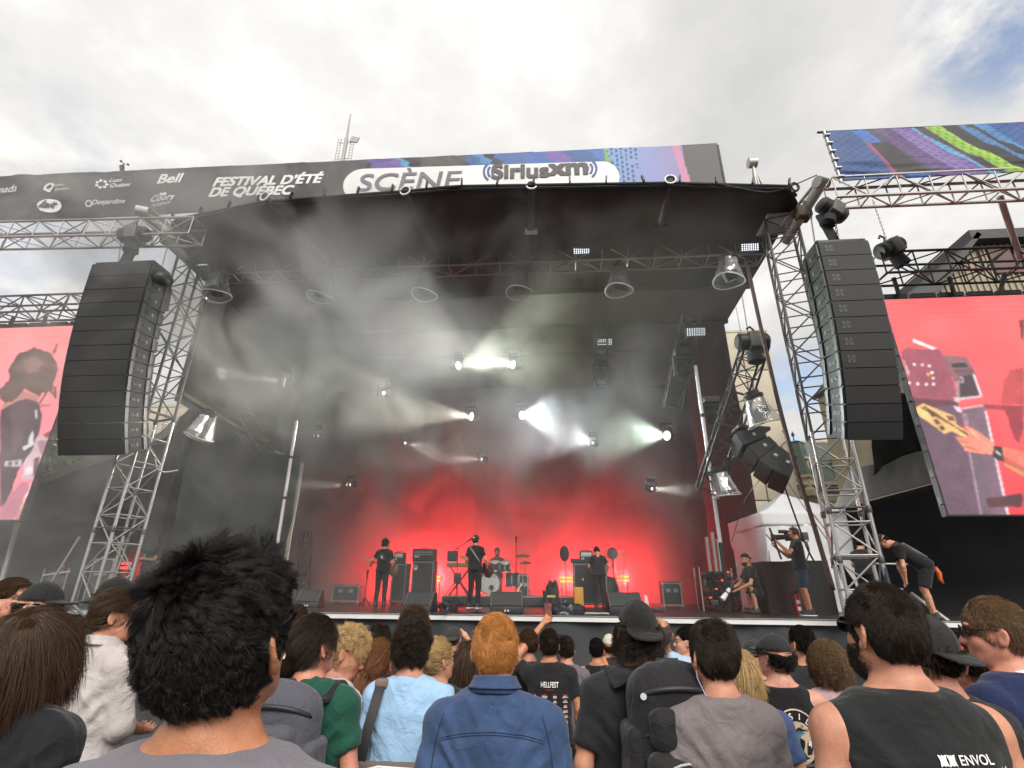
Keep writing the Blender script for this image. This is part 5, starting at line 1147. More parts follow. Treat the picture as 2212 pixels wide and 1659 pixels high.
# cases, bundles and small things
def case(u0, u1, v0, v1, Y, label, m=None, d=.5, z0=SZ):
    a = at(u0, v1, Y=Y); b = at(u1, v0, Y=Y); w = b.x-a.x; h = b.z-z0
    t = empty('flight_case', ((a.x+b.x)/2, Y, z0), 0, label, 'flight case', 'flight cases on the stage'); m = m or m_tolex
    MB().box((0, d/2, h/2+.04), (w, d, h-.08)).build('shell', m, t, bevel=.01)
    for sx in (-1, 1):
        for sz in (0, 1): MB().box((sx*(w/2-.015), -.004, .05+sz*(h-.1)), (.07, .03, .07)).build('corner', m_trim, t)
        MB().box((sx*(w/2-.012), -.004, h/2), (.03, .016, h-.16)).build('edge', m_trim, t)
        MB().lathe([(.04, -.02), (.04, .02)], (sx*(w/2-.1), .1, .03), (1, 0, 0), 10).build('castor', M_BLACK, t)
    for sz in (0, 1): MB().box((0, -.004, .02+.04+sz*(h-.1)), (w-.1, .016, .03)).build('edge', m_trim, t)
    for s in (-1, 1): MB().box((s*w*.2, -.012, h*.66), (.12, .02, .1)).build('latch', m_trim, t)
    return t
case(716, 777, 1263, 1299, 16.3, 'flight case with silver edges left of the left guitarist')
case(1433, 1470, 1257, 1296, 16.2, 'pinkish lit flight case far right in the red smoke')
case(1120, 1141, 1240, 1297, 15.9, 'upright equipment case right of the drum kit', None, .4)
o = MB().box((0, 0, .24), (.34, .3, .48)).build('yellow_case', mat('yellow plastic', (.55, .26, .02), .5, var=.1), None, bevel=.03); p = at(*z2(538, 1000), Z=SZ); o.location = (p.x, 14.6, SZ); o.scale = (.75, 1, (at(*z2(538, 825), Y=14.6).z-SZ)/.48); tag(o, 'upright yellow case at the left foot of the right guitar cabinet', 'case')
def bundle(u0, u1, v0, v1, Y, label, m, seed):
    a = at(u0, v1, Y=Y); b = at(u1, v0, Y=Y); w = (b.x-a.x)/2; h = max(b.z-SZ, .12); rr = np.random.default_rng(seed); mb = MB(); n, k = 26, 12; vs = []
    for i in range(k):
        t = i/(k-1)*math.pi/2
        for j in range(n):
            p = 2*math.pi*j/n; q = np.array([[math.cos(p)*2.2, math.sin(p)*2.2, t*2.4+seed]]); s = 1+.35*vnoise(q, seed)[0]+.16*vnoise(q*3, seed+1)[0]; vs.append((w*math.cos(p)*math.cos(t)**.7*s, .3*math.sin(p)*math.cos(t)**.7*s, h*math.sin(t)**.8*s+.0))
    mb.add(vs, [(i*n+j, i*n+(j+1) % n, (i+1)*n+(j+1) % n, (i+1)*n+j) for i in range(k-1) for j in range(n)])
    o = mb.build('plastic_bundle', m, None, True); o.location = ((a.x+b.x)/2, Y, SZ); return tag(o, label, 'bundle', 'crumpled plastic covers on the stage floor')
m_plast = mat('black plastic sheet', (.02, .022, .028), .28, bump=.6, bscale=14)
bundle(948, 985, 1300, 1323, 11.6, 'crumpled black plastic right of the left floor monitor', m_plast, 3); bundle(1186, 1252, 1302, 1327, 11.2, 'crumpled black plastic bundle at the stage edge below the right guitarist', m_plast, 8)
bundle(1176, 1207, 1262, 1306, 14.9, 'dark bag with a yellow strip left of the yellow case', m_drape, 5)
o = MB().box((0, 0, .0), (.22, .02, .05)).build('yellow_strip', mat('yellow tape', (.5, .4, .05), .6)); o.location = at(1191, 1288, Y=14.45); tag(o, 'small yellow strip on the dark bag by the yellow case', 'tape')
o = MB().box((0, 0, .04), (.26, .14, .08)).build('pedal', M_BLACK, None, bevel=.01); o.location = at(1421, 1322, Z=SZ); tag(o, 'small black box lying on the stage edge near the right floor monitor', 'pedal')
o = MB().prism([(-.06, 0), (.06, 0), (.02, .34), (-.04, .36)], .02, Matrix.Rotation(rad(80), 4, 'X')).build('set_list', mat('pink paper', (.7, .45, .5), .8)); o.location = at(1399, 1320, Z=SZ); tag(o, 'pinkish sheet propped at the end of the right floor monitor', 'paper')
o = MB().tube([(0, 0, .01), (.1, .1, .012), (.25, .02, .012), (.4, .12, .012), (.5, .0, .012)], .012, 5).build('white_cable', m_tagw, None, True); o.location = at(1262, 1326, Z=SZ); tag(o, 'short white cable on the stage edge beside the plastic bundle', 'cable')
# fan in a plastic cover beside the right guitarist
fp = at(*z2(1045, 410), Y=15.6); ft = empty('covered_fan', (fp.x, 15.6, SZ), 0, 'round dark fan on a stand hung with clear plastic', 'fan'); fh = fp.z-SZ
rod('stand', (0, 0, 0), (0, 0, fh), .025, M_BLACK, ft); MB().lathe([(.03, -.12), (.13, -.08), (.17, 0), (.13, .08), (.03, .12)], (0, 0, fh), (-.5, -1, .1), 18).build('housing', m_drape, ft, True); MB().box((.0, .0, .02), (.4, .4, .04)).build('foot', M_BLACK, ft)
def fcov(a, b): 
    an = a*6.28; r = .12+.18*b+.05*np.sin(an*4+b*3); return np.stack([.06+r*np.cos(an), r*np.sin(an)*.8, .35+(fh-.25)*b], 1)
grid_obj('plastic_cover', 30, 14, fcov, m_clear, ft)
o = MB().lathe([(.22, 0), (.24, .5), (.18, .75), (.02, .8)], n=14).build('barrel_case', m_tolex, None, True); o.location = (at(*z2(1010, 860), Y=15.3).x, 15.3, SZ); tag(o, 'rounded dark case right of the right guitar cabinet', 'case')
# stage right: gear rack, riser boxes, extinguisher
gp = at(1552, 1310, Z=SZ)
def rack(u0, u1, v0, Y, label, seed, rows=4):
    a = at(u0, 1312, Y=Y); b = at(u1, v0, Y=Y); w = b.x-a.x; h = b.z-SZ; r = np.random.default_rng(seed)
    t = empty('equipment_rack', ((a.x+b.x)/2, Y, SZ), 0, label, 'rack'); 
    for sx in (-1, 1):
        for sy in (0, .5): rod('post', (sx*w/2, sy, 0), (sx*w/2, sy, h), .02, M_ALUD, t)
    for k in range(rows):
        z = .12+k*(h-.15)/rows; MB().box((0, .25, z), (w, .5, .03)).build('shelf', m_tolex, t); x = -w/2+.08
        while x < w/2-.15:
            q = r.uniform(.1, .28); hh = r.uniform(.5, .9)*(h-.15)/rows; MB().box((x+q/2, .2, z+.015+hh/2), (q-.02, .3, hh)).build('unit', [m_tolex, M_BLACK, mat('grey unit', (.10, .09, .09), .5)][r.integers(0, 3)], t, bevel=.008); x += q
    for k in range(4): MB().box((-w*.3+k*w*.18, -.02, .3+k*.2), (.05, .02, .03)).build('indicator', mat('red indicator', (1, .1, .05), .4, emit=(1, .06, .03), estr=1.2), t)
rack(1520, 1592, 1225, 13.9, 'dark equipment rack with red indicators left of the tent', 3)
for i, (u0, u1, v0) in enumerate(((1524, 1530, 1160), (1536, 1541, 1150), (1548, 1552, 1165))):
    p = at(u0, v0, Y=14.4); o = rod('upright_pipe', (p.x, 14.4, SZ), (p.x+.02, 14.4, p.z), .05, M_ALUD); tag(o, ['leftmost of the three pale pipes standing behind the rack', 'tallest of the three pale pipes standing behind the rack', 'rightmost of the three pale pipes standing behind the rack'][i], 'pipe', 'pale pipes behind the rack')
def cloth_box(u0, u1, v0, Y, d, label, m):
    a = at(u0, 1324, Y=Y); b = at(u1, v0, Y=Y); w = b.x-a.x; h = b.z-SZ
    t = empty('draped_riser', ((a.x+b.x)/2, Y, SZ), 0, label, 'riser box', 'cloth covered risers by the tent'); MB().box((0, d/2, h-.02), (w, d, .04)).build('top', m, t, bevel=.01)
    def fn(s, q):
        per = s*(2*d+w); x = np.where(per < d, -w/2, np.where(per < d+w, -w/2+per-d, w/2)); y = np.where(per < d, d-per, np.where(per < d+w, 0, per-d-w)); n = .02*vnoise(np.stack([per*5, q*.8, 0*s], 1), 4)*(1-q*.5)
        return np.stack([x+np.where((per < d), -n, np.where(per < d+w, 0, n)), y-np.where((per >= d) & (per < d+w), n+.005, 0), h*q], 1)
    grid_obj('cloth', 90, 12, fn, m, t)
cloth_box(1664, 1722, 1213, 12.7, .9, 'dark maroon cloth covered riser behind the fire extinguisher', mat('maroon cloth', (.035, .012, .012), .85, var=.2)); cloth_box(1730, 1788, 1211, 12.75, .8, 'black cloth covered riser right of the camera operator', mat('black riser cloth', (.014, .014, .015), .85, var=.2))
jk = at(1796, 1222, Y=12.6)
o = MB().tube([jk, jk+Vector((.15, -.05, -.05)), jk+Vector((.28, -.05, -.35)), jk+Vector((.36, -.04, -.5))], [.05, .09, .10, .05], 8).build('hanging_jacket', m_drape, None, True); tag(o, 'black jacket hanging off the right corner of the black riser', 'jacket')
ep = at(1707, 1326, Z=SZ); ex = empty('fire_extinguisher', (ep.x, 12.35, SZ), 0, 'red fire extinguisher with white labels standing in front of the riser', 'fire extinguisher'); k = (at(1707, 1274, Y=12.35).z-SZ)/.56
MB().lathe([(.075*k, 0), (.08*k, .02*k), (.08*k, .38*k), (.05*k, .45*k), (.025*k, .47*k)], n=16).build('cylinder', mat('red enamel', (.42, .02, .02), .3), ex, True); MB().box((0, 0, .50*k), (.03, .06, .05)).box((.05*k, 0, .535*k), (.14*k, .025, .018)).build('valve_handle', M_BLACK, ex)
for z in (.14, .29): MB().box((0, -.0805*k, z*k), (.085*k, .008, .085*k)).build('label', m_white, ex)
MB().tube([(-.02, 0, .5*k), (-.1*k, 0, .48*k), (-.11*k, 0, .3*k), (-.1*k, 0, .15*k)], .013, 6).build('hose', M_BLACK, ex, True)
# railing on the right wing, monitor brace
rp = at(1880, 1330, Z=SZ)
for i, (v, u0, u1) in enumerate(((1218, 1890, 2000), (1272, 1880, 1950), (1336, 1890, 1975))):
    o = rod('wing_rail', at(u0, v, Y=11.6), at(u1, v+1, Y=11.6), .022, M_ALU); tag(o, ['top white rail of the right wing guard', 'middle white rail of the right wing guard', 'lowest white rail of the right wing guard'][i], 'rail', 'white rails on the right wing')
o = rod('slanting_brace', at(1968, 1282, Y=11.4), at(2062, 1352, Y=10.9), .04, M_ALUD); tag(o, 'slanting grey brace on the right wing behind the worker', 'brace')
# stage left clutter in the smoke
case(180, 250, 1205, 1290, 13.0, 'dim flight case behind the left tower foot', mat('grey unit', (.10, .09, .09), .5)); rack(70, 150, 1228, 13.0, 'cluttered low rack at far left behind the crowd', 9, 2)
truss('small_truss', at(655, 1290, Y=15.2), at(660, 1150, Y=15.2), .26, (0, 1, 0), 6, 'small dark upright truss left of the red glow', None, M_STEEL, .018, .01)
cr = at(470, 1175, Y=13.2); ck = empty('covered_gear', (cr.x, 13.2, SZ), 0, 'gear under a clear plastic sheet behind the near dark haired man', 'equipment'); hh = cr.z-SZ
MB().box((0, .3, hh*.4), (1.1, .5, hh*.8)).build('crate', m_tolex, ck, bevel=.03); MB().box((.55, .3, hh*.5), (.4, .4, hh*.9)).build('blue_crate', mat('blue crate', (.03, .05, .12), .5), ck, bevel=.03)
def gcov(a, b): return np.stack([-.6+1.2*a+.05*vnoise(np.stack([a*6, b*6, 0*a], 1), 2), .3-.3*np.cos(b*3.14)+.0*a, hh*.8+.2*np.sin(b*3.14)*np.sin(a*3.14)+.06*vnoise(np.stack([a*8, b*8, 0*a], 1), 3)], 1)
grid_obj('plastic_cover', 24, 16, gcov, m_clear, ck)
o = rod('light_tube', at(92, 1243, Y=13), at(152, 1234, Y=13), .02, m_white); tag(o, 'thin white tube lying on the low rack at far left', 'tube')
o = MB().tube([at(u, v, Z=SZ+.01) for u, v in ((1050, 1325), (1030, 1322), (1010, 1326), (985, 1322), (960, 1326), (930, 1326))], .012, 5).build('stage_cable', M_BLACK, None, True); tag(o, 'black cable along the stage edge between the floor monitors', 'cable')
# ================================================================== PEOPLE (one continuous sculpted surface per body)
class Field:
    """signed distance sculpture on a grid; pieces are blended smoothly and meshed as one surface"""
    def __init__(s, lo, hi, h):
        s.h = h; s.lo = np.array(lo, float); n = np.ceil((np.array(hi)-s.lo)/h).astype(int)+1; s.n = n
        s.f = np.full(n, .2, np.float32); s.R = np.eye(3); s.t = np.zeros(3)
    def frame(s, R=None, t=None): s.R = np.eye(3) if R is None else np.array(R, float); s.t = np.zeros(3) if t is None else np.array(t, float); return s
    def put(s, fn, lo, hi, k=.0, mode='u'):
        lo = np.array(lo, float); hi = np.array(hi, float)
        c = np.array([[x, y, z] for x in (lo[0], hi[0]) for y in (lo[1], hi[1]) for z in (lo[2], hi[2])]) @ s.R.T+s.t
        pad = max(k, 0)+2.5*s.h
        i0 = np.maximum(np.floor((c.min(0)-pad-s.lo)/s.h).astype(int), 0); i1 = np.minimum(np.ceil((c.max(0)+pad-s.lo)/s.h).astype(int)+1, s.n)
        if (i1 <= i0).any(): return s
        ax = [(s.lo[q]+s.h*np.arange(i0[q], i1[q])-s.t[q]).astype(np.float32) for q in range(3)]
        X, Y, Z = np.meshgrid(*ax, indexing='ij', sparse=True); R = s.R.astype(np.float32)
        if np.allclose(R, np.eye(3)): a, b, c_ = X, Y, Z
        else: a = X*R[0, 0]+Y*R[1, 0]+Z*R[2, 0]; b = X*R[0, 1]+Y*R[1, 1]+Z*R[2, 1]; c_ = X*R[0, 2]+Y*R[1, 2]+Z*R[2, 2]
        d = fn(a, b, c_); sl = tuple(slice(i0[q], i1[q]) for q in range(3)); g = s.f[sl]
        if mode == 'u':
            if k > 0: h = np.clip(.5+.5*(g-d)/k, 0, 1); s.f[sl] = g*(1-h)+d*h-k*h*(1-h)
            else: s.f[sl] = np.minimum(g, d)
        elif mode == 's':
            if k > 0: h = np.clip(.5-.5*(g+d)/k, 0, 1); s.f[sl] = g*(1-h)-d*h+k*h*(1-h)
            else: s.f[sl] = np.maximum(g, -d)
        return s
    def cap(s, a, b, r0, r1=None, k=.02, mode='u', flat=None):
        r1 = r0 if r1 is None else r1; a = np.array(a, float); b = np.array(b, float); ba = b-a; L2 = float(ba @ ba)+1e-9; m = max(r0, r1)
        un = ba/math.sqrt(L2); Ln = math.sqrt(L2)
        def fn(x, y, z):
            px, py, pz = x-a[0], y-a[1], z-a[2]; pr = px*ba[0]+py*ba[1]+pz*ba[2]; t = np.clip(pr/L2, 0, 1)
            d = np.sqrt((px-t*ba[0])**2+(py-t*ba[1])**2+(pz-t*ba[2])**2)-(r0+(r1-r0)*t)
            if flat: d = np.maximum(d, pr/Ln-Ln)
            return d
        return s.put(fn, np.minimum(a, b)-m, np.maximum(a, b)+m, k, mode)
    def ell(s, c, r, k=.02, mode='u', rot=None):
        c = np.array(c, float); r = np.array(r if not np.isscalar(r) else (r, r, r), float); Q = np.eye(3) if rot is None else np.array(Matrix.Rotation(rot[0], 3, rot[1]))
        mn = float(r.min()); mx = float(r.max()) if rot else r
        def fn(x, y, z):
            x, y, z = x-c[0], y-c[1], z-c[2]
            if rot: x, y, z = x*Q[0, 0]+y*Q[1, 0]+z*Q[2, 0], x*Q[0, 1]+y*Q[1, 1]+z*Q[2, 1], x*Q[0, 2]+y*Q[1, 2]+z*Q[2, 2]
            k0 = np.sqrt((x/r[0])**2+(y/r[1])**2+(z/r[2])**2); k1 = np.sqrt((x/r[0]**2)**2+(y/r[1]**2)**2+(z/r[2]**2)**2)+1e-6
            return np.clip(k0*(k0-1)/k1, -.3, .3)
        return s.put(fn, c-mx, c+mx, k, mode)
    def box(s, c, hs, rr=.02, k=.01, mode='u'):
        c = np.array(c, float); hs = np.array(hs, float)-rr
        def fn(x, y, z):
            qx, qy, qz = np.abs(x-c[0])-hs[0], np.abs(y-c[1])-hs[1], np.abs(z-c[2])-hs[2]
            return np.sqrt(np.maximum(qx, 0)**2+np.maximum(qy, 0)**2+np.maximum(qz, 0)**2)+np.minimum(np.maximum(qx, np.maximum(qy, qz)), 0)-rr
        return s.put(fn, c-hs-rr, c+hs+rr, k, mode)
    def loft(s, prof, k=.02, p=2.4, infl=0., zcut=None):
        """prof rows: z, half width, half depth, y centre"""
        P = np.array(prof, float); zs = P[:, 0]
        def fn(x, y, z):
            w = np.interp(z, zs, P[:, 1])+infl; d = np.interp(z, zs, P[:, 2])+infl; yc = np.interp(z, zs, P[:, 3])
            q = (np.abs(x/w)**p+np.abs((y-yc)/d)**p)**(1/p); dd = (q-1)*np.minimum(w, d)*.9
            dz = np.maximum(z-zs[-1], zs[0]-z)
            return np.where(dz > 0, np.sqrt(np.maximum(dd, 0)**2+dz*dz), np.maximum(dd, dz)) .astype(np.float32)
        m = P[:, 1].max()+infl; dm = (P[:, 2]+np.abs(P[:, 3])).max()+infl
        return s.put(fn, (-m, -dm, zs[0]), (m, dm, zs[-1]), k)
    def cut(s, fn):
        ax = [(s.lo[q]+s.h*np.arange(s.n[q])-s.t[q]).astype(np.float32) for q in range(3)]
        X, Y, Z = np.meshgrid(*ax, indexing='ij', sparse=True); R = s.R.astype(np.float32)
        if np.allclose(R, np.eye(3)): a, b, c_ = X, Y, Z
        else: a = X*R[0, 0]+Y*R[1, 0]+Z*R[2, 0]; b = X*R[0, 1]+Y*R[1, 1]+Z*R[2, 1]; c_ = X*R[0, 2]+Y*R[1, 2]+Z*R[2, 2]
        s.f = np.maximum(s.f, fn(a, b, c_)).astype(np.float32); return s
    def surf(s):
        f = s.f; f[0], f[-1] = .2, .2; f[:, 0], f[:, -1] = .2, .2; f[:, :, 0], f[:, :, -1] = .2, .2
        ng = f < 0; n = f.shape; cs = np.zeros([q-1 for q in n], np.int8)
        for i in (0, 1):
            for j in (0, 1):
                for k in (0, 1): cs += ng[i:n[0]-1+i, j:n[1]-1+j, k:n[2]-1+k]
        mix = (cs > 0) & (cs < 8); I = np.argwhere(mix); idx = -np.ones(mix.shape, np.int64); idx[mix] = np.arange(len(I))
        acc = np.zeros((len(I), 3)); cnt = np.zeros(len(I)); co = [(i, j, k) for i in (0, 1) for j in (0, 1) for k in (0, 1)]
        for a in co:
            for ax in range(3):
                if a[ax]: continue
                b = list(a); b[ax] = 1
                fa = f[I[:, 0]+a[0], I[:, 1]+a[1], I[:, 2]+a[2]]; fb = f[I[:, 0]+b[0], I[:, 1]+b[1], I[:, 2]+b[2]]
                m = (fa < 0) != (fb < 0); t = np.where(m, fa/np.where(m, fa-fb, 1), 0)
                p = np.tile(np.array(a, float), (len(I), 1)); p[:, ax] += t; acc += p*m[:, None]; cnt += m
        V = s.lo+s.h*(I+acc/np.maximum(cnt, 1)[:, None]); F = []
        for ax in range(3):
            u, v = (ax+1) % 3, (ax+2) % 3; sl0 = [slice(None)]*3; sl1 = [slice(None)]*3; sl0[ax] = slice(0, -1); sl1[ax] = slice(1, None)
            A = ng[tuple(sl0)]; B = ng[tuple(sl1)]; E = np.argwhere(A != B); E = E[(E[:, u] > 0) & (E[:, v] > 0) & (E[:, u] < n[u]-1) & (E[:, v] < n[v]-1)]
            q = []
            for du, dv in ((1, 1), (0, 1), (0, 0), (1, 0)):
                c = E.copy(); c[:, u] -= du; c[:, v] -= dv; q.append(idx[c[:, 0], c[:, 1], c[:, 2]])
            q = np.stack(q, 1); inside = A[E[:, 0], E[:, 1], E[:, 2]]; q[~inside] = q[~inside][:, ::-1]; F.append(q)
        F = np.concatenate(F); return V, F[(F >= 0).all(1)]
def mesh_np(name, V, F, mats, parent=None, smooth=True):
    me = bpy.data.meshes.new(name); me.vertices.add(len(V)); me.vertices.foreach_set('co', np.asarray(V, np.float32).ravel())
    n = len(F); me.loops.add(n*4); me.polygons.add(n); me.loops.foreach_set('vertex_index', np.asarray(F, np.int32).ravel()); me.polygons.foreach_set('loop_start', np.arange(0, n*4, 4, dtype=np.int32))
    me.polygons.foreach_set('use_smooth', np.ones(n, bool)); me.update(calc_edges=True); me.validate(); me.materials.append(mats)
    return link(bpy.data.objects.new(name, me), parent)
def relax(V, F, it=1, lam=.5):
    for _ in range(it):
        S = np.zeros_like(V); c = np.zeros(len(V))
        for i in range(4):
            a, b = F[:, i], F[:, (i+1) % 4]; np.add.at(S, a, V[b]); np.add.at(c, a, 1); np.add.at(S, b, V[a]); np.add.at(c, b, 1)
        V = V*(1-lam)+lam*S/np.maximum(c, 1)[:, None]
    return V
def vnormals(V, F):
    n = np.cross(V[F[:, 2]]-V[F[:, 0]], V[F[:, 3]]-V[F[:, 1]]); N_ = np.zeros_like(V)
    for i in range(4): np.add.at(N_, F[:, i], n)
    return N_/(np.linalg.norm(N_, axis=1)[:, None]+1e-12)
def wrinkle(V, F, amp, seed, f=(9, 9, 5)):
    """cloth folds: ridged noise drawn out along slanting directions"""
    N_ = vnormals(V, F); p = V*np.array(f); s = V[:, 0]
    q = np.stack([p[:, 0]+V[:, 2]*5, p[:, 1], p[:, 2]-np.abs(s)*7], 1)
    a = vnoise(q+seed, seed); b = vnoise(q*[1.9, 1.9, 2.3]+seed, seed+1); c = vnoise(V*3.1+seed, seed+2)
    r = (1-np.abs(a)*2.2)*.8+(1-np.abs(b)*2)*.45
    arm = np.exp(-((np.abs(s)-.17)/.07)**2-((V[:, 2]-1.24)/.12)**2); d = np.sin((V[:, 2]*1.0-np.abs(s)*.9)*62+a*3)*arm*.8
    r = r+d; w = .35+.75*np.clip(c+.35, 0, 1)+.4*arm
    return V+N_*(amp*r*w)[:, None]
def rotm(yaw=0., pitch=0., roll=0.):
    return np.array(Matrix.Rotation(yaw, 3, 'Z') @ Matrix.Rotation(pitch, 3, 'X') @ Matrix.Rotation(roll, 3, 'Y'))
def skin_mat(name, c):
    m = mat('skin '+name, c, .48, var=.17, vscale=22, bump=.2, bscale=260); b = m.node_tree.nodes['Principled BSDF']
    b.inputs['Subsurface Weight'].default_value = .12; b.inputs['Subsurface Radius'].default_value = (.02, .008, .004); b.inputs['Subsurface Scale'].default_value = .5
    return m
SK = {'pale': skin_mat('pale', lin(206, 150, 128)), 'fair': skin_mat('fair', lin(196, 138, 112)), 'tan': skin_mat('tan', lin(186, 126, 92)), 'olive': skin_mat('olive', lin(176, 118, 84)), 'ruddy': skin_mat('ruddy', lin(204, 138, 116))}
def hair_mat(name, c, rough=.42):
    if name in MATS: return MATS[name]
    m = mat(name, c, rough, spec=.35); t = m.node_tree; b = t.nodes['Principled BSDF']
    hi = N(t, 'ShaderNodeHairInfo'); co = N(t, 'ShaderNodeTexCoord'); n = N(t, 'ShaderNodeTexNoise'); n.inputs['Scale'].default_value = 26; L(t, co.outputs['Object'], n.inputs['Vector'])
    a = N(t, 'ShaderNodeMath', operation='ADD'); L(t, hi.outputs['Random'], a.inputs[0]); L(t, n.outputs[0], a.inputs[1])
    mr = N(t, 'ShaderNodeMapRange'); L(t, a.outputs[0], mr.inputs[0]); mr.inputs[1].default_value = .3; mr.inputs[2].default_value = 1.6; mr.inputs[3].default_value = .55; mr.inputs[4].default_value = 1.7
    sc = N(t, 'ShaderNodeVectorMath', operation='SCALE'); sc.inputs[0].default_value = c; L(t, mr.outputs[0], sc.inputs['Scale']); L(t, sc.outputs[0], b.inputs['Base Color'])
    return m
HC = {'black': hair_mat('black hair', (.011, .009, .008)), 'dark': hair_mat('dark brown hair', (.022, .014, .009)), 'brown': hair_mat('brown hair', (.055, .030, .016)), 'light': hair_mat('light brown hair', (.13, .075, .038)), 'ginger': hair_mat('ginger hair', (.46, .19, .05)), 'blond': hair_mat('blond hair', (.48, .32, .15)), 'grey': hair_mat('grey hair', (.12, .10, .09)), 'auburn': hair_mat('auburn hair', (.20, .085, .035))}
HP = np.array([0, -.012, 1.535])       # where the head turns on the neck
HCEN = np.array([0, -.004, 1.648])     # middle of the skull
def hairline(y):
    return np.interp(y, [-.12, -.085, -.055, -.03, 0, .03, .06, .085, .2], [1.562, 1.562, 1.572, 1.60, 1.622, 1.648, 1.69, 1.712, 1.735])
def head_prims(f, R, t, sk='m', ears=True, detail=True):
    f.frame(R, t)
    f.ell((0, -.012, 1.652), (.0745, .097, .104), .0); f.ell((0, .028, 1.600), (.062, .068, .075), .03); f.ell((0, .048, 1.565), (.048, .05, .045), .03)
    f.ell((0, .082, 1.538), (.022, .018, .016), .025)
    for s in (-1, 1): f.ell((s*.04, .06, 1.605), (.024, .026, .024), .025); f.cap((s*.056, .01, 1.575), (s*.035, .065, 1.543), .016, .014, .03)
    f.cap((0, .088, 1.648), (0, .113, 1.608), .008, .014, .012); f.ell((0, .108, 1.605), (.019, .014, .011), .008)
    for s in (-1, 1): f.ell((s*.03, .083, 1.672), (.026, .016, .010), .02); f.ell((s*.033, .099, 1.648), (.017, .013, .012), .014, 's')
    f.cap((-.016, .094, 1.573), (.016, .094, 1.573), .007, None, .012); f.cap((-.015, .091, 1.561), (.015, .091, 1.561), .008, None, .012); f.cap((-.02, .106, 1.567), (.02, .106, 1.567), .0035, None, .004, 's')
    if ears:
        for s in (-1, 1):
            Q = np.array(Matrix.Rotation(s*rad(36), 3, 'Z') @ Matrix.Rotation(s*rad(-9), 3, 'Y')); c = np.array([s*.085, -.008, 1.626])
            f.frame(R @ Q, R @ c+t)
            f.ell((0, -.006, .004), (.009, .021, .033), .012); f.ell((0, .0, -.024), (.008, .012, .014), .012); f.ell((s*.009, -.004, .004), (.007, .013, .022), .006, 's')
            f.frame(R, t)
    f.cap((0, -.022, 1.43), (0, -.008, 1.585), .062, .054, .03); f.ell((0, -.05, 1.50), (.045, .03, .06), .03)
TORSO = [(.86, .160, .105, -.01), (.95, .165, .112, -.01), (1.06, .148, .102, -.005), (1.16, .152, .105, 0), (1.27, .170, .115, .0), (1.34, .172, .112, -.005), (1.42, .125, .086, -.012), (1.48, .09, .066, -.018), (1.51, .06, .055, -.018)]
PERSONS = []
class Pose:
    def __init__(s, head=(0, 0, 0), lean=0., side=0., twist=0., pelvis=(0, 0, 0), arms=None, legs=None, wide=1., shrug=0.):
        s.Ru = rotm(twist, -lean, side); hip = np.array([0, -.01, .93]); s.pel = np.array(pelvis, float); s.tu = hip-s.Ru @ hip+s.pel
        Rh = rotm(*head); s.Rh = s.Ru @ Rh; s.th = s.Ru @ (HP-Rh @ HP)+s.tu; s.wide = wide
        s.sh = {q: s.Ru @ np.array([q*.176*wide, -.012, 1.392+shrug])+s.tu for q in (-1, 1)}
        arms = arms or {}; A = {'down': ((.235, -.035, 1.14), (.245, .04, .90)), 'front': ((.225, .02, 1.13), (.10, .24, 1.06)), 'crossed': ((.24, .03, 1.13), (-.02, .20, 1.14)), 'pocket': ((.26, -.07, 1.14), (.19, .02, .94)), 'hip': ((.30, -.05, 1.16), (.17, .08, .98)), 'face': ((.22, .17, 1.22), (.08, .24, 1.46)), 'up': ((.28, .10, 1.62), (.20, .22, 1.86))}
        s.el = {}; s.wr = {}
        for q in (-1, 1):
            a = arms.get(q, 'down'); e, w = A[a] if isinstance(a, str) else a
            if len(e) == 4: s.el[q] = np.array(e[:3], float); s.wr[q] = np.array(w[:3], float)   # absolute
            else: s.el[q] = s.Ru @ (np.array(e)*[q*wide if e[0] else 1, 1, 1])+s.tu; s.wr[q] = s.Ru @ (np.array(w)*[q, 1, 1])+s.tu
        legs = legs or {}
        s.hip = {q: np.array([q*.088, -.01, .92])+s.pel for q in (-1, 1)}; s.kn = {}; s.an = {}
        for q in (-1, 1):
            kn, an = legs.get(q, ((.10, .015, .50), (.115, -.03, .09))); s.kn[q] = np.array(kn)*[q, 1, 1]; s.an[q] = np.array(an)*[q, 1, 1]
    def bounds(s, pad=.14):
        P = [s.Rh @ np.array([0, 0, 1.76])+s.th, s.Rh @ np.array([0, .12, 1.65])+s.th, s.Rh @ np.array([0, -.12, 1.65])+s.th, *s.sh.values(), *s.el.values(), *s.wr.values(), *s.hip.values(), *s.kn.values(), *s.an.values()]
        P = np.array(P); lo = P.min(0)-pad; hi = P.max(0)+pad; lo[2] = min(lo[2], .0)-.02; lo[1] -= .04; hi[1] += .05; return lo, hi
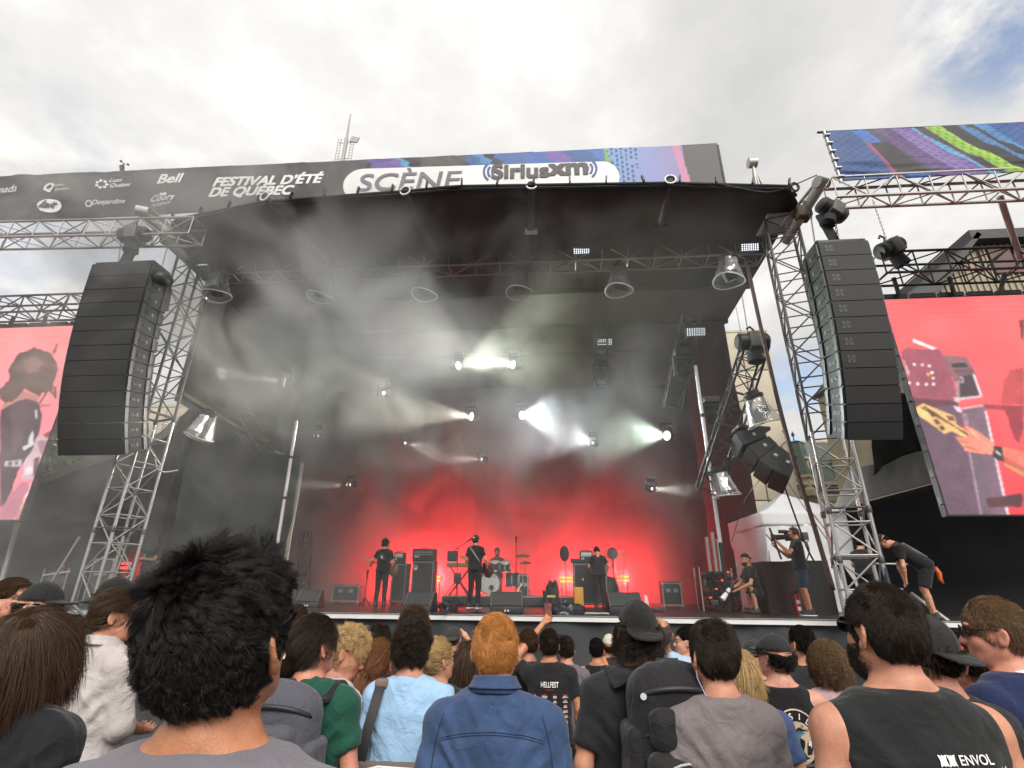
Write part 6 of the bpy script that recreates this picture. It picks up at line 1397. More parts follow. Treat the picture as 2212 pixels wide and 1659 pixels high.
def hand(f, wr, el, fing=True, side=1, curl=.5, spread=(1, 0, 0), h=.01):
    d = wr-el; d /= np.linalg.norm(d); sx = np.array(spread, float); sx -= d*(sx @ d); sx /= np.linalg.norm(sx)+1e-9; nz = np.cross(sx, d)
    f.frame(); r = max(.0085, .62*h)
    p0 = wr+d*.02; p1 = wr+d*.075
    f.cap(p0-sx*.012, p1-sx*.022, .019, .016, .02); f.cap(p0+sx*.012, p1+sx*.022, .019, .016, .02)
    if not fing: f.cap(p1, p1+d*.06+nz*.03, .024, .016, .02); return
    for k, (o, ln) in enumerate(((-.03, .072), (-.010, .08), (.011, .075), (.030, .058))):
        a = p1+sx*o; b = a+(d*math.cos(curl*.7)+nz*math.sin(curl*.7))*ln*.5; c = b+(d*math.cos(curl*1.7)+nz*math.sin(curl*1.7))*ln*.5
        f.cap(a, b, r*1.08, r, .005); f.cap(b, c, r, r*.85, .004)
    a = p0-sx*.022*side; b = a-sx*.03*side+d*.03+nz*.014; c = b+d*.03+nz*.012
    f.cap(a, b, .013, .011, .012); f.cap(b, c, .011, .009, .005)
def build_body(root, P, skin, vox, fingers=False, curl=(.5, .5), female=False, legs=True):
    lo, hi = P.bounds(); f = Field(lo, hi, vox)
    f.frame(P.Ru, P.tu); f.loft([(z, w*P.wide-.006, d-.006, y) for z, w, d, y in TORSO], 0)
    for q in (-1, 1): f.cap((0, -.02, 1.495), (q*.15, -.015, 1.405), .042, .05, .04)
    f.frame()
    for q in (-1, 1):
        f.ell(P.sh[q], (.058, .056, .062), .05); f.cap(P.sh[q], P.el[q], .048, .037, .03); m = P.el[q]*.7+P.wr[q]*.3; f.cap(P.el[q], m, .038, .039, .02); f.cap(m, P.wr[q], .038, .025, .02)
        hand(f, P.wr[q], P.el[q], fingers, q, curl[0 if q < 0 else 1], h=vox)
        if legs:
            f.frame(); f.cap(P.hip[q], P.kn[q], .076, .050, .02); m = P.kn[q]*.68+P.an[q]*.32+np.array([0, -.006, 0]); f.cap(P.kn[q], m, .049, .049, .015); f.cap(m, P.an[q], .049, .032, .015); f.cap(P.an[q]+[0, -.01, -.03], P.an[q]+[0, .11, -.055], .030, .024, .02)
    head_prims(f, P.Rh, P.th)
    V, F = f.surf(); V = relax(V, F, 1, .35)
    o = mesh_np('body', V, F, skin, root)
    if not legs: pass
    # eyes
    em = mat('eye', (.25, .2, .17), .1)
    for s in (-1, 1):
        c = P.Rh @ np.array([s*.032, .083, 1.648])+P.th; MB().ball(c, .0125, 10, 8).build('eye', em, root, True)
    return o
def build_top(root, P, m, vox, kind='tee', loose=.016, hem=.90, seed=1, amp=.005, name='shirt', sleeve=.62, neck=.075):
    lo, hi = P.bounds(); f = Field(lo, hi, vox); f.frame(P.Ru, P.tu)
    W = [(max(z, .0), w*P.wide+loose+(.012 if z < 1.2 else 0), d+loose+(.012 if z < 1.2 else 0), y) for z, w, d, y in TORSO if z < 1.5]
    W = [(hem-.02, W[0][1]+.008, W[0][2]+.008, W[0][3])]+[w for w in W if w[0] > hem+.01]
    f.loft(W, 0, 2.3)
    if kind == 'sleeveless':
        for q in (-1, 1): f.cap((0, -.02, 1.468), (q*.175, -.015, 1.40), .056, .060, .05)
        for q in (-1, 1): f.ell((q*.298*P.wide, -.015, 1.33), (.085, .2, .17), .012, 's')
    elif kind == 'tank':
        for q in (-1, 1): f.cap((q*.05, -.02, 1.475), (q*.13, -.018, 1.43), .034, .04, .03)
        for q in (-1, 1): f.ell((q*.262*P.wide, -.015, 1.36), (.098, .2, .19), .012, 's')
    else:
        for q in (-1, 1): f.cap((0, -.02, 1.468), (q*.15, -.015, 1.407), .056, .062, .05)
        f.frame()
        for q in (-1, 1):
            sh, el, wr = P.sh[q], P.el[q], P.wr[q]
            f.ell(sh, (.062, .062, .064), .05)
            if kind in ('tee', 'polo'):
                e = sh+(el-sh)*sleeve; f.cap(sh, e, .054, .061, .035, flat=True)
            elif kind == 'rolled':
                f.cap(sh, el, .06, .058, .035); e = el+(wr-el)*.08; f.cap(el, e, .058, .060, .02, flat=True)
            else:
                f.cap(sh, el, .058, .052, .035); e = el+(wr-el)*.93; f.cap(el, e, .052, .040, .03, flat=True)
        f.frame(P.Ru, P.tu)
    # neckline
    if kind in ('shirt', 'rolled'): pass
    f.ell((0, .020, 1.537), (neck, neck*.95, .075 if kind != 'tank' else .10), .008, 's')
    V, F = f.surf(); V = relax(V, F, 2, .5)
    if amp: V = wrinkle(V, F, amp, seed)
    o = mesh_np(name, V, F, m, root)
    return o, V, F
def build_pants(root, P, m, vox, short=False, name='trousers', seed=2):
    lo, hi = P.bounds(); f = Field(lo, hi, vox); f.frame()
    f.ell(P.pel+np.array([0, -.01, .95]), (.172, .122, .13), 0)
    for q in (-1, 1):
        if short: e = P.kn[q]+(P.hip[q]-P.kn[q])*.08; f.cap(P.hip[q], e, .102, .085, .04, flat=True)
        else: f.cap(P.hip[q], P.kn[q], .100, .072, .04); e = P.an[q]+np.array([0, 0, -.03]); f.cap(P.kn[q], e, .070, .058, .03, flat=True)
    V, F = f.surf(); V = relax(V, F, 2, .5); V = wrinkle(V, F, .006, seed); return mesh_np(name, V, F, m, root)
def build_shoes(root, P, m, sole=None):
    for q in (-1, 1):
        a = P.an[q]; lo = a+np.array([-.07, -.10, -.12]); hi = a+np.array([.07, .22, .06]); f = Field(lo, hi, .012); f.frame()
        f.cap(a+[0, -.03, -.045], a+[0, .12, -.05], .046, .042, .02); f.cap(a+[0, -.02, .01], a+[0, -.02, -.04], .046, .046, .02); f.cut(lambda x, y, z: (a[2]-.088)-z)
        V, F = f.surf(); o = mesh_np('shoe', relax(V, F, 1), F, m, root)
        if sole: MB().box(a+np.array([0, .045, -.083]), (.1, .27, .022)).build('sole', sole, o, bevel=.008)
def curves_obj(name, pts, r0, r1, m, parent):
    """pts (n,k,3) strands as real hair curves"""
    n, k, _ = pts.shape; hc = bpy.data.hair_curves.new(name); hc.add_curves([k]*n)
    hc.attributes['position'].data.foreach_set('vector', pts.astype(np.float32).ravel())
    a = hc.attributes.get('radius') or hc.attributes.new('radius', 'FLOAT', 'POINT'); a.data.foreach_set('value', np.tile(np.linspace(r0, r1, k), n).astype(np.float32))
    hc.materials.append(m); return link(bpy.data.objects.new(name, hc), parent)
def sample_mesh(V, F, n, r, mask=None):
    if mask is not None: F = F[mask[F].all(1)]
    A = np.linalg.norm(np.cross(V[F[:, 2]]-V[F[:, 0]], V[F[:, 3]]-V[F[:, 1]]), axis=1); i = r.choice(len(F), n, p=A/A.sum()); u, v = r.random((2, n, 1)); q = V[F[i]]
    return q[:, 0]*(1-u)*(1-v)+q[:, 1]*u*(1-v)+q[:, 2]*u*v+q[:, 3]*(1-u)*v
SKULL_C = np.array([0, -.012, 1.652]); SKULL_R = np.array([.0765, .097, .104])
def build_hair(root, P, style, m, vox, n, seed=1, thick=.012, top=.02, tie=None, length=None, rs=1., face=1., capped=False):
    """a sculpted mass following the skull plus loose strands grown from it"""
    r = np.random.default_rng(seed); hv = min(vox, .009)
    lo = np.array([-.17, -.22, 1.42]); hi = np.array([.17, .17, 1.86]); f = Field(lo, hi, hv); f.frame()
    if style == 'bald':
        f.ell(SKULL_C, SKULL_R+.006, 0); f.ell((0, -.03, 1.78), (.062, .085, .10), .01, 's')
    else:
        f.ell(SKULL_C+[0, 0, top*.3], SKULL_R+[thick, thick, top*.7], 0); f.ell((0, -.02, 1.70), (.066+thick*.8, .082+thick*.6, .058+top), .03)
    if style in ('long',): f.cap((0, -.06, 1.60), (0, -.075, 1.47), .078+thick, .07+thick, .04)
    hl = {'long': -.10, 'curlylong': -.06, 'mop': -.015, 'bun': .012, 'pony': .005}.get(style, 0.)
    f.cut(lambda x, y, z: (hairline(y)+hl*(y < .03)-z+.02*vnoise_grid(x, y, z))*.8)
    f.cut(lambda x, y, z: (y-(.083+.012*face))+0*x+0*z)
    if capped: f.cut(lambda x, y, z: z-(1.668+.12*np.minimum(y, 0)*capped)+0*x)
    for s in (-1, 1): f.ell((s*.09, .006, 1.625), (.03, .032, .042), .008, 's') if style not in ('long', 'curlylong') else None
    if style == 'bun': f.ell((tie or (-.02, -.125, 1.565)), (.046, .042, .046), .02)
    if style == 'pony': f.cap(tie or (0, -.115, 1.62), (tie or (0, -.115, 1.62))+np.array([0, -.02, -.02]), .022, .026, .02)
    V, F = f.surf(); V = relax(V, F, 1); N_ = vnormals(V, F)
    bump_ = {'messy': .008, 'mop': .011, 'curly': .014, 'curlylong': .016, 'long': .006, 'bun': .006, 'pony': .004}.get(style, .003)
    if style == 'messy': V = V+N_*(.010*vnoise(V*17+seed, seed+3)*np.clip((V[:, 2]-1.6)/.08, 0, 1)+.010*np.clip((V[:, 2]-1.70)/.06, 0, 1)*np.clip(V[:, 1]/.08+V[:, 0]/.1, 0, 1))[:, None]
    V = V+N_*(bump_*vnoise(V*(34 if style in ('curly', 'curlylong', 'mop') else 26)+seed, seed))[:, None]
    T = lambda q: q @ P.Rh.T+P.th
    cap = mesh_np('hair', T(V), F, scalp_mat(m), root)
    # ---- strands in head space
    if capped: n = max(60, int(n*.5))
    p = sample_mesh(V, F, int(n*1.12), r)
    if style not in ('long', 'curlylong'): p = p[~((np.abs(p[:, 0]) > .055) & (np.abs(p[:, 1]-.004) < .026) & (p[:, 2] < 1.665))]
    n = len(p); nn = (p-SKULL_C)/SKULL_R**2; nn /= np.linalg.norm(nn, axis=1)[:, None]
    cr = np.array([.012, -.062, 1.755]); away = p-cr; away -= nn*(away*nn).sum(1)[:, None]; away /= np.linalg.norm(away, axis=1)[:, None]+1e-6
    swirl = np.cross(nn, away); lf = np.stack([vnoise(p*32+seed+k*17, k+seed) for k in range(3)], 1); g = np.array([0, 0, -1.])
    jit = r.normal(size=p.shape); K = 6; curl = 0.
    L0 = {'short': .016, 'crop': .024, 'messy': .055, 'mop': .05, 'curly': .038, 'curlylong': .10, 'long': .22, 'bun': .05, 'pony': .055, 'bald': .012}[style] if (length is None or style == 'pony') else length
    ln = L0*r.uniform(.6, 1.15, n)
    if style in ('short', 'bald'): d = nn*.4+away*.85+swirl*.35+lf*.3+jit*.15; gr = .2
    elif style == 'crop': d = nn*.15+away*.85+swirl*.35+lf*.45+jit*.12; gr = .35
    elif style in ('messy', 'mop'):
        hgt = np.clip((p[:, 2]-1.66)/.1, 0, 1)[:, None]; d = away*.5+np.array([.75, .35, .0])*hgt+np.cross(nn, away)*.35+lf*1.0+jit*.06; d -= nn*(d*nn).sum(1)[:, None]; d = d+nn*(.10+.16*hgt); gr = .5; ln = ln*(.6+.55*hgt[:, 0])
        curl = .008 if style == 'mop' else .002
    elif style == 'curly': d = nn*.28+lf*.8+jit*.2+away*.45; gr = .5; curl = .008
    elif style == 'curlylong': d = nn*.18+lf*.4+jit*.12+away*.5+g*.6; gr = 1.1; curl = .012; K = 10
    elif style == 'long': d = away*.9+lf*.22+jit*.05+g*.55; d -= nn*(d*nn).sum(1)[:, None]; d = d+nn*.06; gr = 1.6; K = 12
    else:
        tp = np.array(tie if tie is not None else ((-.02, -.125, 1.565) if style == 'bun' else (0, -.115, 1.62))); d = tp-p; d -= nn*(d*nn).sum(1)[:, None]; d /= np.linalg.norm(d, axis=1)[:, None]+1e-6; d = d+nn*.06+lf*.18+jit*.05; gr = .05; K = 7
    HC_ = SKULL_C+np.array([0, 0, top*.3]); HR_ = SKULL_R+np.array([thick, thick, top*.7])+.003+bump_*.4+(.006 if style == 'long' else 0)
    if style == 'bald': HC_, HR_ = SKULL_C, SKULL_R+.008
    pts = np.zeros((n, K, 3)); q = p-nn*.003; pts[:, 0] = q; ph = r.uniform(0, 6.28, n); d /= np.linalg.norm(d, axis=1)[:, None]
    for k in range(1, K):
        d = d+g*gr/K+r.normal(size=d.shape)*.05; d /= np.linalg.norm(d, axis=1)[:, None]; q = q+d*(ln/(K-1))[:, None]
        e = (q-HC_)/HR_; rr = np.linalg.norm(e, axis=1); ins = (rr < 1) & (q[:, 2] > 1.58); q[ins] = HC_+e[ins]/rr[ins][:, None]*HR_
        o = 0
        if curl:
            a = ph+k*2.1; x_ = np.cross(d, [0, .3, 1.]); x_ /= np.linalg.norm(x_, axis=1)[:, None]+1e-6; y_ = np.cross(d, x_); o = curl*(np.cos(a)[:, None]*x_+np.sin(a)[:, None]*y_)*min(1, k/2)
        pts[:, k] = q+o
    if n >= 400 and style not in ('short', 'bald'):      # locks: strands lean on their nearest guide
        mg = max(20, n//(60 if style == 'messy' else 26)); gi = r.choice(n, mg, replace=False); G = p[gi].astype(np.float32); near = np.empty(n, np.int64)
        for a in range(0, n, 4000): near[a:a+4000] = ((p[a:a+4000, None, :].astype(np.float32)-G[None])**2).sum(2).argmin(1)
        tgt = pts[gi][near]; wgt = (np.linspace(0, 1, K)**1.2*{'crop': .32, 'messy': .68, 'mop': .6, 'curly': .5, 'curlylong': .55, 'long': .45}.get(style, .3))[None, :, None]
        pts = pts*(1-wgt)+(tgt+(pts[:, :1]-tgt[:, :1])*.25)*wgt
    rr0 = .00036*rs*max(1., vox/.006)**1.25
    fly = r.random(n) < .025; pts[fly] += np.linspace(0, 1, K)[None, :, None]**1.5*(nn[fly]*.005+r.normal(size=(fly.sum(), 3))*.006)[:, None, :]      # flyaways
    S = curves_obj('strands', T(pts.reshape(-1, 3)).reshape(n, K, 3), rr0, rr0*.4, m, cap)
    if style in ('pony', 'bun') and style == 'pony':
        n2 = n//3; tp = np.array(tie if tie is not None else (0, -.115, 1.62)); K = 9; q = tp+r.normal(size=(n2, 3))*.012; d = np.tile(np.array([0, -.75, .1]), (n2, 1))+r.normal(size=(n2, 3))*.14; d /= np.linalg.norm(d, axis=1)[:, None]; pts = np.zeros((n2, K, 3)); Lt = (length or .26)*r.uniform(.7, 1.05, n2)
        for k in range(K):
            pts[:, k] = q; d = d+g*.62+r.normal(size=d.shape)*.03; d /= np.linalg.norm(d, axis=1)[:, None]; q = q+d*(Lt/K)[:, None]; q = q+(tp+np.array([0, -.055, 0])-q)*np.array([.06, .06, 0])
        W_ = T(pts.reshape(-1, 3)).reshape(n2, K, 3)
        tail = curves_obj('ponytail', W_, rr0*1.6, rr0*.8, m, cap)
        bnd = T(tp[None]+np.array([[0, -.012, -.004]]))[0]; MB().tube([bnd+P.Rh @ np.array([.019*math.cos(a), .006*math.sin(a), .019*math.sin(a)]) for a in np.linspace(0, 6.28, 12, endpoint=False)], .006, 6, True).build('hair_tie', mat('pale hair tie', (.7, .6, .5), .7), cap, True)
    return cap
def vnoise_grid(x, y, z):
    X, Y, Z = np.broadcast_arrays(x, y, z); return vnoise(np.stack([X.ravel()*45, Y.ravel()*45, Z.ravel()*20], 1), 9).reshape(X.shape)
def scalp_mat(m):
    k = m.name+' underlayer'
    if k not in MATS:
        c = m.node_tree.nodes['Principled BSDF']; q = [n for n in m.node_tree.nodes if n.type == 'VECT_MATH'][0].inputs[0].default_value; MATS[k] = mat(k, tuple(v*.5 for v in q), .95, spec=.05, var=.3, vscale=60, bump=.6, bscale=120)
    return MATS[k]
def build_cap(root, P, m, back=False, label=None, brim=True, tilt=0.):
    """baseball cap; back=True wears the brim at the nape"""
    f = Field((-.13, -.24, 1.5), (.13, .24, 1.80), .007); R = np.array(Matrix.Rotation(math.pi if back else 0, 3, 'Z') @ Matrix.Rotation(tilt, 3, 'X')); c = np.array([0, -.006, 1.655]); f.frame(R, c-0*c)
    f.ell((0, 0, .0), (.088, .108, .118), 0); f.cut(lambda x, y, z: (.022-.10*(y < -9)-z-.12*np.minimum(y, 0)*0)-0*x)
    f.ell((0, .0, -.01), (.080, .100, .108), .0, 's')
    if brim:
        def br(x, y, z):
            zz = z-(.026-1.6*x*x-.10*np.maximum(y-.08, 0)); q = np.sqrt((x/.078)**2+((y-.085)/.095)**2); return np.maximum(np.maximum((q-1)*.078, np.abs(zz)-.0055), .06-y)
        f.put(br, (-.09, .05, -.05), (.09, .19, .06), .004)
    f.ell((0, 0, .119), (.009, .009, .006), .003)
    V, F = f.surf(); V = relax(V, F, 1); V = V @ P.Rh.T+P.th
    o = mesh_np('cap', V, F, m, root)
    b = MB()
    for k in range(6):
        a = math.pi/6+k*math.pi/3; pts = [P.Rh @ (R @ np.array([.0885*math.cos(a)*math.cos(t), .1085*math.sin(a)*math.cos(t), .1185*math.sin(t)])+c)+P.th for t in np.linspace(.25, 1.5, 8)]; b.tube(pts, .0016, 4)
    s = b.build('seam', m, o, True)
    return o
def sunglasses(root, P, m=None):
    g = empty('sunglasses', (0, 0, 0)); g.parent = root; fm = m or mat('glasses frame', (.008, .008, .009), .25); ln = mat('dark glass', (.01, .012, .012), .05)
    T = lambda x, y, z: P.Rh @ np.array([x, y, z])+P.th
    for s in (-1, 1):
        c = np.array([s*.034, .112, 1.645]); a = np.linspace(0, 2*math.pi, 16, endpoint=False); pts = [T(c[0]+.027*math.cos(q)+s*.002*math.sin(q), c[1]-abs(.3*(c[0]+.027*math.cos(q)))*.35, c[2]+.021*math.sin(q)) for q in a]
        MB().tube(pts, .003, 6, True).build('frame', fm, g, True); MB().add(pts, [tuple(range(16))]).build('lens', ln, g)
        MB().tube([T(s*.064, .098, 1.655), T(s*.078, .05, 1.655), T(s*.084, .0, 1.655), T(s*.083, -.03, 1.64)], [.004, .0035, .003, .003], 6).build('temple', fm, g, True)
    MB().tube([T(-.008, .113, 1.65), T(0, .116, 1.653), T(.008, .113, 1.65)], .003, 6).build('bridge', fm, g, True)
    return g
def beard(root, P, m, vox, n, seed=5, length=.02):
    r = np.random.default_rng(seed); f = Field((-.12, -.06, 1.47), (.12, .15, 1.68), min(vox, .009)); f.frame()
    f.ell((0, .030, 1.592), (.069, .075, .078), 0); f.ell((0, .055, 1.55), (.054, .056, .046), .03); f.cut(lambda x, y, z: z-(1.590+.55*np.maximum(np.abs(x)-.035, 0)+0*y)); f.cut(lambda x, y, z: -(y+.01)-0*x-0*z)
    V, F = f.surf(); T = lambda q: q @ P.Rh.T+P.th
    o = mesh_np('beard', T(V), F, m, root); p = sample_mesh(V, F, n, r); c = np.array([0, .02, 1.60]); nn = p-c; nn /= np.linalg.norm(nn, axis=1)[:, None]; pts = np.zeros((n, 4, 3)); q = p; d = nn*.6+np.array([0, .1, -.7])+r.normal(size=p.shape)*.25; d /= np.linalg.norm(d, axis=1)[:, None]
    for k in range(4): pts[:, k] = q; q = q+d*length/3*r.uniform(.6, 1.1, (n, 1))
    curves_obj('strands', T(pts.reshape(-1, 3)).reshape(n, 4, 3), .0006*max(1, vox/.006), .0003, m, o); return o
CL = {}
def cloth(name, c, rough=.85, weave=.5, var=.06, attr=None):
    m = mat('cloth '+name, c, rough, var=var, vscale=9, sheen=.15, spec=.25, attr=attr)
    if 'weave' not in m: 
        m['weave'] = 1; t = m.node_tree; b = t.nodes['Principled BSDF']; co = N(t, 'ShaderNodeTexCoord'); n = N(t, 'ShaderNodeTexNoise'); n.inputs['Scale'].default_value = 420; L(t, co.outputs['Object'], n.inputs['Vector']); bp = N(t, 'ShaderNodeBump'); bp.inputs['Strength'].default_value = weave*.5; bp.inputs['Distance'].default_value = .002; L(t, n.outputs[0], bp.inputs['Height'])
        n2 = N(t, 'ShaderNodeTexNoise'); n2.inputs['Scale'].default_value = 13; n2.inputs['Detail'].default_value = 5; n2.inputs['Distortion'].default_value = 1.6; L(t, co.outputs['Object'], n2.inputs['Vector']); b2 = N(t, 'ShaderNodeBump'); b2.inputs['Strength'].default_value = .42; b2.inputs['Distance'].default_value = .03; L(t, n2.outputs[0], b2.inputs['Height']); L(t, bp.outputs[0], b2.inputs['Normal']); L(t, b2.outputs[0], b.inputs['Normal'])
    return m
def seam_on(V, F, pts, r, m, parent, name='seam', off=.001, dirn=(0, 1, 0), org=-1.0):
    bv = BVHTree.FromPolygons([tuple(v) for v in V], [tuple(q) for q in F]); out = []; d = Vector(dirn)
    for x, z in pts:
        h = bv.ray_cast(Vector((x, org, z)), d)
        if h[0] is not None: out.append(h[0]-d*off)
    return MB().tube(out, r, 5).build(name, m, parent, True) if len(out) > 2 else None
def print_on(V, F, pv, pf, m, parent, name='lettering', off=.004, bv=None):
    """flat print laid on the back of a garment; pv (n,2) positions x,z"""
    bv = bv or BVHTree.FromPolygons([tuple(v) for v in V], [tuple(q) for q in F]); out = []
    for x, z in pv:
        h = bv.ray_cast(Vector((x, -1, z)), Vector((0, 1, 0))); out.append((x, (h[0].y if h[0] is not None else 0)-off, z))
    return MB().add(out, pf).build(name, m, parent)
def person(label, u, v, Y, rz=0., head=(0, 0, 0), skin='fair', top=('tee', 'black'), topcol=(.02, .02, .02), bottom=(.03, .035, .05), short=False, hair=('short', 'dark'), nh=2500, vox=.012, base=None, group=None, fingers=False, hem=.90, amp=.005, hkw=None, legs=True, shoes=(.03, .03, .03), sole=None, loose=.016, cap=None, capcol=None, curl=(.5, .5), stature=None, sleeve=.62, topmat=None, female=False, cat='person', neck=.075, **pose):
    """one person: the top of the head stands at photo position u,v at depth Y"""
    if base is None: Y *= 1.10; pose['wide'] = pose.get('wide', 1.)*1.08
    P = Pose(head, **pose); tp = P.Rh @ np.array([0, -.01, 1.757])+P.th; g = gz(Y) if base is None else base
    pt = at(u, v, Y=Y); s = (pt.z-g)/(tp[2]+.006) if stature is None else stature/1.76
    cz, sz = math.cos(rz), math.sin(rz); ox, oy = (tp[0]*cz-tp[1]*sz)*s, (tp[0]*sz+tp[1]*cz)*s
    root = empty('person', (pt.x-ox, Y-oy, g), rz, label, cat, group); root.scale = (s, s, s)
    build_body(root, P, SK[skin], vox, fingers, curl, female, legs)
    tm = topmat or cloth('%s %.3f %.3f %.3f' % (top[1], *topcol), topcol)
    sh, V, F = build_top(root, P, tm, min(vox, .012), top[0], loose, hem, int(u) % 97, amp, {'tank': 'tank_top', 'sleeveless': 'tank_top', 'tee': 'shirt', 'polo': 'polo_shirt', 'rolled': 'shirt', 'shirt': 'shirt', 'long': 'pullover'}[top[0]], sleeve, neck)
    if legs:
        build_pants(root, P, cloth('trousers %.3f %.3f %.3f' % bottom, bottom), max(vox, .014), short, 'shorts' if short else 'trousers', int(u) % 31)
        build_shoes(root, P, mat('shoe %.2f' % shoes[0], shoes, .6), sole)
    if hair: build_hair(root, P, hair[0], HC[hair[1]], vox, nh, int(u) % 89+1, capped=(0 if not cap else (.55 if cap == 'front' else 1.)), **(hkw or {}))
    if cap: build_cap(root, P, cloth('cap %.3f %.3f %.3f' % capcol, capcol), back=(cap == 'back'), tilt=(-.26 if cap == 'back' else -.05))
    return root, P, sh, V, F
# ================================================================== CREW AND BAND
BL = (.012, .012, .013); NAVY = (.02, .026, .05); JEAN = (.07, .11, .20)
def held(name, root, label, cat):
    t = empty(name, root.location, root.rotation_euler[2], label, cat); t.scale = root.scale; return t
def guitar(root, P, label, body_at, neck_to, wood, left=False):
    t = held('electric_guitar', root, label, 'guitar'); b = np.array(body_at, float); n = np.array(neck_to, float); d = n-b; d /= np.linalg.norm(d); up = np.cross([0, 1, 0], d)
    out = [(-.24, .0), (-.20, .13), (-.08, .16), (.0, .11), (.08, .14), (.15, .12), (.12, .05), (.10, 0), (.13, -.06), (.14, -.13), (.05, -.13), (.0, -.11), (-.08, -.17), (-.2, -.14)]
    M_ = Matrix(((d[0], up[0], 0, b[0]), (d[1], up[1], 1, b[1]-.02), (d[2], up[2], 0, b[2]), (0, 0, 0, 1)))
    MB().prism(out, .045, M_).build('guitar_body', wood, t, bevel=.008); MB().cyl(b+d*.1, n, .022, .019, 8).build('neck', mat('maple', (.30, .18, .08), .5), t)
    MB().box(n+d*.07, (.07, .03, .17), R=Matrix(((up[0], 0, d[0]), (up[1], 1, d[1]), (up[2], 0, d[2])))).build('headstock', mat('maple', (.3, .18, .08), .5), t)
    for k in range(4): MB().ball(n+d*(.02+k*.035)+up*.045, .012, 6, 5).build('tuner', m_chrome, t)
    return t
CREW = 'people working on the stage'
r, P, o, V, F = person('guitarist in a black printed tee standing with legs apart left on stage', 833, 1165, 13.9, rad(4), (rad(-12), rad(4), 0), topcol=BL, bottom=(.014, .015, .018), hair=('curly', 'dark'), nh=900, vox=.014, base=SZ, arms={-1: ((.31, .02, 1.2), (.40, .2, 1.10)), 1: ((.26, .06, 1.14), (.17, .2, .93))}, legs={-1: ((.17, .02, .50), (.30, -.06, .09)), 1: ((.10, .02, .5), (.1, -.02, .09))}, group=CREW)
guitar(r, P, 'bass guitar held by the left guitarist, its headstock to the left', (.16, .2, .98), (-.48, .24, 1.2), mat('brown wood', (.10, .05, .02), .4))
MB().tube([P.Ru @ np.array(q)+P.tu for q in ((-.16, -.10, 1.43), (-.02, -.145, 1.33), (.12, -.14, 1.16), (.2, -.04, 1.02))], .022, 6).build('guitar_strap', M_BLACK, r, True)
print_on(V, F, *((lambda q: ([(x, z+1.30) for x, z, _ in q[0]], q[1]))(text_mesh('\u25cf\u25cf', .07))), m_white, o) if False else None
bvq = BVHTree.FromPolygons([tuple(v) for v in V], [tuple(q) for q in F])
print_on(V, F, [(.045*math.cos(a)-.02, .04*math.sin(a)+1.30) for a in np.linspace(0, 6.28, 14, endpoint=False)], [tuple(range(14))[::-1]], m_white, o, 'emblem', .006, bvq)
for dx in (-.04, 0.0): print_on(V, F, [(dx+q, 1.30+w) for q, w in ((0, -.02), (.015, -.02), (.015, .02), (0, .02))], [(0, 1, 2, 3)], M_BLACK, o, 'emblem_mark', .010, bvq)
print_on(V, F, [(-.06, 1.235), (.02, 1.235), (.02, 1.243), (-.06, 1.243)], [(0, 1, 2, 3)], m_white, o, 'emblem_line', .006, bvq)
r, P, o, V, F = person('singer in black with cap and white soled shoes standing at centre stage', 1028, 1156, 13.6, rad(-14), (rad(-6), rad(3), 0), topcol=BL, bottom=(.012, .012, .014), hair=('short', 'dark'), nh=400, vox=.014, base=SZ, cap='back', capcol=(.015, .015, .016), arms={-1: ((.26, -.02, 1.15), (.22, .16, 1.02)), 1: ((.28, .0, 1.15), (.27, .16, .97))}, legs={-1: ((.10, .02, .5), (.12, -.02, .09)), 1: ((.13, .04, .5), (.17, .06, .09))}, sole=m_white, group=CREW)
guitar(r, P, 'dark red guitar hanging at the right hip of the singer', (.22, .18, .92), (-.42, .26, 1.2), mat('dark red lacquer', (.05, .012, .01), .25))
MB().tube([P.Ru @ np.array(q)+P.tu for q in ((-.12, -.09, 1.45), (-.03, -.14, 1.36), (.08, -.15, 1.22), (.17, -.10, 1.08))], .022, 6).build('guitar_strap', mat('grey strap', (.2, .2, .2), .7), r, True)
hc_ = P.Rh @ np.array([0, -.118, 1.70])+P.th; MB().box(hc_, (.05, .012, .022)).build('cap_badge', m_white, r)
r, P, o, V, F = person('guitarist in black bent over the amplifier at right', 1288, 1185, 14.3, rad(3), (rad(0), rad(-32), 0), topcol=(.016, .016, .017), bottom=(.016, .017, .019), hair=('messy', 'dark'), nh=600, vox=.014, base=SZ, lean=rad(14), arms={-1: ((.27, .08, 1.18), (.20, .30, 1.12)), 1: ((.31, -.02, 1.17), (.22, .16, 1.0))}, group=CREW)
p = person('drummer in a grey tee sitting behind the drum kit', 1074, 1187, 16.75, rad(180), (rad(0), rad(-6), 0), topcol=(.06, .045, .05), bottom=BL, hair=('crop', 'dark'), nh=500, vox=.014, base=RZ, stature=1.78, pelvis=(0, 0, -.40), legs={-1: ((.2, .40, .48), (.22, .36, .09)), 1: ((.2, .40, .48), (.22, .36, .09))}, arms={-1: ((.27, .08, 1.2), (.16, .30, 1.10)), 1: ((.27, .08, 1.2), (.16, .30, 1.10))}, group=CREW)
p[0].location.z = RZ-.0
beard(p[0], p[1], HC['dark'], .014, 200)
st_ = MB().lathe([(.17, .0), (.18, .05), (.16, .08)], n=14).build('drum_stool', m_tolex, None, True); st_.location = (p[0].location.x, p[0].location.y, RZ+.42); tag(st_, 'round black stool under the drummer', 'stool'); rod('post', (0, 0, -.42), (0, 0, 0), .03, M_BLACK, st_)
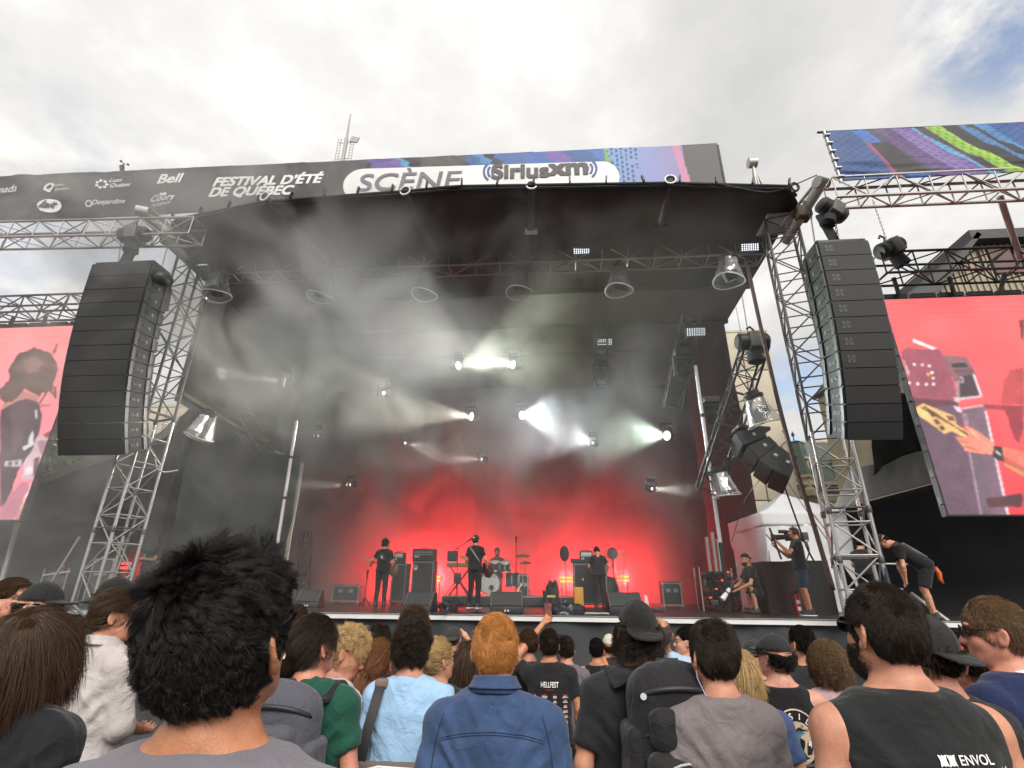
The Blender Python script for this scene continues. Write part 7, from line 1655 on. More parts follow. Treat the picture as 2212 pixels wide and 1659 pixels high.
# camera operator
r, P, o, V, F = person('camera operator in black tee, navy shorts and headset facing left', 1712, 1137, 12.05, rad(78), (rad(2), rad(0), 0), 'tan', topcol=BL, bottom=(.022, .032, .055), short=True, hair=('bald', 'grey'), nh=150, vox=.012, base=SZ, arms={1: ((.24, .13, 1.15), (.17, .36, 1.34)), -1: ((.25, .20, 1.20), (.10, .38, 1.45))}, legs={-1: ((.10, .06, .50), (.12, -.02, .09)), 1: ((.12, -.16, .50), (.14, -.40, .09))}, sole=m_white, group=CREW, fingers=True)
m_cam = mat('camera body', (.02, .02, .022), .45); vc = held('video_camera', r, 'black broadcast video camera on the shoulder of the camera operator', 'video camera')
MB().box((.17, -.02, 1.56), (.13, .34, .17)).build('camera_body', m_cam, vc, bevel=.02); MB().box((.17, -.24, 1.55), (.12, .14, .20)).build('battery', mat('battery grey', (.05, .05, .055), .5), vc, bevel=.015); MB().cyl((.17, .14, 1.56), (.17, .36, 1.55), .05, .062, 14).cyl((.17, .36, 1.55), (.17, .42, 1.55), .075, .08, 14).build('lens', m_cam, vc, 'auto')
MB().cyl((.03, .12, 1.66), (.03, .28, 1.66), .036, .04, 12).box((.1, .12, 1.66), (.16, .05, .05)).build('viewfinder', m_cam, vc, 'auto'); MB().box((.17, -.03, 1.67), (.03, .26, .03)).build('handle', m_cam, vc, bevel=.008); MB().box((.17, -.25, 1.47), (.125, .13, .03)).build('label', m_tagw, vc)
rod('zoom_grip', (.17, .38, 1.40), (.13, .52, 1.62), .012, M_BLACK, vc)
hs = P.Rh; MB().tube([hs @ np.array(q)+P.th for q in ((-.088, -.005, 1.64), (-.085, -.005, 1.71), (-.04, -.005, 1.765), (.04, -.005, 1.765), (.085, -.005, 1.71), (.088, -.005, 1.64))], .010, 6).build('headset', M_BLACK, r, True)
for s in (-1, 1): MB().ball(hs @ np.array([s*.09, -.005, 1.632])+P.th, (.03, .04, .045), 10, 8).build('ear_cup', M_BLACK, r, True)
MB().tube([hs @ np.array(q)+P.th for q in ((.09, .01, 1.615), (.085, .07, 1.575), (.05, .115, 1.565))], .006, 5).build('microphone', M_BLACK, r, True)
cable('camera_cable', [at(1740, 1165, Y=12.3), at(1748, 1190, Y=12.4), at(1742, 1215, Y=12.5), at(1752, 1235, Y=12.5)], .014, 'black cable hanging from the back of the video camera')
tag(rod('camera_support', at(1662, 1140, Y=11.95), at(1688, 1208, Y=12.0), .022, mat('dark red cable', (.05, .018, .015), .6)), 'slanting dark red rod in front of the camera operator', 'rod')
# crouching photographer
r, P, o, V, F = person('photographer crouching in black polo and cap holding a white lens', 1607, 1199, 12.5, rad(98), (rad(14), rad(-4), 0), 'fair', ('polo', 'black'), BL, (.035, .036, .03), True, ('short', 'dark'), 300, .012, SZ, CREW, True, stature=1.80, pelvis=(0, -.10, -.53), lean=rad(8), arms={1: ((.24, .14, 1.17), (.10, .40, 1.10)), -1: ((.24, .16, 1.15), (.08, .42, 1.06))}, legs={-1: ((.13, .40, .42), (.13, .02, .10)), 1: ((.20, .32, .34), (.16, -.16, .10))}, cap='back', capcol=(.012, .012, .013))
r.location.z = SZ; beard(r, P, HC['brown'], .012, 300)
pc = held('photo_camera', r, 'photo camera with a large white lens in the hands of the crouching photographer', 'camera'); w = (P.wr[1]+P.wr[-1])/2+np.array([0, .08, .0])
MB().box(w, (.15, .08, .11)).build('camera_body', M_BLACK, pc, bevel=.015); MB().cyl(w+[0, .04, 0], w+[-.02, .16, -.12], .042, .045, 14).cyl(w+[-.02, .16, -.12], w+[-.03, .25, -.21], .05, .06, 14).build('lens', m_white, pc, 'auto'); MB().cyl(w+[-.012, .11, -.07], w+[-.016, .13, -.09], .053, .053, 14).build('lens_ring', M_BLACK, pc)
MB().tube([P.Rh @ np.array([.05, .0, 1.52])+P.th, (w+P.sh[1])/2+[0, .05, 0], w+[.05, 0, .05]], .008, 5).build('neck_strap', mat('tan strap', (.3, .2, .08), .7), pc, True)
# worker bending behind the right tower
r, P, o, V, F = person('worker in black bending forward behind the right tower with orange cloth', 1893, 1163, 11.1, rad(66), (0, rad(-10), 0), 'fair', topcol=BL, bottom=(.02, .02, .02), short=True, hair=('short', 'dark'), nh=300, vox=.013, base=SZ, stature=1.86, lean=rad(48), pelvis=(0, -.1, -.05), arms={1: ((.24, .24, 1.20), (.16, .38, 1.06)), -1: ((.24, .24, 1.2), (.16, .4, 1.06))}, legs={1: ((.12, -.02, .48), (.14, -.28, .09)), -1: ((.12, .12, .48), (.12, -.02, .09))}, cap='front', capcol=BL, group=CREW)
hp_ = P.pel+np.array([.14, -.16, .92]); MB().tube([hp_, hp_+[.02, -.03, -.10], hp_+[.02, -.02, -.2], hp_+[.03, -.05, -.28]], [.025, .045, .04, .02], 8).build('orange_cloth', mat('orange cloth', (.62, .10, .02), .7, var=.2), r, True)
for s in (-1, 1): MB().tube([P.Ru @ np.array(q)+P.tu for q in ((s*.05, -.14, 1.4), (s*.07, -.15, 1.2), (s*.1, -.145, 1.0))], .012, 5).build('harness_strap', mat('grey strap', (.2, .2, .2), .7), r, True)
person('worker in a dark tee half hidden behind the right tower bars', 1858, 1166, 12.1, rad(-50), (0, rad(-15), 0), 'fair', topcol=(.02, .02, .022), bottom=BL, hair=('crop', 'dark'), nh=200, vox=.016, base=SZ, lean=rad(12), arms={1: 'front', -1: 'front'}, group=CREW, cap='front', capcol=BL)
r, P, o, V, F = person('crew member with green badge and bare forearms beside the left tower', 336, 1156, 12.9, rad(165), (rad(20), rad(-8), 0), 'fair', topcol=(.02, .02, .022), bottom=BL, hair=('short', 'brown'), nh=200, vox=.014, base=SZ, arms={1: 'front', -1: 'crossed'}, group=CREW)
MB().tube([P.Ru @ np.array(q)+P.tu for q in ((-.06, .06, 1.47), (-.02, .135, 1.36), (.0, .145, 1.26))], .008, 5).build('lanyard', mat('blue lanyard', (.2, .3, .5), .7), r); MB().box(P.Ru @ np.array([0, .155, 1.22])+P.tu, (.07, .01, .10)).build('badge', mat('green badge', (.05, .45, .15), .5), r)
# ================================================================== THE CROWD
CR = 'people watching from the square'
def ribbon(path, w, t, ax=(1, 0, 0)):
    Q = [np.array(q, float) for q in path]; n = len(Q); ax = np.array(ax, float); vs = []
    for i, q in enumerate(Q):
        d = Q[min(i+1, n-1)]-Q[max(i-1, 0)]; nz = np.cross(d, ax); nz /= np.linalg.norm(nz)+1e-9; s_ = np.cross(nz, d); s_ /= np.linalg.norm(s_)+1e-9
        vs += [q+s_*w/2+nz*t/2, q-s_*w/2+nz*t/2, q-s_*w/2-nz*t/2, q+s_*w/2-nz*t/2]
    fs = [(4*i+k, 4*i+(k+1) % 4, 4*i+4+(k+1) % 4, 4*i+4+k) for i in range(n-1) for k in range(4)]+[(3, 2, 1, 0), (4*n-4, 4*n-3, 4*n-2, 4*n-1)]
    return MB().add(vs, fs)
def smooth_path(P, m=5):
    P = [np.array(p, float) for p in P]; out = []
    for i in range(len(P)-1):
        p0, p1, p2, p3 = P[max(i-1, 0)], P[i], P[i+1], P[min(i+2, len(P)-1)]
        for k in range(m): t = k/m; out.append(.5*((2*p1)+(p2-p0)*t+(2*p0-5*p1+4*p2-p3)*t*t+(3*p1-p0-3*p2+p3)*t**3))
    return out+[P[-1]]
def backpack(root, P, label, m, m2, w=.33, h=.50, d=.20, zc=1.20, shift=0., sub=1, vox=.009):
    t = held('backpack', root, label, 'backpack'); f = Field((-.3, -.55, .75), (.3, .22, 1.66), vox); f.frame(P.Ru, P.tu); c = np.array([shift, -.14-d/2, zc])
    f.box(c, (w/2, d/2, h/2), .085); f.ell(c+[0, -.01, h*.42], (w*.42, d*.46, .09), .05)
    V, F = f.surf(); V = wrinkle(relax(V, F, 2), F, .004, 7); b = mesh_np('bag_body', V, F, m, t)
    def part(nm, fn, mm, par=None):
        f = Field((-.3, -.62, .75), (.3, .22, 1.66), vox); f.frame(P.Ru, P.tu); fn(f); V, F = f.surf(); return mesh_np(nm, wrinkle(relax(V, F, 2), F, .003, 5), F, mm, par or t)
    pk = part('pocket', lambda f: f.box(c+[0, -d*.5-.012, -h*.18], (w*.42, .05, h*.27), .05), m2)
    part('pocket', lambda f: f.box(c+[0, -d*.5+.0, h*.2], (w*.36, .045, h*.12), .04), m)
    for s in (-1, 1): part('side_panel', lambda f: f.box(c+[s*w*.47, 0, -h*.12], (.035, d*.4, h*.32), .03), m)
    for q, zz in ((.33, 1), (.10, 1), (-.02, 1)):
        pts = [P.Ru @ (c+np.array([w*.46*math.sin(a), -d*.5*math.cos(a*.9)-.02, h*q+.05*math.cos(a)*1.2]))+P.tu for a in np.linspace(-1.35, 1.35, 14)]
        MB().tube(pts, .011, 6).build('zip_band', M_BLACK, t, True)
    pts = [P.Ru @ (c+np.array([w*.36*math.sin(a), -d*.5-.058, -h*.18+h*.26*math.cos(a)*.6+.04]))+P.tu for a in np.linspace(-1.4, 1.4, 14)]; MB().tube(pts, .005, 6).build('piping', mat('reflective piping', (.4, .4, .38), .4), t, True)
    MB().tube([P.Ru @ (c+np.array(q))+P.tu for q in ((-.05, .06, h*.5), (-.04, .03, h*.56), (.04, .03, h*.56), (.05, .06, h*.5))], .012, 6).build('grab_handle', M_BLACK, t, True)
    for s in (-1, 1):
        path = [(shift*.6+s*.09, -.155, zc+h*.42), (s*.115, -.105, 1.44), (s*.128, -.02, 1.492), (s*.135, .07, 1.46), (s*.14, .135, 1.38), (s*.155, .14, 1.25), (s*.18, .06, 1.12), (s*.17, -.08, 1.05)]
        ribbon([P.Ru @ q+P.tu for q in smooth_path(path)], .068, .016).build('shoulder_strap', m2 if s > 0 else m, t, 'auto')
    return t, c
# -- far rows first
person('person in a black cap and black top standing behind the white shirt', 258, 1250, 3.3, rad(-10), (rad(-20), 0, 0), topcol=BL, bottom=NAVY, hair=('mop', 'dark'), nh=900, group=CR, cap='back', capcol=(.014, .013, .012))
person('short haired bearded man tilting back his head at the far left edge', 28, 1254, 3.05, rad(-60), (rad(-20), rad(12), 0), 'ruddy', topcol=(.03, .035, .05), bottom=NAVY, hair=('crop', 'brown'), nh=1500, group=CR, vox=.010)
b = bpy.data.objects['person.%03d' % (len([o for o in bpy.data.objects if o.name.startswith('person')])-1)]
person('man in a black cap with its brim pointing right at far left', 98, 1261, 2.75, rad(-50), (rad(-25), rad(0), 0), 'pale', topcol=(.03, .03, .035), bottom=NAVY, hair=('short', 'dark'), nh=900, group=CR, vox=.010, cap='front', capcol=(.016, .016, .018))
m_stripe = cloth('striped shirt', (.5, .5, .55))
def _stripes():
    t = m_stripe.node_tree; b = t.nodes['Principled BSDF']; co = N(t, 'ShaderNodeTexCoord'); w = N(t, 'ShaderNodeTexWave', bands_direction='X'); w.inputs['Scale'].default_value = 18; L(t, co.outputs['Object'], w.inputs['Vector']); r = ramp(t, w.outputs[0], [(.4, (.6, .6, .65)), (.6, (.03, .035, .10))]); L(t, r.outputs[0], b.inputs['Base Color'])
_stripes()
person('person in a striped shirt mostly hidden behind the near dark haired man', 640, 1311, 3.2, rad(0), (0, 0, 0), topcol=(.5, .5, .5), bottom=NAVY, hair=('short', 'brown'), nh=500, group=CR, topmat=m_stripe)
person('person with curly brown mop of hair in front of the light blue shirt', 896, 1323, 3.7, rad(0), (rad(5), 0, 0), topcol=(.03, .03, .035), bottom=NAVY, hair=('curly', 'brown'), nh=2600, group=CR, hkw=dict(top=.045, thick=.028))
person('person with long dark hair left of the auburn ponytail', 822, 1352, 4.3, rad(5), (rad(0), 0, 0), topcol=BL, bottom=NAVY, hair=('curlylong', 'dark'), nh=1600, group=CR)
person('dark haired person at the skirt left of the long dark hair', 752, 1347, 4.6, rad(0), (rad(-30), 0, 0), topcol=BL, bottom=NAVY, hair=('messy', 'dark'), nh=900, group=CR)
person('person with long blond ponytail in a black tee right of the light blue shirt', 948, 1383, 3.3, rad(-10), (rad(-35), 0, 0), 'fair', topcol=(.02, .02, .02), bottom=NAVY, hair=('pony', 'blond'), nh=2200, group=CR, female=True, hkw=dict(tie=(-.01, -.11, 1.66), length=.34))
person('man in a dark cap and black tee far ahead left of the ginger man', 980, 1354, 5.6, rad(3), (rad(-5), 0, 0), 'fair', topcol=(.016, .016, .018), bottom=NAVY, hair=('short', 'grey'), nh=400, group=CR, cap='back', capcol=(.035, .033, .033), arms={1: ((.36, .05, 1.40), (.16, .16, 1.62))})
person('person with very long brown hair in black left of the ginger man', 1018, 1388, 4.0, rad(0), (rad(0), 0, 0), topcol=BL, bottom=NAVY, hair=('long', 'brown'), nh=2200, group=CR, hkw=dict(length=.42))
person('brown haired man in an olive tee right of the ginger man', 1140, 1362, 4.7, rad(10), (rad(35), 0, 0), 'fair', topcol=(.035, .035, .028), bottom=NAVY, hair=('crop', 'brown'), nh=900, group=CR)
# man filming with a phone
r, P, o, V, F = person('man in a black list printed tee holding a phone up in his left hand', 1186, 1362, 4.45, rad(0), (rad(2), rad(10), 0), 'tan', topcol=(.014, .014, .015), bottom=(.05, .055, .06), hair=('crop', 'dark'), nh=1500, vox=.010, group=CR, fingers=True, arms={-1: ((-.325, .10, 1.50, 0), (-.06, .34, 1.80, 0)), 1: 'down'}, curl=(.9, .5))
ph = held('phone', r, 'phone held up by the man in the list printed tee', 'phone'); w = P.wr[-1]+np.array([.045, .06, .10]); MB().box(w, (.082, .012, .17)).build('phone_body', M_BLACK, ph, bevel=.006); MB().box(w+[0, -.0075, 0], (.072, .003, .15)).build('phone_screen', mat('phone picture', (.05, .02, .02), .2, emit=(.10, .03, .03), estr=1.), ph); MB().box(w+[.025, -.0098, .066], (.008, .002, .005)).build('red_dot', mat('red indicator', (1, .1, .05), .4, emit=(1, .06, .03), estr=1.2), ph)
bv = BVHTree.FromPolygons([tuple(v) for v in V], [tuple(q) for q in F])
def tshirt_text(txt, x, z, size, m, bold=.01, sx=1., nm='lettering'):
    q, fc = text_mesh(txt, size, bold); return print_on(V, F, [(x+a*sx, z+b_) for a, b_, _ in q], fc, m, o, nm, .006, bv)
tshirt_text('HELLFEST', 0, 1.315, .060, m_white, .02, .62); tshirt_text('OPEN AIR', 0, 1.29, .018, mat('red print', (.4, .03, .02), .6), .0, 1)
m_redp = mat('red print', (.4, .03, .02), .6); rr = random.Random(4); mbw, mbr = MB(), MB()
for ci, cx in enumerate((-.135, -.045, .045, .135)):
    for k in range(9):
        z = 1.245-k*.037; w_ = rr.uniform(.035, .06)
        for j, (mm, dz_) in enumerate(((mbr, .011), (mbw, .0), (mbw, -.010))):
            wj = w_*rr.uniform(.5, 1); nseg = rr.randint(3, 6); x = cx-wj/2
            for s_ in range(nseg):
                ww = wj/nseg; a_ = [(x, z+dz_), (x+ww*.72, z+dz_), (x+ww*.72, z+dz_+.006), (x, z+dz_+.006)]; pts = []
                for (px_, pz_) in a_:
                    h = bv.ray_cast(Vector((px_, -1, pz_)), Vector((0, 1, 0))); pts.append((px_, (h[0].y if h[0] is not None else -.12)-.006, pz_))
                mm.add(pts, [(0, 1, 2, 3)]); x += ww
for mm, m_, nm in ((mbw, m_white, 'printed_list'), (mbr, m_redp, 'printed_headings')): q = mm.build(nm, m_, o); q['kind'] = 'stuff'
MB().tube([P.wr[1]+np.array([.033*math.cos(a), .033*math.sin(a), 0]) for a in np.linspace(0, 6.28, 12, endpoint=False)], .006, 5, True).build('wristband', mat('blue wristband', (.1, .25, .6), .5), r)
person('person in a grey violet tee beside the man with the phone', 1222, 1377, 5.1, rad(-5), (rad(5), 0, 0), topcol=(.14, .12, .14), bottom=NAVY, hair=('messy', 'dark'), nh=900, group=CR)
person('person in a cream cap far ahead right of the phone', 1316, 1372, 5.8, rad(0), (rad(0), rad(15), 0), topcol=(.03, .03, .03), bottom=NAVY, hair=('short', 'brown'), nh=300, group=CR, cap='front', capcol=(.55, .52, .40))
person('person in black filming left of the cream cap', 1288, 1380, 5.5, rad(-10), (rad(0), 0, 0), 'tan', ('tank', 'blk'), BL, NAVY, hair=('crop', 'black'), nh=400, group=CR, arms={-1: 'face', 1: 'face'})
person('balding man in a light blue polo shirt near the stage', 1427, 1336, 4.5, rad(4), (rad(0), rad(8), 0), 'tan', ('polo', 'light blue'), (.36, .50, .66), NAVY, hair=('bald', 'grey'), nh=900, vox=.010, group=CR)
person('dark haired man in black seen in profile right of the balding man', 1480, 1357, 5.0, rad(50), (rad(35), 0, 0), 'pale', ('tank', 'blk'), BL, NAVY, hair=('crop', 'black'), nh=700, group=CR, vox=.010)
person('person with blond hair in a blue tee hidden behind the taupe shirt', 1592, 1408, 2.95, rad(0), (rad(-15), 0, 0), topcol=(.055, .085, .20), bottom=NAVY, hair=('long', 'blond'), nh=1200, group=CR, hkw=dict(length=.2))
r, P, *_ = person('bearded man in dark cap looking left beside the tank top', 1632, 1384, 3.9, rad(45), (rad(40), 0, 0), 'ruddy', topcol=BL, bottom=NAVY, hair=('short', 'dark'), nh=500, group=CR, vox=.010, cap='front', capcol=(.03, .03, .032)); beard(r, P, HC['dark'], .010, 500)
person('dark short haired person near the skirt above the curly brown hair', 1728, 1355, 4.2, rad(10), (rad(10), 0, 0), topcol=(.02, .02, .022), bottom=NAVY, hair=('crop', 'black'), nh=1100, group=CR, vox=.010)
r, P, o, V, F = person('person with big curly light brown hair in a pink tee', 1782, 1392, 3.45, rad(-15), (rad(5), 0, 0), 'fair', topcol=(.62, .42, .46), bottom=NAVY, hair=('curlylong', 'light'), nh=4200, group=CR, vox=.010, female=True, hkw=dict(thick=.03, top=.03))
ribbon([P.Ru @ q+P.tu for q in smooth_path(((.15, -.155, 1.20), (.14, -.15, 1.34), (.13, -.115, 1.44), (.128, -.02, 1.498), (.13, .09, 1.45), (.14, .14, 1.3)))], .075, .014).build('blue_strap', cloth('denim blue', (.03, .06, .12)), r, 'auto')
person('dark haired person in a grey tee between the cap and the navy sweater', 2072, 1373, 2.7, rad(15), (rad(30), 0, 0), 'ruddy', topcol=(.055, .055, .065), bottom=NAVY, hair=('crop', 'dark'), nh=1500, group=CR, vox=.010)
# -- middle rows
r, P, o, V, F = person('person in a pale cotton shirt and blue jeans with a low ponytail', 268, 1277, 2.85, rad(-16), (rad(-38), rad(-6), 0), 'fair', ('rolled', 'pale shirt'), (.46, .42, .41), JEAN, hair=('pony', 'brown'), nh=3500, vox=.009, group=CR, hem=1.0, loose=.035, amp=.012, hkw=dict(tie=(-.02, -.115, 1.60), length=.12), arms={1: 'front', -1: 'front'}, fingers=True)
m_belt = mat('brown belt', (.04, .018, .012), .5); f = Field((-.25, -.25, .9), (.25, .25, 1.1), .01); f.loft([(.965, .176, .122, -.01), (1.005, .176, .122, -.01)], 0); Vb, Fb = f.surf(); mesh_np('belt', Vb, Fb, m_belt, r)
m_pale = cloth('pale shirt collar', (.48, .45, .43))
def collar(r, P, V, F, m, yoke=None, h=.045, rr_=.078, seamm=None):
    def fn(a, b):
        an = a*2*math.pi+math.pi/2; lift = .03*np.sin(an-math.pi/2-math.pi)*0; rad_ = rr_+.012*(1-b)+.006*np.sin(b*3.14); z = 1.488+h*b+.012*np.cos(an+math.pi/2); q = np.stack([rad_*np.cos(an)*.98, -.016+rad_*np.sin(an)*1.0-.02*b*0, z-.035*(np.sin(an) > .6)*(np.sin(an)-.6)], 1); return q @ P.Ru.T+P.tu
    c = grid_obj('collar', 48, 8, fn, m, r, thick=.006)
    def fn2(a, b):
        an = a*2*math.pi+math.pi/2; rad_ = rr_+.004+.022*(1-b)**1.5; z = 1.488+h-.040*(1-b)+.012*np.cos(an+math.pi/2)-.0; q = np.stack([rad_*np.cos(an)*.98, -.016+rad_*np.sin(an), z-.035*(np.sin(an) > .6)*(np.sin(an)-.6)], 1); return q @ P.Ru.T+P.tu
    grid_obj('collar_fold', 48, 8, fn2, m, r, thick=.005)
    sm = seamm or m
    if yoke:
        for dz in (0, -.008): seam_on(V, F, [(x, yoke+dz-.035*(x/.2)**2*1.0+.0) for x in np.linspace(-.19, .19, 26)], .002, sm, r)
collar(r, P, V, F, m_pale, 1.375)
# green tee with grey backpack
r, P, o, V, F = person('person in a green tee with dark hair in a low bun', 682, 1335, 2.42, rad(2), (rad(-32), rad(2), 0), 'ruddy', ('tee', 'green'), (.012, .075, .050), JEAN, hair=('bun', 'dark'), nh=5000, vox=.009, group=CR, hem=.88, amp=.012, hkw=dict(tie=(-.035, -.115, 1.555), thick=.016, top=.022), fingers=True)
m_bpg = cloth('grey pack', (.085, .085, .105), .8); m_bpk = cloth('black pack', (.015, .015, .016), .75)
bp, c = backpack(r, P, 'grey and black backpack with a small badge on the green tee', m_bpg, m_bpk, shift=-.02, zc=1.21, h=.56, w=.37)
pl = P.Ru @ (c+np.array([.0, -.168, .005]))+P.tu; MB().box(pl, (.062, .004, .034)).build('badge', m_tagw, bp); MB().box(pl-np.array([0, .003, 0]), (.054, .004, .027)).build('badge_field', M_BLACK, bp); q, fc = text_mesh('TOTTO', .022, .05, .2); MB().add([(pl[0]+x, pl[1]-.0065, pl[2]+z-.007) for x, z, _ in q], fc).build('lettering', m_tagw, bp)
MB().lathe([(.013, 0), (.013, .006)], P.Ru @ (c+np.array([.12, -.15, -.19]))+P.tu, (0, -1, 0), 12).build('pin_badge', m_tagw, bp); MB().lathe([(.006, 0), (.006, .009)], P.Ru @ (c+np.array([.12, -.15, -.19]))+P.tu, (0, -1, 0), 10).build('pin_mark', m_redp, bp)
r, P, *_ = person('person with curly blond updo leaning right with lips parted', 772, 1362, 2.9, rad(-35), (rad(-42), rad(-20), 0), 'ruddy', topcol=(.55, .55, .56), bottom=NAVY, hair=('curly', 'blond'), nh=3500, vox=.009, group=CR, female=True, hkw=dict(top=.02, thick=.014), lean=rad(6))
fr = mat('thin frame', (.05, .05, .05), .3)
m_rib2 = cloth('ribbed white', (.58, .60, .64))
person('person with an auburn ponytail in a ribbed white long sleeve top', 824, 1386, 3.0, rad(-8), (rad(-10), 0, 0), 'pale', ('long', 'ribbed'), (.58, .60, .64), JEAN, hair=('pony', 'auburn'), nh=3500, vox=.009, group=CR, female=True, hkw=dict(tie=(-.03, -.112, 1.595), length=.22, thick=.012), topmat=m_rib2, amp=.010)
# light blue tee
r, P, o, V, F = person('man in a light blue tee with dark curly hair and a brown bag', 893, 1348, 2.85, rad(0), (rad(-3), rad(2), 0), 'fair', ('tee', 'light blue tee'), (.34, .53, .76), JEAN, hair=('curly', 'dark'), nh=6000, vox=.009, group=CR, hem=.88, amp=.010, hkw=dict(thick=.018, top=.028))
bg_ = held('shoulder_bag', r, 'brown shoulder bag with black strap on the light blue tee', 'bag'); f = Field((-.4, -.5, .7), (.3, .1, 1.25), .009); f.frame(); f.box((-.03, -.235, 1.0), (.19, .055, .155), .03); Vb, Fb = f.surf(); mesh_np('bag_body', wrinkle(relax(Vb, Fb, 1), Fb, .004, 3), Fb, cloth('taupe canvas', (.15, .105, .09)), bg_)
f = Field((-.4, -.5, .7), (.3, .1, 1.25), .009); f.frame(); f.box((-.175, -.23, 1.0), (.06, .05, .155), .03); Vb, Fb = f.surf(); mesh_np('side_gusset', wrinkle(relax(Vb, Fb, 1), Fb, .004, 4), Fb, cloth('tan canvas', (.20, .14, .115)), bg_)
MB().tube([(-.115, -.295, .86), (-.117, -.297, 1.1), (-.10, -.296, 1.145), (-.05, -.296, 1.155), (.14, -.296, 1.15)], .006, 6).build('white_piping', m_white, bg_, True)
ribbon(smooth_path([(-.165, -.235, 1.12), (-.155, -.205, 1.25), (-.14, -.155, 1.38), (-.135, -.11, 1.45), (-.13, -.02, 1.498), (-.135, .07, 1.46), (-.13, .13, 1.38)]), .052, .010).build('strap', M_BLACK, bg_, 'auto'); MB().box((-.163, -.222, 1.13), (.075, .02, .045)).build('buckle', m_tagw, bg_, bevel=.006); MB().box((-.133, -.08, 1.47), (.075, .05, .05)).build('shoulder_pad', cloth('tan canvas', (.2, .14, .115)), bg_, bevel=.015)
# backward cap with black backpack
r, P, o, V, F = person('man in a backward black cap with long hair and black tee', 1375, 1300, 2.5, rad(6), (rad(4), rad(4), 0), 'fair', ('tee', 'washed black'), (.018, .018, .021), (.02, .02, .022), hair=('curlylong', 'dark'), nh=3500, vox=.009, group=CR, hem=.85, amp=.012, fingers=True, cap='back', capcol=(.014, .013, .012), hkw=dict(length=.14, thick=.010, top=.004), loose=.03, wide=1.08, sleeve=.75)
bp, c = backpack(r, P, 'worn black backpack on the man in the backward cap', cloth('black pack', (.015, .015, .016), .75), cloth('black pack panel', (.019, .019, .02), .75), shift=.06, zc=1.22, h=.58, w=.36, d=.22)
MB().lathe([(.012, 0), (.012, .006)], P.Ru @ (c+np.array([-.14, -.10, .22]))+P.tu, (-.4, -1, 0), 10).build('pin_badge', m_tagw, bp)
# tank top with round print
r, P, o, V, F = person('man in a dark cap and black tank top with a round wave print', 1672, 1372, 3.25, rad(-4), (rad(32), rad(4), 0), 'pale', ('tank', 'print tank'), (.010, .010, .011), NAVY, hair=('mop', 'black'), nh=2500, vox=.009, group=CR, cap='front', capcol=(.022, .021, .024), fingers=False, amp=.009, hkw=dict(top=.004, thick=.014))
bv = BVHTree.FromPolygons([tuple(v) for v in V], [tuple(q) for q in F])
def pr(poly, m, nm, off): return print_on(V, F, poly, [tuple(range(len(poly)))[::-1]], m, o, nm, off, bv)
m_crm = mat('cream print', (.60, .47, .34), .6); m_wave = mat('teal print', (.05, .17, .24), .6, var=.2, vscale=60); cz = 1.215
def ringband(x0, z0, r0, r1, a0, a1, m, nm, off, sz_=1.25, n=26):
    pts = [(x0+r*math.cos(a), z0+r*sz_*math.sin(a)) for r, aa in ((r1, np.linspace(a0, a1, n)), (r0, np.linspace(a1, a0, n))) for a in aa]; f = [(i, i+1, 2*n-2-i, 2*n-1-i) for i in range(n-1)]; f = [q[::-1] for q in f]; return print_on(V, F, pts, f, m, o, nm, off, bv)
ringband(.015, cz, .128, .134, rad(-60), rad(240), m_crm, 'ring_line', .006)
pr([(.015+.092*math.cos(a), cz+.092*1.15*math.sin(a)) for a in np.linspace(0, 6.28, 30, endpoint=False)], m_crm, 'print_ground', .005)
for i, ch in enumerate('QUIKSILVER'):
    a = rad(205)-i*rad(230)/9; q, fc = text_mesh(ch, .044, .05); x0, z0 = .015+.110*math.cos(a), cz+.110*1.2*math.sin(a); t_ = a-math.pi/2; cx_ = (q[:, 0].min()+q[:, 0].max())/2; cz_ = (q[:, 1].min()+q[:, 1].max())/2
    print_on(V, F, [(x0+(x-cx_)*math.cos(t_)-(z-cz_)*math.sin(t_), z0+(x-cx_)*math.sin(t_)+(z-cz_)*math.cos(t_)) for x, z, _ in q], fc, m_white, o, 'lettering', .007, bv)
wv = [(-.06, -.11), (-.055, -.03), (-.03, .045), (.01, .07), (.05, .055), (.03, .05), (.01, .03), (.005, -.01), (.03, -.06), (.09, -.075), (.07, -.10)]
pr([(.015+x*1.05, cz+z*1.1) for x, z in wv], M_BLACK, 'wave_outline', .0065); pr([(.013+x*.9, cz+z*.93-.004) for x, z in wv[:-3]+[(.03, -.09)]], m_wave, 'wave', .008)
pr([(.05, cz-.055), (.06, cz+.0), (.075, cz+.015), (.09, cz-.005), (.10, cz-.055)], M_BLACK, 'mountain', .0075); pr([(.062, cz-.01), (.068, cz+.008), (.075, cz+.013), (.082, cz+.004), (.079, cz-.025), (.072, cz-.012)], m_white, 'mountain_snow', .009)
for (x, z) in ((-.045, .03), (.03, .082), (.052, .062), (.068, .07)): ringband(.015+x, cz+z, .004, .0065, 0, 6.28, M_BLACK, 'bubble', .008, 1, 8)
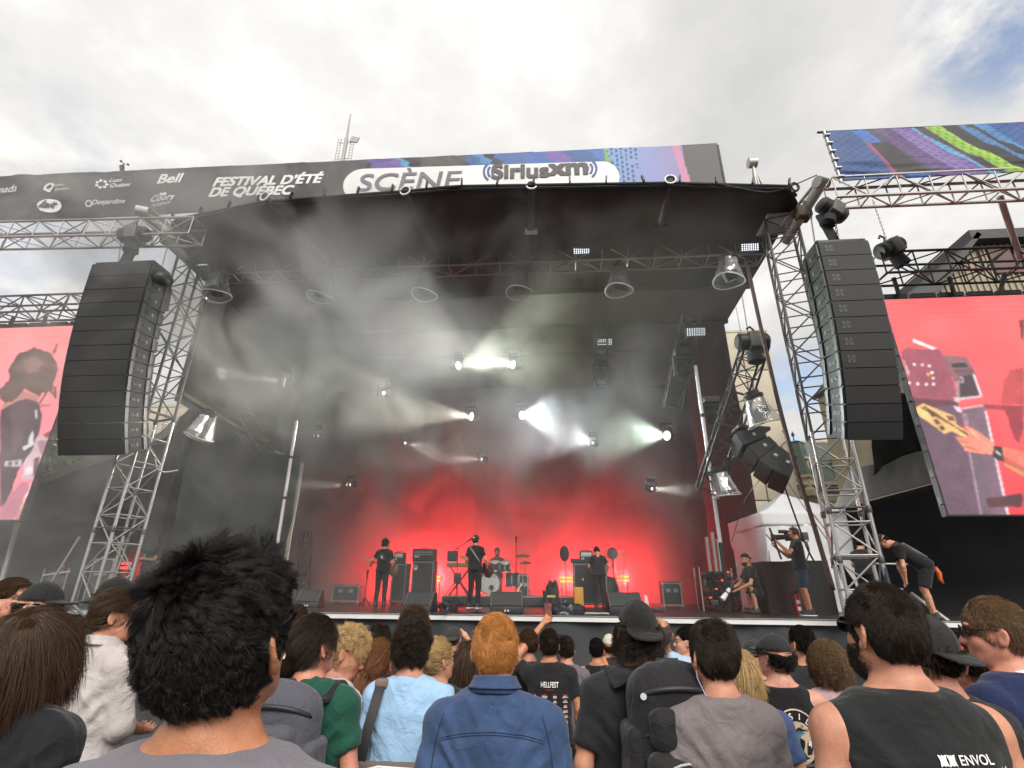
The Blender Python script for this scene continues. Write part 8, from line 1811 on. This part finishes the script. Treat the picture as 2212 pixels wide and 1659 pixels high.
# -- near row
r, P, o, V, F = person('person with long tousled brown hair in a black tee at the left edge', 82, 1322, 1.62, rad(0), (rad(8), rad(4), 0), 'fair', ('tee', 'soft black'), (.012, .013, .016), NAVY, hair=('long', 'brown'), nh=20000, vox=.008, group=CR, hkw=dict(length=.24, thick=.018, top=.014), amp=.012, fingers=False)
r, P, o, V, F = person('ginger man in a blue denim shirt at the centre', 1072, 1330, 2.12, rad(1), (rad(0), rad(2), 0), 'pale', ('shirt', 'denim'), (.040, .074, .160), JEAN, hair=('crop', 'ginger'), nh=24000, vox=.007, group=CR, hem=.80, amp=.014, loose=.028, hkw=dict(length=.021, thick=.008, top=.012), topmat=cloth('denim', (.041, .076, .165), .85, 1.0, .22), wide=1.06, shrug=.0)
m_dseam = cloth('denim seam', (.02, .038, .085)); collar(r, P, V, F, cloth('denim collar', (.041, .076, .165), .85, 1.0, .2), 1.385, .058, .080, m_dseam)
for s in (-1, 1): seam_on(V, F, [(s*(.185+.035*math.sin(q*2.2)), 1.43-q*.24) for q in np.linspace(0, 1, 14)], .0028, m_dseam, r)
r, P, o, V, F = person('man in a taupe tee with short dark hair and a thin neck cord', 1536, 1343, 2.20, rad(3), (rad(12), rad(2), 0), 'fair', ('tee', 'taupe'), (.19, .165, .168), NAVY, hair=('crop', 'dark'), nh=22000, vox=.007, group=CR, hem=.85, amp=.012, hkw=dict(length=.024, thick=.008, top=.012), wide=.82)
MB().tube([P.Rh @ np.array(q)+P.th for q in ((-.083, .0, 1.60), (-.086, -.01, 1.56), (-.072, -.04, 1.50), (-.03, -.088, 1.492), (.03, -.09, 1.500), (.075, -.04, 1.51))], .0028, 5).build('neck_cord', mat('lilac cord', (.4, .38, .5), .4), r, True)
r, P, o, V, F = person('man in a dark backward cap with a red dot before the bearded man', 1992, 1332, 2.15, rad(8), (rad(14), rad(4), 0), 'ruddy', ('tee', 'blk'), (.016, .016, .017), NAVY, hair=('short', 'dark'), nh=3000, vox=.009, group=CR, cap='back', capcol=(.022, .022, .021)); MB().ball(P.Rh @ np.array([.025, -.112, 1.665])+P.th, (.007, .004, .012), 8, 6).build('red_dot', m_redp, r, True)
r, P, o, V, F = person('man with sunglasses in profile wearing a navy sweater', 2132, 1296, 2.40, rad(22), (rad(36), rad(-2), 0), 'ruddy', ('tee', 'navy'), (.014, .022, .075), NAVY, hair=('crop', 'light'), nh=12000, vox=.007, group=CR, amp=.008, hkw=dict(length=.022, thick=.007, top=.014)); sunglasses(r, P)
def ring(a, b):
    an = a*6.283; q = np.stack([.072*np.cos(an), -.014+.072*np.sin(an), 1.477+.022*b-.02*np.sin(an)], 1); return q @ P.Ru.T+P.tu
grid_obj('white_collar', 40, 3, ring, m_white, r, thick=.006)
r, P, o, V, F = person('bearded man with sunglasses in a black sleeveless top close at right', 1896, 1266, 1.72, rad(6), (rad(10), rad(3), 0), 'fair', ('sleeveless', 'charcoal tank'), (.016, .017, .018), NAVY, hair=('crop', 'dark'), nh=34000, vox=.006, group=CR, amp=.008, hkw=dict(length=.022, thick=.005, top=.010), wide=1.12, neck=.072); beard(r, P, HC['dark'], .006, 5000, length=.018); sunglasses(r, P)
bv = BVHTree.FromPolygons([tuple(v) for v in V], [tuple(q) for q in F])
q, fc = text_mesh('ENVOL', .029, .04); print_on(V, F, [(x+.070, z+1.345) for x, z, _ in q], fc, m_white, o, 'lettering', .004, bv); q, fc = text_mesh('MACADAM', .029, .04); print_on(V, F, [(x+.088, z+1.316) for x, z, _ in q], fc, m_white, o, 'lettering', .004, bv)
for i in range(2):
    for j in range(2):
        x0, z0 = -.030+i*.023, 1.316+j*.026; print_on(V, F, [(x0+a*.022, z0+b_*.0245) for a, b_ in ((0, .0), (.35, .12), (.5, 0), (.65, .12), (1, 0), (.88, .5), (1, 1), (.6, .9), (.5, 1), (.4, .9), (0, 1), (.12, .5))], [tuple(range(12))[::-1]], m_white, o, 'emblem', .004, bv)
r, P, o, V, F = person('dark haired man in a grey tee closest to the camera at left', 484, 1206, .80, rad(1), (rad(-2), rad(15), rad(0)), 'tan', ('tee', 'heather'), (.17, .16, .185), NAVY, hair=('messy', 'black'), nh=60000, vox=.0055, group=CR, amp=.006, hkw=dict(thick=.008, top=.016, length=.046, rs=.8), neck=.074); sunglasses(r, P, mat('glasses frame', (.008, .008, .009), .25))
for k in range(2): seam_on(V, F, [(.088*math.sin(a)*1.05, 1.462-.006*k-.012*math.cos(a)) for a in np.linspace(-1.2, 1.2, 20)], .0012, cloth('heather seam', (.10, .095, .11)), r)
# crowd barrier in the gaps
bx = at(1265, 1600, Y=2.6); fb = empty('crowd_barrier', (bx.x-.2, 3.2, gz(3.2)), 0, 'piece of dark wire mesh barrier between the people', 'barrier')
mb = MB()
for i in range(16):
    mb.cyl((i*.03, 0, .1), (i*.03+.0, 0, .95), .003, n=4)
for i in range(28): mb.cyl((0, .004, .1+i*.031), (.46, .004, .1+i*.031), .003, n=4)
o = mb.build('wire_mesh', M_ALUD, fb); o['kind'] = 'stuff'; MB().tube([(0, 0, .08), (.47, 0, .08), (.47, 0, .98), (0, 0, .98)], .02, 6, True).build('frame', M_BLACK, fb)
# ================================================================== SMOKE AND STAGE GLOW
m_smoke = bpy.data.materials.new('stage smoke'); m_smoke.use_nodes = True
def _smoke():
    t = m_smoke.node_tree; t.nodes.clear(); o = N(t, 'ShaderNodeOutputMaterial'); pv = N(t, 'ShaderNodeVolumePrincipled'); L(t, pv.outputs[0], o.inputs['Volume'])
    pv.inputs['Color'].default_value = (.92, .92, .90, 1); pv.inputs['Anisotropy'].default_value = .1
    co = N(t, 'ShaderNodeTexCoord'); sp = N(t, 'ShaderNodeSeparateXYZ'); L(t, co.outputs['Object'], sp.inputs[0])
    mp = N(t, 'ShaderNodeMapping'); mp.inputs['Scale'].default_value = (1, .8, .85); mp.inputs['Location'].default_value = (4.3, 1.2, .4); L(t, co.outputs['Object'], mp.inputs[0])
    n = N(t, 'ShaderNodeTexNoise'); n.inputs['Scale'].default_value = .55; n.inputs['Detail'].default_value = 4.5; n.inputs['Roughness'].default_value = .55; n.inputs['Distortion'].default_value = .6; L(t, mp.outputs[0], n.inputs['Vector'])
    def mr(src, a, b, c, d, smooth=True):
        m = N(t, 'ShaderNodeMapRange', interpolation_type='SMOOTHSTEP' if smooth else 'LINEAR'); L(t, src, m.inputs[0])
        for i, v in enumerate((a, b, c, d)): m.inputs[i+1].default_value = v
        return m.outputs[0]
    def op(k, a, b):
        m = N(t, 'ShaderNodeMath', operation=k)
        for i, q in enumerate((a, b)):
            if isinstance(q, (int, float)): m.inputs[i].default_value = q
            else: L(t, q, m.inputs[i])
        return m.outputs[0]
    cl = mr(n.outputs[0], .42, .66, .0, 1.0)
    X, Y, Z = sp.outputs
    left = mr(X, 2.2, -4.5, .10, 1.0)                       # wind carries the smoke out to the left
    inside = op('MULTIPLY', mr(Y, 8.2, 9.2, .0, 1.0), mr(Y, 10.2, 12.2, 1.7, .62))                      # thickens under the roof
    low = mr(Z, 5.2, 1.8, 0, 1)                             # pools on the deck at the back
    back = mr(Y, 13.0, 16.0, 0, 1); mid = mr(X, 4.6, 2.8, 0, 1); mid2 = mr(X, -9.5, -6.5, 0, 1)
    pool = op('MULTIPLY', op('MULTIPLY', low, back), op('MULTIPLY', mid, mid2))
    high = op('MAXIMUM', mr(Z, 3.6, 8.6, .05, 1.15), mr(X, -5.5, -8.5, 0, .34)); up = op('MULTIPLY', op('MULTIPLY', cl, left), high)
    front = op('MULTIPLY', mr(Y, 7.6, 9.0, 0, 1), mr(X, -2.0, -6.0, .0, 1.5))
    centre = op('MULTIPLY', op('MULTIPLY', mr(Y, 13.2, 15.0, 0, 1), mr(X, 4.8, 3.4, 0, 1)), op('MULTIPLY', mr(Z, 10.5, 8.0, 0, 1), mr(Z, 2.5, 5.0, .3, 1)))
    d = op('ADD', op('MULTIPLY', op('MULTIPLY', up, op('MAXIMUM', inside, front)), SM_UP), op('MULTIPLY', op('ADD', .55, op('MULTIPLY', cl, .6)), op('MULTIPLY', pool, SM_POOL)))
    d = op('ADD', d, op('MULTIPLY', op('MULTIPLY', op('ADD', cl, .18), centre), SM_MID))
    d = op('ADD', d, op('MULTIPLY', inside, SM_BASE))
    d = op('MULTIPLY', d, mr(X, 5.0, 3.9, 0, 1))
    L(t, d, pv.inputs['Density'])
SM_UP, SM_POOL, SM_MID, SM_BASE = .30, .24, .17, .006
_smoke()
o = MB().box((-3.4, 13.5, 6.45), (19.6, 11.8, 10.1)).build('stage_smoke', m_smoke); tag(o, 'grey theatrical smoke drifting from the stage to the left', 'smoke', kind='stuff')
# red floor lamps behind the backline
def red_bar(u, v, Yq, label, w=.75, pw=260., n=2):
    p = at(u, v, Y=Yq); b = empty('red_light_bar', (p.x, Yq, SZ), 0, label, 'light bar', 'red light bars on the floor behind the band')
    z = p.z-SZ; m = mat('amber led', (1, .5, .1), .4, emit=(1, .62, .10), estr=1.3) if pw > 50 else mat('red led', (1, .1, .1), .4, emit=(1, .05, .05), estr=.8)
    for k in range(n):
        MB().box((0, 0, z+.055-k*.11), (w, .08, .075)).build('housing', M_BLACK, b); MB().box((0, -.045, z+.055-k*.11), (w-.02, .012, .065)).build('led_strip', m, b)
    for sx in (-1, 1): rod('stand', (sx*w*.36, .05, 0), (sx*w*.36, .05, z+.1), .018, M_BLACK, b)
    MB().box((0, .05, .02), (w, .3, .03)).build('foot', M_BLACK, b)
    l = bpy.data.lights.new('red_wash', 'AREA'); l.shape = 'RECTANGLE'; l.size = w; l.size_y = .5; l.energy = pw; l.color = (1, .022, .026); l.spread = rad(170)
    lo = bpy.data.objects.new('red_wash', l); COL.objects.link(lo); lo.parent = b; lo.location = (0, .16, z); lo.rotation_euler = (rad(91), 0, 0)
    return b
RED = 780.
red_bar(941, 1250, 17.2, 'red light bar peeping out behind the tall bass amplifier', .36, RED)
red_bar(1226, 1252, 17.2, 'red light bar half hidden by the right guitar amplifier', .5, RED)
red_bar(1345, 1250, 17.2, 'red light bar standing clear right of the guitarist at the amplifier', .40, RED)
red_bar(862, 1256, 16.0, 'red light bar hidden behind the left guitar cabinet', .4, RED*.9)
red_bar(1054, 1266, 16.6, 'red light bar low behind the bass drum', .4, RED*.9)
red_bar(268, 1222, 13.2, 'pair of dim red light strips behind the left tower foot', .5, 8)
